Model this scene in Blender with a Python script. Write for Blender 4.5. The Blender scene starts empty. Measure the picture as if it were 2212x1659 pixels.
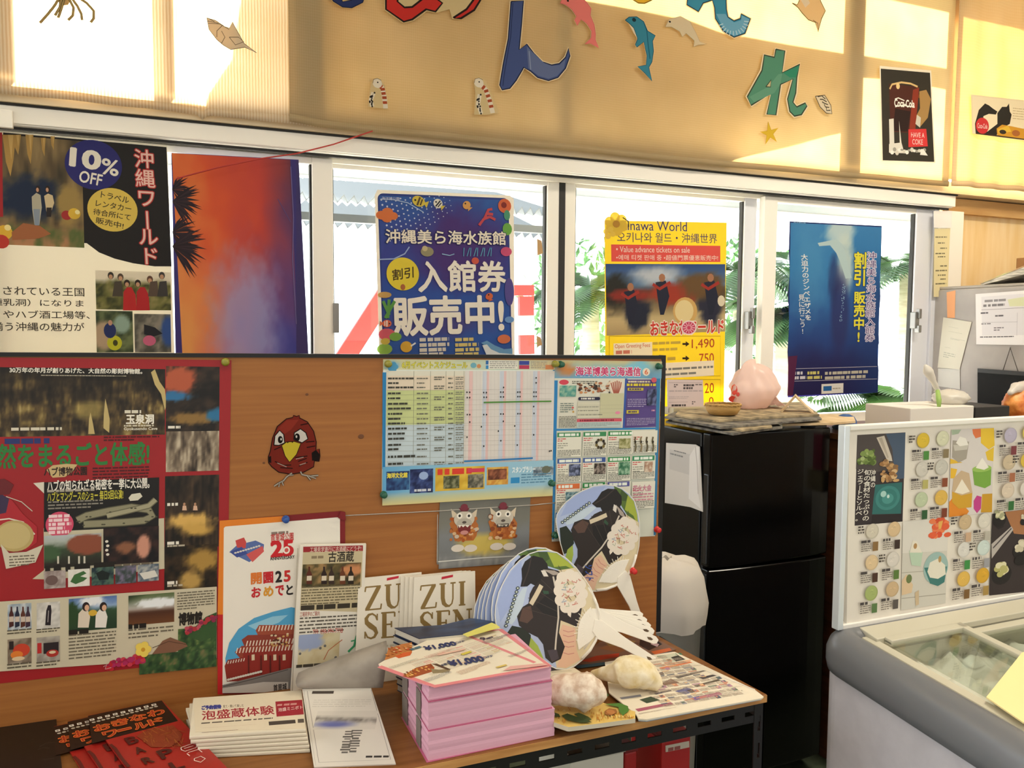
import bpy, math, random
import numpy as np
from math import radians as rd, sin, cos, pi
from mathutils import Vector, Matrix

SC = bpy.context.scene
COL = SC.collection
rng = random.Random(7)

# ---------------------------------------------------------------- camera
FPX = 1750.0                      # focal length in pixels of the 2212 px wide frame
YAW, PITCH, ROLL = rd(22.5), rd(3.92), rd(.38)
EYE = np.array([0., 0., 1.5])
_f = np.array([sin(YAW)*cos(PITCH), cos(YAW)*cos(PITCH), -sin(PITCH)])
_r0 = np.array([cos(YAW), -sin(YAW), 0.])
_u0 = np.cross(_r0, _f)
_r = _r0*cos(ROLL) + _u0*sin(ROLL)
_u = -_r0*sin(ROLL) + _u0*cos(ROLL)
cam_data = bpy.data.cameras.new('camera')
cam = bpy.data.objects.new('camera', cam_data)
COL.objects.link(cam)
cam_data.sensor_width = 36.0
cam_data.lens = FPX/2212*36.0
cam_data.clip_start = .05
cam_data.clip_end = 200
cam.matrix_world = Matrix(((_r[0], _u[0], -_f[0], EYE[0]), (_r[1], _u[1], -_f[1], EYE[1]),
                           (_r[2], _u[2], -_f[2], EYE[2]), (0, 0, 0, 1)))
SC.camera = cam

# ---------------------------------------------------------------- exposure
SC.view_settings.view_transform = 'Standard'
SC.view_settings.look = 'None'
SC.view_settings.gamma = 1.0
SC.view_settings.use_curve_mapping = False
SC.view_settings.exposure = 0.22

# ---------------------------------------------------------------- sky: bright haze over the car park, dimmer towards the shop's own street side
world = bpy.data.worlds.new('sky')
SC.world = world
world.use_nodes = True
wn = world.node_tree.nodes
wl = world.node_tree.links
wn.clear()
w_out = wn.new('ShaderNodeOutputWorld')
w_bg = wn.new('ShaderNodeBackground')
w_tc = wn.new('ShaderNodeTexCoord')
w_sep = wn.new('ShaderNodeSeparateXYZ')
w_map = wn.new('ShaderNodeMapRange')
w_mix = wn.new('ShaderNodeMix')
w_mix.data_type = 'RGBA'
w_map.inputs['From Min'].default_value = -.25
w_map.inputs['From Max'].default_value = .25
w_mix.inputs[6].default_value = (.82, .78, .71, 1)
w_mix.inputs[7].default_value = (3.3, 3.5, 3.7, 1)
w_bg.inputs['Strength'].default_value = 1.0
wl.new(w_tc.outputs['Generated'], w_sep.inputs[0])
wl.new(w_sep.outputs['Y'], w_map.inputs['Value'])
wl.new(w_map.outputs[0], w_mix.inputs[0])
wl.new(w_mix.outputs[2], w_bg.inputs['Color'])
wl.new(w_bg.outputs[0], w_out.inputs[0])

# ---------------------------------------------------------------- sun, standing over the car park and shining in through the curtain
SUN_DIR = np.array([-.55, -.80, -.62]); SUN_DIR = SUN_DIR/np.linalg.norm(SUN_DIR)
sun_d = bpy.data.lights.new('sun', 'SUN')
sun_d.energy = 42.0
sun_d.angle = rd(.6)
sun_d.color = (1, .97, .92)
sun = bpy.data.objects.new('sun', sun_d)
COL.objects.link(sun)
sun.rotation_euler = Vector(SUN_DIR).to_track_quat('-Z', 'Y').to_euler()
sun.location = (4, 8, 6)

def area(name, loc, size, power, col, target):
    d = bpy.data.lights.new(name, 'AREA'); d.shape = 'RECTANGLE'
    d.size, d.size_y = size; d.energy = power; d.color = col
    o = bpy.data.objects.new(name, d); COL.objects.link(o); o.location = loc
    o.rotation_euler = (Vector(target)-Vector(loc)).to_track_quat('-Z', 'Y').to_euler()
    return o
# unseen fill lights added overhead, one over the room, one over the freezer
area('fill_light', (.4, -.4, 3.05), (1.2, .3), 14, (1, .93, .82), (.4, -.4, 0))
area('fill_light_right', (2.7, 1.2, 3.05), (1.2, .3), 40, (1, .90, .74), (2.7, 1.2, 0))

# ---------------------------------------------------------------- picture-plane helpers: a pixel's ray met with a real plane
def ray(x, y):
    return _f*FPX + _r*(x-1106) - _u*(y-829.5)
def onY(x, y, Y):
    d = ray(x, y); return EYE + d*(Y/d[1])
def onX(x, y, X):
    d = ray(x, y); return EYE + d*(X/d[0])
def onZ(x, y, Z):
    d = ray(x, y); return EYE + d*((Z-1.5)/d[2])
def onP(x, y, O, N):
    d = ray(x, y); return EYE + d*(((O-EYE) @ N)/(d @ N))

# ---------------------------------------------------------------- colours and materials
def s2l(c):
    c = np.asarray(c, float)
    return np.where(c <= .04045, c/12.92, ((c+.055)/1.055)**2.4)
def hx(h):
    return np.array([int(h[i:i+2], 16)/255 for i in (0, 2, 4)])
def lin(h):
    return s2l(hx(h))

MATS = {}
def mat(name, col, rough=.5, metal=0., spec=.5, node=None, **kw):
    if name in MATS: return MATS[name]
    m = bpy.data.materials.new(name); m.use_nodes = True
    b = m.node_tree.nodes['Principled BSDF']
    b.inputs['Base Color'].default_value = (*lin(col), 1)
    b.inputs['Roughness'].default_value = rough
    b.inputs['Metallic'].default_value = metal
    b.inputs['Specular IOR Level'].default_value = spec
    for k, v in kw.items():
        b.inputs[k.replace('_', ' ')].default_value = v
    if node: node(m, b)
    MATS[name] = m
    return m

def noise_tint(c1, c2, scale=(1, 1, 1), nscale=8, detail=4, bump=0., lo=.35, hi=.65):
    def f(m, b):
        n, l = m.node_tree.nodes, m.node_tree.links
        tc = n.new('ShaderNodeTexCoord'); mp = n.new('ShaderNodeMapping')
        mp.inputs['Scale'].default_value = scale
        no = n.new('ShaderNodeTexNoise'); no.inputs['Scale'].default_value = nscale; no.inputs['Detail'].default_value = detail
        cr = n.new('ShaderNodeValToRGB')
        cr.color_ramp.elements[0].position = lo; cr.color_ramp.elements[1].position = hi
        cr.color_ramp.elements[0].color = (*lin(c1), 1); cr.color_ramp.elements[1].color = (*lin(c2), 1)
        l.new(tc.outputs['Object'], mp.inputs[0]); l.new(mp.outputs[0], no.inputs['Vector'])
        l.new(no.outputs['Fac'], cr.inputs[0]); l.new(cr.outputs[0], b.inputs['Base Color'])
        if bump:
            bp = n.new('ShaderNodeBump'); bp.inputs['Strength'].default_value = bump; bp.inputs['Distance'].default_value = .01
            l.new(no.outputs['Fac'], bp.inputs['Height']); l.new(bp.outputs[0], b.inputs['Normal'])
    return f

def print_mat(name, rough, spec=.5, trans=0.):
    """ink on paper: the colour comes from the sheet's own print colours"""
    m = bpy.data.materials.new(name); m.use_nodes = True
    n, l = m.node_tree.nodes, m.node_tree.links
    b = n['Principled BSDF']
    a = n.new('ShaderNodeVertexColor'); a.layer_name = 'Col'
    l.new(a.outputs['Color'], b.inputs['Base Color'])
    b.inputs['Roughness'].default_value = rough
    b.inputs['Specular IOR Level'].default_value = spec
    if trans:
        t = n.new('ShaderNodeBsdfTranslucent'); mx = n.new('ShaderNodeMixShader')
        l.new(a.outputs['Color'], t.inputs['Color'])
        mx.inputs[0].default_value = trans
        l.new(b.outputs[0], mx.inputs[1]); l.new(t.outputs[0], mx.inputs[2])
        l.new(mx.outputs[0], n['Material Output'].inputs[0])
    MATS[name] = m
    return m
M_PRINT = print_mat('printed_paper', .55, .3)
M_GLOSS = print_mat('glossy_printed_paper', .3, .35)
M_THIN = print_mat('thin_printed_paper', .5, .3, .26)
M_CUT = print_mat('cut_paper', .6, .2, .4)
M_SHELL = print_mat('plastic_print', .3, .4)

# ---------------------------------------------------------------- objects
def tag(o, label=None, cat=None, group=None, kind=None):
    if label: o['label'] = label
    if cat: o['category'] = cat
    if group: o['group'] = group
    if kind: o['kind'] = kind
    return o
def thing(name, loc, label, cat, group=None, kind=None):
    o = bpy.data.objects.new(name, None); COL.objects.link(o)
    o.location = tuple(loc); o.empty_display_size = .05
    return tag(o, label, cat, group, kind)

class MB:
    def __init__(self): self.v, self.f, self.c = [], [], None
    def add(self, vs, fs):
        k = len(self.v); self.v += [tuple(map(float, p)) for p in vs]; self.f += [tuple(i+k for i in q) for q in fs]; return self
    def box(self, lo, hi):
        x0, y0, z0 = lo; x1, y1, z1 = hi
        return self.add([(x0,y0,z0),(x1,y0,z0),(x1,y1,z0),(x0,y1,z0),(x0,y0,z1),(x1,y0,z1),(x1,y1,z1),(x0,y1,z1)],
                        [(3,2,1,0),(4,5,6,7),(0,1,5,4),(1,2,6,5),(2,3,7,6),(3,0,4,7)])
    def hexa(self, a, b):
        """a and b: four corners each (bottom and top face, same order)"""
        n = len(a)
        fs = [tuple(reversed(range(n))), tuple(range(n, 2*n))] + [(i, (i+1) % n, n+(i+1) % n, n+i) for i in range(n)]
        return self.add(list(a)+list(b), fs)
    def prism(self, pts, vec):
        pts = [np.array(p, float) for p in pts]; v = np.array(vec, float)
        return self.hexa(pts, [p+v for p in pts])
    def tube(self, pts, r, n=8, cap=True):
        pts = [np.array(p, float) for p in pts]; R = r if hasattr(r, '__len__') else [r]*len(pts)
        rings = []; prev = None
        for i, p in enumerate(pts):
            t = pts[min(i+1, len(pts)-1)] - pts[max(i-1, 0)]; t = t/(np.linalg.norm(t)+1e-12)
            a = prev if prev is not None else (np.array([0, 0, 1.]) if abs(t[2]) < .9 else np.array([1., 0, 0]))
            a = a - t*(a @ t); a = a/np.linalg.norm(a); prev = a; b = np.cross(t, a)
            rings.append([p + R[i]*(cos(2*pi*k/n)*a + sin(2*pi*k/n)*b) for k in range(n)])
        fs = [(i*n+k, i*n+(k+1) % n, (i+1)*n+(k+1) % n, (i+1)*n+k) for i in range(len(pts)-1) for k in range(n)]
        if cap: fs += [tuple(reversed(range(n))), tuple((len(pts)-1)*n+k for k in range(n))]
        return self.add([q for g in rings for q in g], fs)
    def lathe(self, prof, c, n=20, ax=None):
        """prof: (radius, height) pairs about the vertical through c, or about the axis frame ax=(A,B,T)"""
        A, B, T = ax or (np.array([1., 0, 0]), np.array([0, 1., 0]), np.array([0, 0, 1.])); c = np.array(c, float)
        vs = [c + r*(cos(2*pi*k/n)*A + sin(2*pi*k/n)*B) + h*T for r, h in prof for k in range(n)]
        fs = [(i*n+k, i*n+(k+1) % n, (i+1)*n+(k+1) % n, (i+1)*n+k) for i in range(len(prof)-1) for k in range(n)]
        fs += [tuple(reversed(range(n))), tuple((len(prof)-1)*n+k for k in range(n))]
        return self.add(vs, fs)
    def grid(self, P, thick=None):
        """P: rows of points; thick: an offset vector giving the sheet a back"""
        P = np.array(P, float); n, m = P.shape[:2]
        q = [(i*m+j, i*m+j+1, (i+1)*m+j+1, (i+1)*m+j) for i in range(n-1) for j in range(m-1)]
        if thick is None: return self.add(P.reshape(-1, 3), q)
        Q = P + np.array(thick, float); k = n*m
        rim = [i for i in range(m)] + [i*m+m-1 for i in range(1, n)] + [(n-1)*m+j for j in range(m-2, -1, -1)] + [i*m for i in range(n-2, 0, -1)]
        fs = q + [tuple(k+i for i in reversed(f)) for f in q] + [(rim[i-1], rim[i], k+rim[i], k+rim[i-1])[::-1] for i in range(len(rim))]
        return self.add(np.vstack([P.reshape(-1, 3), Q.reshape(-1, 3)]), fs)
    def ball(self, c, r, n=12, m=8, sq=(1, 1, 1), fn=None):
        vs = []
        for i in range(m+1):
            for k in range(n):
                d = np.array([sin(pi*i/m)*cos(2*pi*k/n), sin(pi*i/m)*sin(2*pi*k/n), cos(pi*i/m)])
                s = fn(d) if fn else 1
                vs.append(np.array(c) + r*s*d*np.array(sq))
        fs = [(i*n+k, (i+1)*n+k, (i+1)*n+(k+1) % n, i*n+(k+1) % n) for i in range(m) for k in range(n)]
        return self.add(vs, fs)

def build(name, mb, m, parent=None, smooth=False, bevel=0., label=None, cat=None, group=None, kind=None, seg=2, fix=True):
    V = np.array(mb.v, float)
    if parent is not None: org = np.array(parent.get('_org') or parent.matrix_basis.translation)
    else: org = np.array([(V[:, 0].min()+V[:, 0].max())/2, (V[:, 1].min()+V[:, 1].max())/2, V[:, 2].min()])
    me = bpy.data.meshes.new(name)
    me.from_pydata([tuple(p) for p in V-org], [], mb.f)
    if fix:
        import bmesh
        bm = bmesh.new(); bm.from_mesh(me)
        bmesh.ops.remove_doubles(bm, verts=bm.verts, dist=1e-6)
        bmesh.ops.recalc_face_normals(bm, faces=bm.faces); bm.to_mesh(me); bm.free()
    me.materials.append(m)
    if smooth: me.polygons.foreach_set('use_smooth', [True]*len(me.polygons))
    o = bpy.data.objects.new(name, me); COL.objects.link(o)
    if parent is not None:
        o.parent = parent
        if parent.type == 'MESH': o.location = (0, 0, 0)
    else: o.location = tuple(org)
    o['_org'] = [float(x) for x in org]
    if bevel:
        b = o.modifiers.new('bevel', 'BEVEL'); b.width = bevel; b.segments = seg; b.limit_method = 'ANGLE'; b.angle_limit = rd(40)
    return tag(o, label, cat, group, kind)

def copy_tree(o, parent=None):
    c = o.copy(); COL.objects.link(c)
    if parent is not None: c.parent = parent
    for ch in list(o.children): copy_tree(ch, c)
    return c

# ---------------------------------------------------------------- noise for printed photographs
_NC = {}
def vnoise(u, v, su, sv, seed=0):
    su, sv = max(1, int(su)), max(1, int(sv)); key = (su, sv, seed)
    if key not in _NC: _NC[key] = np.random.RandomState(seed*131+su*7+sv).rand(sv+2, su+2)
    L = _NC[key]; x = np.clip(u, 0, 1)*su; y = np.clip(v, 0, 1)*sv
    i = np.floor(x).astype(int); j = np.floor(y).astype(int); a = x-i; b = y-j
    a = a*a*(3-2*a); b = b*b*(3-2*b)
    return (L[j, i]*(1-a)+L[j, i+1]*a)*(1-b) + (L[j+1, i]*(1-a)+L[j+1, i+1]*a)*b
def fbm(u, v, su, sv, seed=0, o=3):
    t, w, s = 0, 1., 0
    for k in range(o):
        t = t + w*vnoise(u, v, su*2**k, sv*2**k, seed+k); s += w; w *= .55
    return t/s
def ramp(t, *st):
    """st: position, hex, position, hex ..."""
    xs = st[0::2]; cs = np.array([hx(h) for h in st[1::2]])
    return np.stack([np.interp(t, xs, cs[:, i]) for i in range(3)], -1)
def mixc(a, b, m):
    m = np.clip(m, 0, 1)[..., None]
    b = hx(b) if isinstance(b, str) else b
    a = hx(a) if isinstance(a, str) else a
    return a*(1-m) + b*m
def blob(u, v, cx, cy, rx, ry, soft=.35, seed=None):
    d = np.sqrt(((u-cx)/rx)**2 + ((v-cy)/ry)**2)
    if seed is not None: d = d + (fbm(u, v, 14, 14, seed)-.5)*.7
    return np.clip((1-d)/soft+.5, 0, 1)

# ---------------------------------------------------------------- lettering
_TC = {}
def glyphs(s, bold=0.):
    key = s
    if key in _TC: return _TC[key]
    c = bpy.data.curves.new('lettering', 'FONT'); c.body = s; c.resolution_u = 3
    o = bpy.data.objects.new('lettering', c); COL.objects.link(o)
    dg = bpy.context.evaluated_depsgraph_get(); e = o.evaluated_get(dg); me = e.to_mesh()
    V = np.empty(len(me.vertices)*3); me.vertices.foreach_get('co', V); V = V.reshape(-1, 3)[:, :2].copy()
    Fc = [tuple(p.vertices) for p in me.polygons]
    e.to_mesh_clear(); bpy.data.objects.remove(o); bpy.data.curves.remove(c)
    _TC[key] = (V, Fc); return _TC[key]
def strokes(s, bold=0.):
    """the lettering, fattened by setting it several times around a small ring (vertices, faces, layer of each vertex)"""
    V, Fc = glyphs(s)
    if bold < .004 or not len(V): return V, Fc, np.zeros(len(V))
    n = 4 if bold < .03 else 8 if bold < .06 else 12
    D = [np.array([cos(2*pi*i/n+.4), sin(2*pi*i/n+.4)])*bold for i in range(n)] + [np.zeros(2)]
    VV = np.vstack([V+d for d in D]); FF = [tuple(i+k*len(V) for i in f) for k in range(len(D)) for f in Fc]
    return VV, FF, np.repeat(np.arange(len(D)), len(V)).astype(float)

CROPS = dict(A=(0, 0, 2.989), B=(740, 0, 2.989), C=(1472, 0, 2.989), D=(0, 540, 2.989), E=(740, 540, 2.989), F=(1472, 540, 2.989),
             G=(0, 1104, 2.989), H=(740, 1104, 2.989), I=(1472, 1104, 2.989), J=(1820, 900, 3.5306), K=(1020, 1030, 3.95),
             L=(800, 1320, 4.893), M=(1180, 1360, 4.424), N=(1180, 770, 5.026), O=(0, 1440, 5.027), P=(400, 1380, 4.608),
             Q=(1420, 780, 4.880), R=(1940, 460, 3.529), X=(0, 0, 1.))
def px(k, x, y):
    a, b, s = CROPS[k]; return a+x/s, b+y/s

class Sheet:
    """a printed sheet: paper with its printing, one mesh. Positions are read off the photograph and met with the sheet's own plane."""
    def __init__(self, O, U, N, k='X', step=2e-5):
        self.O = np.array(O, float); self.N = np.array(N, float)/np.linalg.norm(N)
        U = np.array(U, float); U = U - self.N*(U @ self.N); self.U = U/np.linalg.norm(U)
        self.V = np.cross(self.N, self.U); self.k = k; self.h = 0.; self.step = step
        self.v, self.f, self.c, self.warp = [], [], [], None
    def uv(self, x, y):
        p = onP(*px(self.k, x, y), self.O, self.N) - self.O
        return np.array([p @ self.U, p @ self.V])
    def _add(self, V, Fs, C, h):
        k = len(self.v); V = np.asarray(V, float)
        self.v += [(p[0], p[1], h if len(p) < 3 else p[2]) for p in V]
        self.f += [tuple(i+k for i in q) for q in Fs]
        C = np.asarray(C, float)
        self.c += list(np.broadcast_to(C, (len(V), 3)))
    def _addl(self, P, Fs, col, ly):
        h = self.up(); self._add(np.column_stack([P, h+ly*8e-7]), Fs, lin(col), h)
    def up(self):
        self.h += self.step; return self.h
    def base(self, pts, col, thick=.0004, back=None, uvs=None):
        P = [np.array(q) for q in uvs] if uvs is not None else [self.uv(*q) for q in pts]
        a = sum(P[i-1][0]*P[i][1]-P[i][0]*P[i-1][1] for i in range(len(P)))
        if a < 0: P = P[::-1]
        n = len(P); c = lin(col)
        self._add(P, [tuple(range(n))], c, 0.)
        bc = lin(back) if back else c
        self._add([(p[0], p[1], -thick) for p in P], [tuple(reversed(range(n)))], bc, 0)
        self._add([(p[0], p[1], 0.) for p in P]+[(p[0], p[1], -thick) for p in P], [(n+i, n+(i+1) % n, (i+1) % n, i) for i in range(n)], bc, 0)
        return self
    def polyuv(self, P, col):
        P = [np.array(p) for p in P]
        a = sum(P[i-1][0]*P[i][1]-P[i][0]*P[i-1][1] for i in range(len(P)))
        if a < 0: P = P[::-1]
        self._add(P, [tuple(range(len(P)))], lin(col), self.up()); return self
    def poly(self, pts, col): return self.polyuv([self.uv(*p) for p in pts], col)
    def rect(self, x0, y0, x1, y1, col):
        a, b = self.uv(x0, y0), self.uv(x1, y1)
        return self.polyuv([(a[0], b[1]), (b[0], b[1]), (b[0], a[1]), (a[0], a[1])], col)
    def ell(self, cx, cy, rx, ry, col, n=28, rot=0):
        c = self.uv(cx, cy); a = self.uv(cx+rx, cy)-c; b = self.uv(cx, cy+ry)-c
        ra, rb = np.linalg.norm(a), np.linalg.norm(b); r = rd(rot)
        return self.polyuv([(c[0]+ra*cos(t)*cos(r)-rb*sin(t)*sin(r), c[1]+ra*cos(t)*sin(r)+rb*sin(t)*cos(r)) for t in [2*pi*i/n for i in range(n)]], col)
    def line(self, pts, w, col, closed=False):
        """a drawn line, w in picture pixels of the current crop"""
        P = [self.uv(*p) for p in pts]
        q = self.uv(pts[0][0]+10, pts[0][1]); ww = np.linalg.norm(q-P[0])/10*w/2
        if closed: P = P+[P[0]]
        L, Rr = [], []
        for i, p in enumerate(P):
            t = P[min(i+1, len(P)-1)]-P[max(i-1, 0)]; t = t/(np.linalg.norm(t)+1e-12); n = np.array([-t[1], t[0]])*ww
            L.append(p+n); Rr.append(p-n)
        n = len(P)
        self._add(Rr+L, [(i, i+1, n+i+1, n+i) for i in range(n-1)], lin(col), self.up()); return self
    def photo(self, x0, y0, x1, y1, fn, n=20):
        a, b = self.uv(x0, y0), self.uv(x1, y1)
        m = max(4, int(n*abs(b[1]-a[1])/max(1e-6, abs(b[0]-a[0]))))
        m = min(m, 90)
        u, v = np.meshgrid(np.linspace(0, 1, n+1), np.linspace(0, 1, m+1))
        C = s2l(np.clip(fn(u, v), 0, 1)).reshape(-1, 3)
        P = np.stack([a[0]+(b[0]-a[0])*u, a[1]+(b[1]-a[1])*v], -1).reshape(-1, 2)
        w = n+1
        self._add(P, [((j+1)*w+i, (j+1)*w+i+1, j*w+i+1, j*w+i) for j in range(m) for i in range(n)], C, self.up()); return self
    def text(self, s, x0, y0, x1, y1, col, bold=0., slant=0.):
        V0, _ = glyphs(s); V, Fs, ly = strokes(s, bold)
        lo, hi = V0.min(0), V0.max(0)
        T = (V-lo)/np.maximum(hi-lo, 1e-6)
        a, b = self.uv(x0, y0), self.uv(x1, y1)
        P = np.stack([a[0]+(b[0]-a[0])*(T[:, 0]+slant*T[:, 1]), b[1]+(a[1]-b[1])*T[:, 1]], -1)
        self._addl(P, Fs, col, ly); return self
    def text3(self, s, tl, tr, bl, col, bold=0.):
        """lettering set in the parallelogram of three corners"""
        V0, _ = glyphs(s); V, Fs, ly = strokes(s, bold); lo, hi = V0.min(0), V0.max(0)
        T = (V-lo)/np.maximum(hi-lo, 1e-6)
        a, b, c = self.uv(*tl), self.uv(*tr), self.uv(*bl)
        P = a + np.outer(T[:, 0], b-a) + np.outer(1-T[:, 1], c-a)
        self._addl(P, Fs, col, ly); return self
    def vtext(self, s, x0, y0, x1, y1, col, bold=0., dx=0.):
        """vertical lettering; dx shifts the foot of the column sideways"""
        n = len(s); a, b = self.uv(x0, y0), self.uv(x1, y1); sh = (self.uv(x0+dx, y1)-self.uv(x0, y1))[0] if dx else 0
        h = self.up()
        for i, ch in enumerate(s):
            V, Fs, ly = strokes('|' if ch == 'ー' else ch, bold)
            if not len(V): continue
            w = 1.0 if ord(ch) > 255 and ch != 'ー' else (.28 if ch != '!' else .3)
            T = np.stack([V[:, 0]/w if w == 1. else .5+(V[:, 0]-w/2), (V[:, 1]+.12)], -1)
            yt = a[1]+(b[1]-a[1])*i/n; yb = a[1]+(b[1]-a[1])*(i+1)/n
            P = np.stack([a[0]+(b[0]-a[0])*T[:, 0]+sh*(i+1-T[:, 1])/n, yb+(yt-yb)*T[:, 1]], -1)
            self._add(np.column_stack([P, h+ly*8e-7]), Fs, lin(col), h)
        return self
    def greek(self, x0, y0, x1, y1, rows, col, fill=.5, seed=1, end=.8):
        """lines of print too small to read: short dashes"""
        r = random.Random(seed); a, b = self.uv(x0, y0), self.uv(x1, y1); h = self.up()
        for i in range(rows):
            yt = a[1]+(b[1]-a[1])*(i+.5-fill/2)/rows; yb = a[1]+(b[1]-a[1])*(i+.5+fill/2)/rows
            x = 0.; lim = 1. if i < rows-1 else r.uniform(end-.3, end+.2)
            asp = abs((b[1]-a[1])/rows/(b[0]-a[0]+1e-9))
            while x < lim:
                w = asp*r.uniform(.5, 2.2); g = asp*r.uniform(.12, .45); w = min(w, max(lim-x, 0))
                xa = a[0]+(b[0]-a[0])*x; xb = a[0]+(b[0]-a[0])*min(x+w, 1)
                self._add([(xa, yb), (xb, yb), (xb, yt), (xa, yt)], [(0, 1, 2, 3)], lin(col), h)
                x += w+g
        return self
    def vgreek(self, x0, y0, x1, y1, n, col, seed=1):
        r = random.Random(seed); a, b = self.uv(x0, y0), self.uv(x1, y1); h = self.up()
        for i in range(n):
            t = (i+.1)/n; e = t+.7/n*r.uniform(.6, 1.1); q = r.uniform(0, .25)
            self._add([(a[0]+(b[0]-a[0])*q, a[1]+(b[1]-a[1])*e), (a[0]+(b[0]-a[0])*(1-q), a[1]+(b[1]-a[1])*e), (a[0]+(b[0]-a[0])*(1-q), a[1]+(b[1]-a[1])*t), (a[0]+(b[0]-a[0])*q, a[1]+(b[1]-a[1])*t)], [(0, 1, 2, 3)], lin(col), h)
        return self
    def world(self, V):
        V = np.asarray(V, float)
        if self.warp is not None: return self.warp(V)
        return self.O + np.outer(V[:, 0], self.U) + np.outer(V[:, 1], self.V) + np.outer(V[:, 2], self.N)
    def done(self, name, m, label=None, cat=None, parent=None, group=None, kind=None):
        W = self.world(self.v)
        org = np.array(parent.get('_org') or parent.matrix_basis.translation) if parent is not None else \
            np.array([(W[:, 0].min()+W[:, 0].max())/2, (W[:, 1].min()+W[:, 1].max())/2, W[:, 2].min()])
        me = bpy.data.meshes.new(name)
        me.from_pydata([tuple(p) for p in (W-org)], [], self.f)
        at = me.attributes.new('Col', 'FLOAT_COLOR', 'POINT')
        C = np.ones((len(self.v), 4)); C[:, :3] = np.array(self.c)
        at.data.foreach_set('color', C.ravel())
        me.materials.append(m)
        o = bpy.data.objects.new(name, me); COL.objects.link(o)
        if parent is not None: o.parent = parent
        else: o.location = tuple(org)
        o['_org'] = [float(x) for x in org]
        return tag(o, label, cat, group, kind)

def blocks(S, x0, y0, x1, y1, rows, cols, seed, inks, pics, dens=.5, inside=None):
    """a dense page of small print: columns of text lines, headings and little pictures"""
    r = random.Random(seed); a, b = S.uv(x0, y0), S.uv(x1, y1); W, H = (b[0]-a[0])/cols, (b[1]-a[1])/rows; h = S.up(); h2 = S.up()
    def q(u0, v0, u1, v1, c, hh):
        P = [(u0, v0), (u1, v0), (u1, v1), (u0, v1)]; ar = sum(P[i-1][0]*P[i][1]-P[i][0]*P[i-1][1] for i in range(4)); S._add(P if ar > 0 else P[::-1], [(0, 1, 2, 3)], lin(c), hh)
    Q = [S.uv(*p) for p in inside] if inside else None
    def within(u, v):
        c = False
        for m in range(len(Q)):
            (x2, y2), (x3, y3) = Q[m-1], Q[m]
            if (y2 > v) != (y3 > v) and u < (x3-x2)*(v-y2)/(y3-y2)+x2: c = not c
        return c
    for i in range(rows):
        for j in range(cols):
            u, v = a[0]+W*j, a[1]+H*i; k = r.random()
            if Q and not all(within(u+W*p, v+H*w) for p in (0, 1) for w in (0, 1)): continue
            if r.random() < .45: q(u+W*.04, v+H*.06, u+W*r.uniform(.5, .95), v+H*.24, r.choice(pics), h)
            if k < .4: q(u+W*.56, v+H*.32, u+W*.95, v+H*.92, r.choice(pics), h); q(u+W*.62, v+H*.4, u+W*r.uniform(.75, .9), v+H*.7, r.choice(pics), h2)
            for m in range(5):
                t = .34+.12*m; x = .05; lim = .52 if k < .4 else .95
                while x < lim: w = r.uniform(.03, .1); q(u+W*x, v+H*t, u+W*min(x+w, lim), v+H*(t+.12*dens), r.choice(inks), h); x += w+.02

def wall_sheet(Y, k='X', tl=None, tr=None, **kw):
    """a sheet hanging upright at depth Y, its top edge along the picture points tl-tr"""
    N = np.array([0, -1., 0])
    a = onY(*px(k, *tl), Y); b = onY(*px(k, *tr), Y)
    return Sheet(a, b-a, N, k, **kw)
# ================================================================ the room shell
YW = 2.80                                        # the window line
m_floor = mat('floor_vinyl', '4f5a48', .45, node=noise_tint('465040', '59644f', nscale=30))
m_wall = mat('wall_paint', 'd9d2c4', .7, node=noise_tint('d4ccbd', 'ddd7ca', nscale=3))
m_ply = mat('plywood_wall', 'f0cf96', .55, node=noise_tint('ecc888', 'f6dcae', (6, 6, .6), 3, 4))
m_ceil = mat('ceiling_board', 'e6dfd0', .8)
m_alu = mat('white_aluminium', 'f2ede2', .35, 0, .5)
m_aluB = mat('grey_aluminium', 'dfe1e8', .35, .1)
m_gasket = mat('window_gasket', '2b2a28', .7)
m_latch = mat('latch_metal', '8b8a86', .35, .7)
m_kerb = mat('outdoor_concrete', 'cfccc4', .9, node=noise_tint('c4c1b8', 'dad7d0', nscale=4))

def struct(name, mb, m, **kw): return build(name, mb, m, kind='structure', **kw)
zh0 = onY(740, 297, 2.72)[2]                     # under the curtain
zh1 = onY(740, 330, 2.72)[2]
zg = onY(740, 363, YW)[2]                        # top edge of the glass
zs = 1.085                                       # window sill
XR = onY(2022, 550, YW)[0]                       # right end of the windows
struct('floor', MB().box((-2.6, -2.6, -.06), (4.9, 2.95, 0)), m_floor)
struct('ceiling', MB().box((-2.6, -.9, 3.12), (4.9, 2.95, 3.18)), m_ceil)
struct('wall_back', MB().box((-2.6, YW+.0, 0), (4.9, YW+.15, zs-.03)), m_wall)
struct('wall_back_right', MB().box((XR+.10, YW+.0, zs-.03), (4.9, YW+.15, zh0+.02)), m_ply)
struct('wall_right', MB().box((4.9, -.9, 0), (5.0, 2.95, 3.18)), m_wall)
struct('baseboard_back', MB().box((-2.6, YW-.012, 0), (4.88, YW, .08)), mat('baseboard', '6d5f50', .6))
struct('trim_1', MB().box((-2.4, YW-.06, zs-.03), (XR+.08, YW+.10, zs)), m_alu, bevel=.004)       # sill
b = MB()                                          # head of the windows: front fascia, groove, deeper track
b.box((-2.4, 2.715, zh1), (XR+.01, 2.75, zh0)); b.box((-2.4, 2.722, zh1-.004), (XR, 2.79, zh1+.004))
b.box((-2.4, 2.79, zg+.012), (XR, 2.86, zh0))
struct('trim_2', b, m_alu, bevel=.002)
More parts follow.
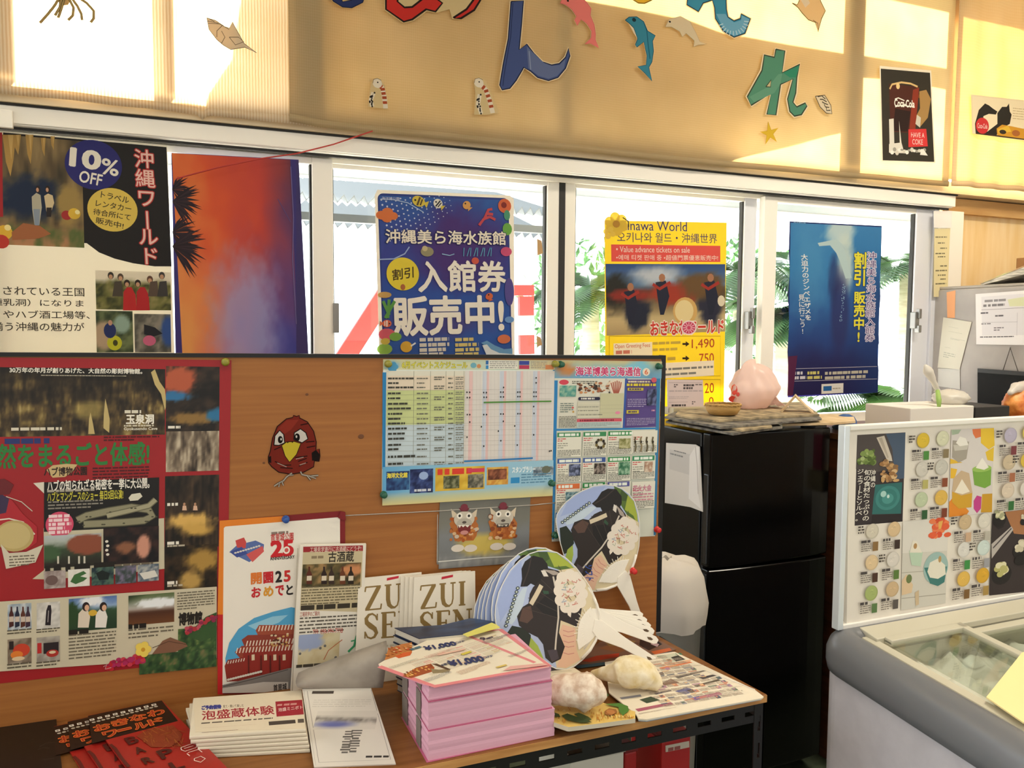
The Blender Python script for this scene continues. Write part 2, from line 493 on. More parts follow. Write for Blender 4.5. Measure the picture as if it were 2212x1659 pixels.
struct('trim_3', MB().box((-2.4, 2.742, zh1-.012), (XR, 2.756, zh1-.004)).box((-2.4, 2.712, zh0), (XR+.02, 2.75, zh0+.006)), m_gasket)
b = MB().box((-.62, 2.70, onY(10, 275, 2.7)[2]), (onY(27, 255, 2.7)[0], 2.716, onY(10, 236, 2.7)[2]))
struct('trim_4', b, m_alu, bevel=.002)
b = MB()                                          # jamb right of the last sash
b.box((XR-.005, 2.74, zs), (XR+.10, 2.87, zg+.02)); b.box((-2.42, 2.74, zs), (-2.36, 2.87, zg+.02))
struct('trim_5', b, m_alu, bevel=.003)

# the four sliding sashes
m_glass = bpy.data.materials.new('window_glass'); m_glass.use_nodes = True
_n, _l = m_glass.node_tree.nodes, m_glass.node_tree.links
_n.remove(_n['Principled BSDF'])
_t = _n.new('ShaderNodeBsdfTransparent'); _g = _n.new('ShaderNodeBsdfGlossy'); _m = _n.new('ShaderNodeMixShader'); _m.inputs[0].default_value = .035
_g.inputs['Roughness'].default_value = .02; _t.inputs['Color'].default_value = (.96, .98, .97, 1)
_l.new(_t.outputs[0], _m.inputs[1]); _l.new(_g.outputs[0], _m.inputs[2]); _l.new(_m.outputs[0], _n['Material Output'].inputs[0])
MATS['window_glass'] = m_glass

def X_at(x, y=560, Y=YW): return onY(x, y, Y)[0]
def sash(k, x0, x1, y, l_w, r_w, cl, cr):
    """a sash between x0 and x1 with stiles l_w and r_w wide"""
    t = bpy.data.objects.new('window_%d' % k, None); COL.objects.link(t); t.location = ((x0+x1)/2, y, zs); tag(t, kind='structure')
    zt = zg+.02
    build('stile', MB().box((x0, y-.018, zs), (x0+l_w, y+.018, zt)), cl, t, bevel=.003)
    build('stile', MB().box((x1-r_w, y-.018, zs), (x1, y+.018, zt)), cr, t, bevel=.003)
    build('rail', MB().box((x0+l_w, y-.016, zt-.022), (x1-r_w, y+.016, zt)), m_alu, t, bevel=.002)
    build('rail', MB().box((x0+l_w, y-.016, zs), (x1-r_w, y+.016, zs+.05)), m_alu, t, bevel=.002)
    build('gasket', MB().box((x1-r_w-.007, y-.010, zs+.05), (x1-r_w, y+.010, zt-.02)).box((x0+l_w, y-.010, zs+.05), (x0+l_w+.005, y+.010, zt-.02)), m_gasket, t)
    build('glass', MB().box((x0+l_w*.6, y-.002, zs+.03), (x1-r_w*.6, y+.002, zt-.01)), m_glass, t)
    return t
s1 = sash(1, -.50, X_at(716), YW-.02, .05, X_at(716)-X_at(672), m_alu, m_alu)
s2 = sash(2, X_at(700), X_at(1208), YW+.02, .03, X_at(1208)-X_at(1182), m_alu, m_alu)
s3 = sash(3, X_at(1219), X_at(1633), YW+.02, X_at(1243)-X_at(1219), X_at(1633)-X_at(1607), m_alu, m_aluB)
s4 = sash(4, X_at(1636), X_at(1996), YW-.02, X_at(1664)-X_at(1636), X_at(1996)-X_at(1962), m_alu, m_aluB)
s5 = sash(6, -1.45, -.46, YW+.02, .05, .05, m_alu, m_alu)
struct('trim_6', MB().box((X_at(1207), YW+.0, zs), (X_at(1220), YW+.04, zg+.02)), m_gasket)
struct('trim_7', MB().box((X_at(1996), 2.75, zs), (X_at(2004), 2.86, zg+.02)), m_aluB)
def latch(par, x, y, Y, w=.026, h=.075):
    p = onY(x, y, Y)
    build('latch', MB().box((p[0]-w/2, Y-.03, p[2]-h/2), (p[0]+w/2, Y, p[2]+h/2)).box((p[0]-w*.2, Y-.045, p[2]-h*.75), (p[0]+w*.45, Y-.02, p[2]-h*.3)).box((p[0]+w*.0, Y-.04, p[2]+h*.1), (p[0]+w*.6, Y-.02, p[2]+h*.7)), m_latch, par, bevel=.003)
latch(s3, 1612, 692, YW+.002); latch(s4, 1970, 692, YW-.038)
p = onY(727, 687, YW-.04); build('finger_pull', MB().box((p[0]-.012, YW-.045, p[2]-.05), (p[0]+.008, YW-.0385, p[2]+.05)), m_latch, s1, bevel=.002)

# the fixed lights above, behind the curtain: uprights and a bottom rail
t5 = bpy.data.objects.new('window_5', None); COL.objects.link(t5); t5.location = (1, YW, zh0); tag(t5, kind='structure')
m_up = mat('clerestory_frame', '8a6a42', .6)
zu0 = onY(1480, 336, 2.675)[2]
for xa, xb in ((-60, 26), (341, 372), (622, 690), (1203, 1226), (1829, 1868), (2052, 2075), (2330, 2370)):
    build('upright', MB().box((X_at(xa, 120, 2.675)+.014, 2.70, zh0+.07), (X_at(xb, 120, 2.675)+.014, 2.722, 3.12)), m_up, t5)
build('rail', MB().box((-2.4, 2.70, zh0+.0065), (XR+1.2, 2.80, zu0+.012)), mat('cream_rail', 'd6c4a2', .5), t5)

# tarpaulin sheets, unseen, added outside the upper lights to shape the curtain's bright patches
def translucent_mat(name, col, tr):
    m = bpy.data.materials.new(name); m.use_nodes = True
    n, l = m.node_tree.nodes, m.node_tree.links; b = n['Principled BSDF']
    b.inputs['Base Color'].default_value = (*lin(col), 1); b.inputs['Roughness'].default_value = .8
    t = n.new('ShaderNodeBsdfTranslucent'); t.inputs['Color'].default_value = (*lin(col), 1); mx = n.new('ShaderNodeMixShader'); mx.inputs[0].default_value = tr
    l.new(b.outputs[0], mx.inputs[1]); l.new(t.outputs[0], mx.inputs[2]); l.new(mx.outputs[0], n['Material Output'].inputs[0])
    return m
m_block = translucent_mat('blocker', 'dcccae', .17)
m_blockB = translucent_mat('pale_blocker', 'e0cda8', .3)
m_blockC = translucent_mat('orange_blocker', 'f0b860', .5)
def shade_panel(pts, m, label, y=2.87):
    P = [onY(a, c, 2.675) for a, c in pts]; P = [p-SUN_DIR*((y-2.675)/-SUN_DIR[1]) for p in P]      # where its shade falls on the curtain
    return build('shade_blocker', MB().prism(P, (0, .006, 0)), m, label=label, cat='shade', group='shade blockers added outside the upper window')
shade_panel([(650, -200), (1215, -200), (1240, -2), (1490, 45), (1560, 72), (1850, 122), (1850, 282), (1795, 292), (1590, 343), (1500, 390), (650, 340)], m_block, 'tan tarpaulin added outside to shade the middle of the curtain')
shade_panel([(548, -200), (655, -200), (655, 330), (425, 300), (448, 205), (500, 130)], m_blockB, 'pale tarpaulin added outside to shade the ribbed left curtain')
shade_panel([(1845, 118), (2065, 152), (2065, 196), (1930, 170), (1845, 166)], m_block, 'narrow tan tarpaulin strip added outside to shade the curtain by the dark drink poster')

# ================================================================ outdoors
struct('ground', MB().box((-14, 2.95, -.25), (24, 40, -.05)), m_kerb)
m_corr = mat('corrugated_sheet', '5f666a', .5, .2)
aw = thing('awning', (.9, 4.6, 2.2), 'grey corrugated awning roof seen outside through the second window', 'awning')
def corr(y0, y1, z0, z1, xa, xb):
    n = 90; P = []
    for j, (y, z) in enumerate(((y0, z0), (y1, z1))):
        P.append([(xa+(xb-xa)*i/n, y, z+(.022 if i % 3 == 0 else -.022 if i % 3 == 1 else 0)) for i in range(n+1)])
    return MB().grid(P, (0, 0, .006))
for (ya, a, yb, c) in ((4.4, 432, 5.4, 396), (5.6, 487, 6.4, 445)):
    z0 = onY(760, a, ya)[2]; z1 = onY(760, c, yb)[2]
    build('roof_sheet', corr(ya, yb, z0, z1, onY(560, a, ya)[0], onY(1183, a, ya)[0]), m_corr, aw)
zb = onY(760, 470, 5.4)[2]
build('beam', MB().box((onY(560, 450, 5.4)[0], 5.4, zb-.03), (onY(1183, 450, 5.4)[0], 5.46, zb+.02)), mat('awning_beam', '53595c', .5, .3), aw)
for x_ in (560, 1183):
    q = onY(x_, 450, 5.45); build('post', MB().box((q[0]-.03, 5.42, -.05), (q[0]+.03, 5.48, zb)), MATS['awning_beam'], aw)

sun_block = thing('awning', (1.2, 3.4, 2.2), 'unseen sheet added above the sliding windows outside to block the sun', 'awning')  # unseen roof added to keep direct sun off the sliding windows
build('roof_sheet', MB().box((-2.6, 2.955, 2.215), (4.9, 3.95, 2.235)), m_corr, sun_block)
build('fascia', MB().box((-2.6, 3.95, 2.205), (4.9, 3.97, 2.245)), m_aluB, sun_block)
m_red = mat('barrier_red', 'e02a2a', .5); m_wht = mat('barrier_white', 'f1ece6', .5)
br = thing('barrier', (onY(960, 760, 4.3)[0], 4.3, -.05), 'red and white striped barrier standing outside the second window', 'barrier')
def bar(a, b, w, k, name, Y=4.3):
    """a striped board from pixel a to pixel b"""
    A, B = onY(*a, Y), onY(*b, Y); d = (B-A)/np.linalg.norm(B-A); s = np.cross(d, [0, 1., 0])*w/2
    for i in range(k):
        p, q = A+(B-A)*i/k, A+(B-A)*(i+1)/k
        build(name, MB().prism([p-s, q-s, q+s, p+s], (0, .03, 0)), m_red if i % 2 == 0 else m_wht, br)
bar((742, 780), (850, 612), .10, 1, 'brace'); bar((1100, 627), (1154, 627), .06, 1, 'crossbar'); bar((850, 627), (1100, 627), .06, 3, 'crossbar')
bar((1138, 640), (1142, 930), .09, 7, 'upright')
A = onY(742, 780, 4.3); build('brace', MB().prism([A+(-.05, 0, 0), A+(.05, 0, 0), (A[0]-.40, 4.3, -.05), (A[0]-.5, 4.3, -.05)], (0, .03, 0)), m_wht, br)

# palms and a cycad in the bed outside
m_frond = mat('palm_leaf', '3f6a40', .5, node=noise_tint('20452a', '54804a', nscale=3))
m_trunk = mat('palm_trunk', 'cfc4b2', .9, node=noise_tint('bdb09a', 'dcd2c2', (1, 1, 6), 5))
def frond_mesh(L, droop, n=26, w=.26):
    mb = MB(); pts = []
    for i in range(n+1):
        t = i/n; pts.append(np.array([L*t*(1-.15*t), 0, L*(.55*t-droop*t*t)]))
    mb.tube(pts, [.012*(1-.8*i/n) for i in range(n+1)], 5)
    for i in range(3, n+1):
        t = i/n; p = pts[i]; d = pts[i]-pts[i-1]; d /= np.linalg.norm(d)
        l = w*sin(pi*min(1, t*.85+.12))*1.2
        for s in (-1, 1):
            tip = p + d*l*.55 + np.array([0, s*l, -.28*l]); m = p+(tip-p)*.5+np.array([0, 0, .02]); q = d*.014
            mb.add([p-q, p+q, m+q*1.3, tip, m-q*1.3], [(0, 1, 2, 3, 4)])
    return mb
def palm(x, y, z, L, n, droop, seed, label, hz=-.05):
    r = random.Random(seed)
    t = thing('palm_tree', (x, y, hz), label, 'palm', 'palms in the bed outside')
    build('trunk', MB().tube([(x, y, hz), (x+.03, y, (z+hz)/2), (x, y, z+.05)], [.11, .09, .08], 10), m_trunk, t, smooth=True)
    me = None
    for i in range(n):
        if me is None:
            V = frond_mesh(L, droop); me = bpy.data.meshes.new('frond'); me.from_pydata(V.v, [], V.f); me.materials.append(m_frond)
        o = bpy.data.objects.new('frond', me); COL.objects.link(o); o.parent = t; o.location = (0, 0, z-hz)
        o.rotation_euler = (r.uniform(-.25, .25), r.uniform(-.45, .3), 2*pi*i/n+r.uniform(-.25, .25)); s = r.uniform(.8, 1.1); o.scale = (s, s, s)
    return t
for (x_, y_, Y_, L, n, dr, sd, lb) in (
    (1275, 640, 7.0, 0.85, 15, .75, 1, 'palm outside left of the yellow price poster, between it and the window post'),
    (1600, 600, 7.4, 1.0, 16, .8, 2, 'palm outside right of the yellow price poster'),
    (1700, 690, 4.7, .5, 14, .7, 3, 'low palm outside left of the deep blue whale shark poster'),
    (1960, 600, 6.6, 1.1, 17, .75, 4, 'palm with fanned fronds outside right of the whale shark poster'),
    (1875, 880, 4.6, .62, 15, .7, 5, 'short palm outside under the whale shark poster')):
    q = onY(x_, y_, Y_); palm(q[0], Y_, q[2], L, n, dr, sd, lb)
# low shrubs far off across the car park
m_bush = mat('far_shrub', '5a8a4c', .8, node=noise_tint('33653a', '78a868', nscale=14))
for i, (x_, Y_, s, lb) in enumerate(((1262, 9., .8, 'round green shrub across the car park behind the left palm'), (1600, 10., 1.0, 'round green shrub across the car park by the yellow poster'))):
    q = onY(x_, 600, Y_); mb = MB(); r = random.Random(i)
    for k in range(500):
        d = np.array([r.gauss(0, 1), r.gauss(0, 1), r.gauss(0, 1)]); d /= np.linalg.norm(d); c = np.array([q[0], Y_, q[2]-.3])+d*s*r.uniform(.7, 1); e = np.array([r.gauss(0, 1), r.gauss(0, 1), r.gauss(0, 1)]); e /= np.linalg.norm(e); g = np.cross(d, e)
        mb.add([c-e*.09, c+g*.04, c+e*.09, c-g*.04], [(0, 1, 2, 3)])
    t = thing('shrub', (q[0], Y_, -.05), lb, 'shrub', 'shrubs across the car park')
    build('stem', MB().tube([(q[0], Y_, -.05), (q[0], Y_, q[2]-.3)], .05, 6), m_trunk, t); build('foliage', mb, m_bush, t, fix=False)
# ================================================================ curtains over the upper lights
YC = 2.675
def curtain_mat(name, c1, c2, rib, scale, tr, cross=.2):
    m = bpy.data.materials.new(name); m.use_nodes = True
    n, l = m.node_tree.nodes, m.node_tree.links; b = n['Principled BSDF']
    tc = n.new('ShaderNodeTexCoord'); w = n.new('ShaderNodeTexWave'); w.wave_type = 'BANDS'; w.bands_direction = 'X'
    w.inputs['Scale'].default_value = scale; w.inputs['Distortion'].default_value = .8; w.inputs['Detail'].default_value = 1
    l.new(tc.outputs['Object'], w.inputs['Vector'])
    w2 = n.new('ShaderNodeTexWave'); w2.wave_type = 'BANDS'; w2.bands_direction = 'Z'; w2.inputs['Scale'].default_value = scale*.8; w2.inputs['Distortion'].default_value = 1
    l.new(tc.outputs['Object'], w2.inputs['Vector'])
    no = n.new('ShaderNodeTexNoise'); no.inputs['Scale'].default_value = 5; l.new(tc.outputs['Object'], no.inputs['Vector'])
    ad = n.new('ShaderNodeMath'); ad.operation = 'MULTIPLY_ADD'; l.new(w.outputs['Fac'], ad.inputs[0]); ad.inputs[1].default_value = rib; l.new(no.outputs['Fac'], ad.inputs[2])
    ad2 = n.new('ShaderNodeMath'); ad2.operation = 'MULTIPLY_ADD'; l.new(w2.outputs['Fac'], ad2.inputs[0]); ad2.inputs[1].default_value = cross; l.new(ad.outputs[0], ad2.inputs[2])
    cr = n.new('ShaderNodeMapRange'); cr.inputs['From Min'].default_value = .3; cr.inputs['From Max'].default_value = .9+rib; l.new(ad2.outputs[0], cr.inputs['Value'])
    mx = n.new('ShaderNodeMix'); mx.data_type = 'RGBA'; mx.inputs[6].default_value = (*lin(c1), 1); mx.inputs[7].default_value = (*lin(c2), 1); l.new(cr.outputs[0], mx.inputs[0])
    l.new(mx.outputs[2], b.inputs['Base Color']); b.inputs['Roughness'].default_value = .9; b.inputs['Specular IOR Level'].default_value = .1
    t = n.new('ShaderNodeBsdfTranslucent'); l.new(mx.outputs[2], t.inputs['Color'])
    ms = n.new('ShaderNodeMixShader'); ms.inputs[0].default_value = tr
    l.new(b.outputs[0], ms.inputs[1]); l.new(t.outputs[0], ms.inputs[2]); l.new(ms.outputs[0], n['Material Output'].inputs[0])
    return m
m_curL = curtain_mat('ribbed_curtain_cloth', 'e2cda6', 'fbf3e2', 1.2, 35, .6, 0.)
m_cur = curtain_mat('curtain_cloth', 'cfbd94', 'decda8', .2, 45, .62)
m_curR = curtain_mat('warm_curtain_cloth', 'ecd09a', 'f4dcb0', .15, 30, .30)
def curtain(name, y, low, x0, x1, m, label, amp=.006, wl=.16, ph=0., n=120, ztop=3.08):
    """low: picture points along the hem"""
    L = [onY(a, c, y) for a, c in low]; xs = [p[0] for p in L]; zs_ = [p[2] for p in L]
    a, c = onY(x0, 150, y)[0], onY(x1, 150, y)[0]; P = []
    m_ = 18
    for j in range(m_+1):
        row = []
        for i in range(n+1):
            x = a+(c-a)*i/n; z0 = np.interp(x, xs, zs_); t = j/m_
            d = amp*(1.2-.5*t)*(sin(2*pi*x/wl+ph)+.5*sin(2*pi*x/wl*.37+1+ph))
            row.append((x, y+d, z0+(ztop-z0)*t))
        P.append(row)
    t = thing(name, ((a+c)/2, y, min(zs_)), label, 'curtain')
    build('cloth', MB().grid(P, (0, .0015, 0)), m, t, smooth=True)
    R = [(p[0], p[1]-.0015, p[2]+.001) for p in P[0]]; R2 = [(q[0], q[1]-.0015, q[2]+.022) for q in R]
    build('hem', MB().grid([R, R2], (0, -.001, 0)), m, t, smooth=True)
    return t
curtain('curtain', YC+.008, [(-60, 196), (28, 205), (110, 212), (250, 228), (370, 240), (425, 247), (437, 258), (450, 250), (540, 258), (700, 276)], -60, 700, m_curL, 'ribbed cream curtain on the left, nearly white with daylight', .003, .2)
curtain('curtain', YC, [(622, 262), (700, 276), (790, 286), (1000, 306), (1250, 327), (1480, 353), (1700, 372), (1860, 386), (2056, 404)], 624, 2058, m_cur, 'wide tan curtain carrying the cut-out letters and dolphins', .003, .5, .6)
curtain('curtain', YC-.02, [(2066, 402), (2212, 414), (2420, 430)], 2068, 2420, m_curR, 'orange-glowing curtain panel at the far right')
# pelmet board under the right curtain
zq = onY(2140, 468, 2.78)[2]
struct('trim_8', MB().box((XR+.03, 2.765, zq), (4.3, 2.80, zh0+.0)), mat('pelmet_wood', 'c79a5e', .6, node=noise_tint('bd8f54', 'd2a86c', (.6, 6, 6), 4)))

# ---------------------------------------------------------------- paper cut-outs pinned to the curtain
YP = YC-.012
def cutout(name, label, cat, k, border, fill, col, line=None, lw=7, group='paper cut-outs on the curtain', extra=None, cream='efe2c2', y=YP):
    xs = [q[0] for q in border]; ys = [q[1] for q in border]
    S = wall_sheet(y, k, (min(xs), min(ys)), (max(xs), min(ys)))
    S.U = np.array([1., 0, 0]); S.V = np.array([0, 0, 1.])
    S.base(border, cream, .0006)
    if fill: S.poly(fill, col)
    if line and fill: S.line(fill, lw, line, True)
    if extra: extra(S)
    return S.done(name, M_CUT, label, cat, group=group)
def grow(P, d):
    """outline grown by d picture pixels"""
    P = [np.array(p, float) for p in P]; a = sum(P[i-1][0]*P[i][1]-P[i][0]*P[i-1][1] for i in range(len(P))); s = 1 if a > 0 else -1
    o = []
    for i in range(len(P)):
        t = P[(i+1) % len(P)]-P[i-1]; t = t/(np.linalg.norm(t)+1e-9); o.append(tuple(P[i]+d*s*np.array([t[1], -t[0]])))
    return o
me_ = [(280, -160), (280, 60), (395, 140), (450, 125), (540, 60), (600, 75), (645, 20), (570, -35), (520, -10), (450, 45), (400, 48), (355, 10), (355, -160)]
me2 = [(780, -160), (850, -60), (845, 0), (800, 60), (715, 115), (765, 118), (850, 65), (890, 0), (900, -160)]
def _me(S):
    S.poly(me2, 'd8372f'); S.line(me2, 12, '2a1a16', True)
cutout('paper_letter', 'red paper hiragana letter at the top edge, mostly cut off', 'letter', 'B', [(272, -165), (270, 66), (392, 150), (460, 135), (545, 72), (605, 84), (690, 60), (708, 122), (770, 124), (858, 70), (900, 0), (905, -165)], me_, 'd8372f', '2a1a16', 12, 'hiragana letters on the curtain', _me, 'decb9a')
n_ = [(1088, 10), (1168, 5), (1155, 160), (1140, 320), (1190, 285), (1235, 345), (1290, 400), (1350, 420), (1400, 410), (1440, 370), (1460, 312), (1468, 360), (1440, 440), (1390, 500), (1330, 520), (1260, 500), (1215, 460), (1170, 435), (1120, 520), (1080, 570), (1030, 580), (1015, 550), (1040, 400), (1070, 250)]
def _n2(S):
    S.poly([(1190, 300), (1240, 350), (1300, 405), (1350, 425), (1400, 420), (1440, 380), (1430, 440), (1385, 490), (1330, 508), (1265, 490), (1200, 440)], '6d7ba6')
    S.line([(1205, 330), (1215, 450)], 6, '9aa6c4'); S.line([(1100, 20), (1085, 240), (1045, 470), (1035, 555)], 5, '2c3a68')
cutout('paper_letter', 'blue paper hiragana letter with a hooked tail', 'letter', 'B', grow(n_, 9), n_, '4a5c94', '1f2748', 7, 'hiragana letters on the curtain', _n2)
so_ = [(40, -10), (35, 30), (110, 75), (140, 20), (200, 0), (215, 50), (220, 120), (270, 200), (340, 240), (410, 215), (445, 120), (385, 90), (380, 120), (340, 135), (300, 110), (290, 60), (285, -120), (120, -120)]
def _so(S):
    S.poly([(225, 90), (285, 90), (300, 115), (340, 145), (385, 130), (390, 100), (440, 125), (405, 210), (340, 232), (275, 195)], '7fc0dd')
    for i in range(12): a = rd(200+i*14); S.line([(335+70*cos(a), 130-70*sin(a)), (335+100*cos(a), 130-100*sin(a))], 5, 'd7edf5')
cutout('paper_letter', 'light blue paper hiragana letter at the top, tail hatched white', 'letter', 'C', grow(so_, 9), so_, '3f9bc6', '27424f', 6, 'hiragana letters on the curtain', _so)
re_ = [(610, 318), (668, 328), (650, 470), (765, 415), (745, 500), (738, 600), (720, 660), (745, 690), (800, 665), (810, 685), (775, 740), (730, 750), (700, 720), (685, 640), (720, 510), (640, 545), (610, 742), (552, 738), (580, 600), (450, 680), (425, 625), (520, 455), (525, 425), (535, 355), (600, 370)]
def _re(S):
    S.poly([(625, 480), (650, 475), (640, 540), (600, 600), (470, 660), (440, 625), (560, 560)], '6faa8c'); S.poly([(545, 560), (580, 515), (575, 562)], 'decb9a')
    S.line([(545, 560), (580, 515), (575, 562)], 5, '3f4f38', True); S.poly([(655, 470), (758, 422), (740, 500), (700, 500)], '3a9a78')
cutout('paper_letter', 'green paper hiragana letter, lowest on the curtain', 'letter', 'C', grow(re_, 12), re_, '5c9c80', '3d4a36', 7, 'hiragana letters on the curtain', _re)
nv = [(-110, -90), (-60, 8), (0, 45), (60, 50), (130, 15), (150, -40), (90, -90), (60, 0), (0, 12), (-40, -90)]
cutout('paper_letter', 'navy paper letter of which only the foot shows at the top edge', 'letter', 'B', grow(nv, 5), nv, '2f3d73', '1b2347', 6, 'hiragana letters on the curtain', None, 'decb9a')
yl = [(1865, -60), (1870, -5), (1910, 20), (1950, 22), (1998, 0), (1990, -60)]
cutout('paper_fish', 'yellow paper fish of which only the belly shows at the top', 'cut-out', 'B', grow(yl, 3), yl, 'e8c23a', '8a6a2a', 6)
def _eye(x, y, r=7): return lambda S: S.ell(x, y, r, r, '20201e', 12)
pd = [(1405, 20), (1420, -10), (1470, -30), (1540, -20), (1580, 20), (1605, 55), (1600, 100), (1625, 160), (1634, 220), (1632, 255), (1655, 310), (1600, 280), (1565, 285), (1605, 245), (1608, 200), (1575, 150), (1540, 125), (1515, 165), (1498, 130), (1510, 105), (1480, 60), (1440, 30)]
cutout('paper_dolphin', 'pink paper dolphin diving', 'dolphin', 'B', grow(pd, 3), pd, 'f28a84', 'd9645e', 3, 'paper dolphins on the curtain', _eye(1455, 5))
td = [(1825, 130), (1850, 110), (1900, 108), (1945, 140), (1970, 200), (2020, 230), (2002, 265), (2008, 330), (1998, 400), (1978, 435), (1998, 525), (1950, 470), (1905, 430), (1960, 420), (1965, 360), (1945, 270), (1900, 305), (1890, 290), (1905, 250), (1880, 180), (1850, 150)]
def _td(S):
    S.ell(1882, 128, 13, 13, '16343c', 14); S.poly([(1850, 155), (1880, 185), (1902, 245), (1880, 215)], 'e9e2cc'); S.line([(1945, 145), (1965, 200), (1972, 280), (1985, 380)], 6, '1f6d86')
cutout('paper_dolphin', 'teal paper dolphin diving', 'dolphin', 'B', grow(td, 4), td, '3a93ae', '1d4f60', 4, 'paper dolphins on the curtain', _td)
wd = [(1437, 58), (1445, 42), (1470, 35), (1490, 46), (1503, 70), (1512, 90), (1527, 95), (1508, 97), (1498, 101), (1500, 88), (1482, 72), (1474, 80), (1468, 68), (1450, 58)]
cutout('paper_dolphin', 'off-white paper dolphin, faint against the curtain', 'dolphin', 'X', wd, wd, 'e6d8b8', 'b5a587', .7, 'paper dolphins on the curtain', _eye(1447, 47, 2.2))
fs = [(715, 20), (748, 32), (762, 0), (800, -70), (880, -60), (900, 10), (930, 70), (905, 120), (882, 205), (865, 145), (820, 128), (780, 85), (752, 48)]
cutout('paper_fish', 'cream paper angelfish pointing down at the top right', 'cut-out', 'C', grow(fs, 2), fs, 'ead2a0', '5d4a30', 4, extra=lambda S: (S.line([(850, 130), (880, 150), (885, 200)], 3, '5d4a30'), S.poly([(770, 0), (800, 50), (830, 20), (815, -10)], 'f6ecd2')))
sh = [(1335, 115), (1392, 132), (1450, 172), (1482, 182), (1500, 142), (1575, 280), (1658, 342), (1580, 305), (1490, 320), (1440, 290), (1400, 255), (1350, 190)]
def _sh(S):
    for P in ([(1400, 240), (1400, 200), (1440, 160)], [(1345, 150), (1420, 155), (1480, 190)], [(1430, 280), (1452, 240), (1430, 200)], [(1480, 240), (1520, 290), (1575, 270), (1540, 240), (1480, 240)], [(1350, 120), (1385, 140)], [(1340, 135), (1410, 150)]): S.line(P, 4, '6d6350')
cutout('paper_shell', 'white paper conch shell on the ribbed left curtain', 'cut-out', 'A', grow(sh, 2), sh, 'd8ccb4', '6d6350', 3.5, extra=_sh, y=YP+.006)
S = wall_sheet(YP+.006, 'A', (250, 0), (650, 0)); S.U = np.array([1., 0, 0]); S.V = np.array([0, 0, 1.])
S.base([(360, -80), (500, -80), (440, 30), (385, 40)], 'b29a6a', .0006)
for P in ([(400, -40), (350, 40), (310, 90), (258, 148)], [(400, -20), (385, 50), (355, 100)], [(420, -30), (395, 60), (375, 115)], [(440, -20), (475, 50), (470, 100), (440, 130)], [(450, -30), (500, 40), (525, 90), (530, 130)], [(470, -40), (560, 20), (605, 70), (605, 120), (585, 145)]):
    S.line(P, 17, '4a3d28'); S.line(P, 10, 'b79d64')
S.done('paper_squid', M_CUT, 'brown paper tentacles of a sea creature hanging in at the top left', 'cut-out', group='paper cut-outs on the curtain')
def eel(k, base, st, sp, lab):
    def ex(S):
        S.line(st, 30, 'f2ead8'); n = len(st)
        for i in range(5):
            t = .22+.15*i; j = t*(n-1); a = int(j); f_ = j-a; q = np.array(st[a])*(1-f_)+np.array(st[min(a+1, n-1)])*f_; d = np.array(st[min(a+1, n-1)])-np.array(st[a]); d = d/np.linalg.norm(d)*9
            S.line([q-d, q+d], 28, 'b8562f')
        S.ell(st[0][0], st[0][1], 30, 30, 'f2ead8', 20); S.ell(st[0][0]+2, st[0][1]-6, 5, 5, '252220', 10); S.line([(st[0][0]-30, st[0][1]), (st[0][0]-25, st[0][1]-25), (st[0][0], st[0][1]-32), (st[0][0]+25, st[0][1]-20)], 3, '7a6a50')
        S.line(sp, 26, 'f2ead8'); r = random.Random(3)
        for i in range(14):
            j = r.uniform(0, len(sp)-1.01); a = int(j); q = np.array(sp[a])*(1-j+a)+np.array(sp[a+1])*(j-a); S.ell(q[0]+r.uniform(-11, 11), q[1], 5, 7, '1f1c1a', 8)
        S.line(sp, 2, '3a342c')
    return cutout('paper_eel', lab, 'cut-out', k, base, None, None, None, extra=ex, group='paper garden eels on the curtain', cream='decb9a')
eel('B', [(165, 690), (175, 590), (190, 520), (225, 495), (260, 520), (290, 620), (298, 706)], [(225, 538), (258, 570), (270, 630), (278, 700)], [(200, 598), (182, 645), (192, 688)], 'pair of paper garden eels, the left of two such pairs on the tan curtain')
eel('B', [(850, 740), (858, 600), (845, 520), (880, 492), (925, 520), (975, 640), (1015, 728), (930, 742)], [(880, 535), (925, 580), (950, 650), (970, 730)], [(885, 610), (875, 670), (895, 735)], 'pair of paper garden eels standing left of the blue letter')
sf = []
for i in range(10):
    a = rd(-100+36*i); r_ = (70, 22)[i % 2]; sf.append((570+r_*cos(a)*(.9 if i % 2 == 0 else 1), 862+r_*sin(a)*(1.1)))
cutout('paper_starfish', 'yellow paper starfish under the green letter', 'cut-out', 'C', sf, sf, 'e6c637', 'c9a52a', 3)
ss = [(865, 622), (925, 615), (965, 680), (972, 735), (935, 730), (895, 690)]
def _ss(S):
    for i in range(5): S.line([(880+i*14, 625+i*16), (905+i*8, 618+i*24), (930+i*8, 640+i*18)], 5, '4f4738')
cutout('paper_shell', 'small striped paper shell right of the green letter', 'cut-out', 'C', ss, ss, 'e8dcc0', '4f4738', 4, extra=_ss)

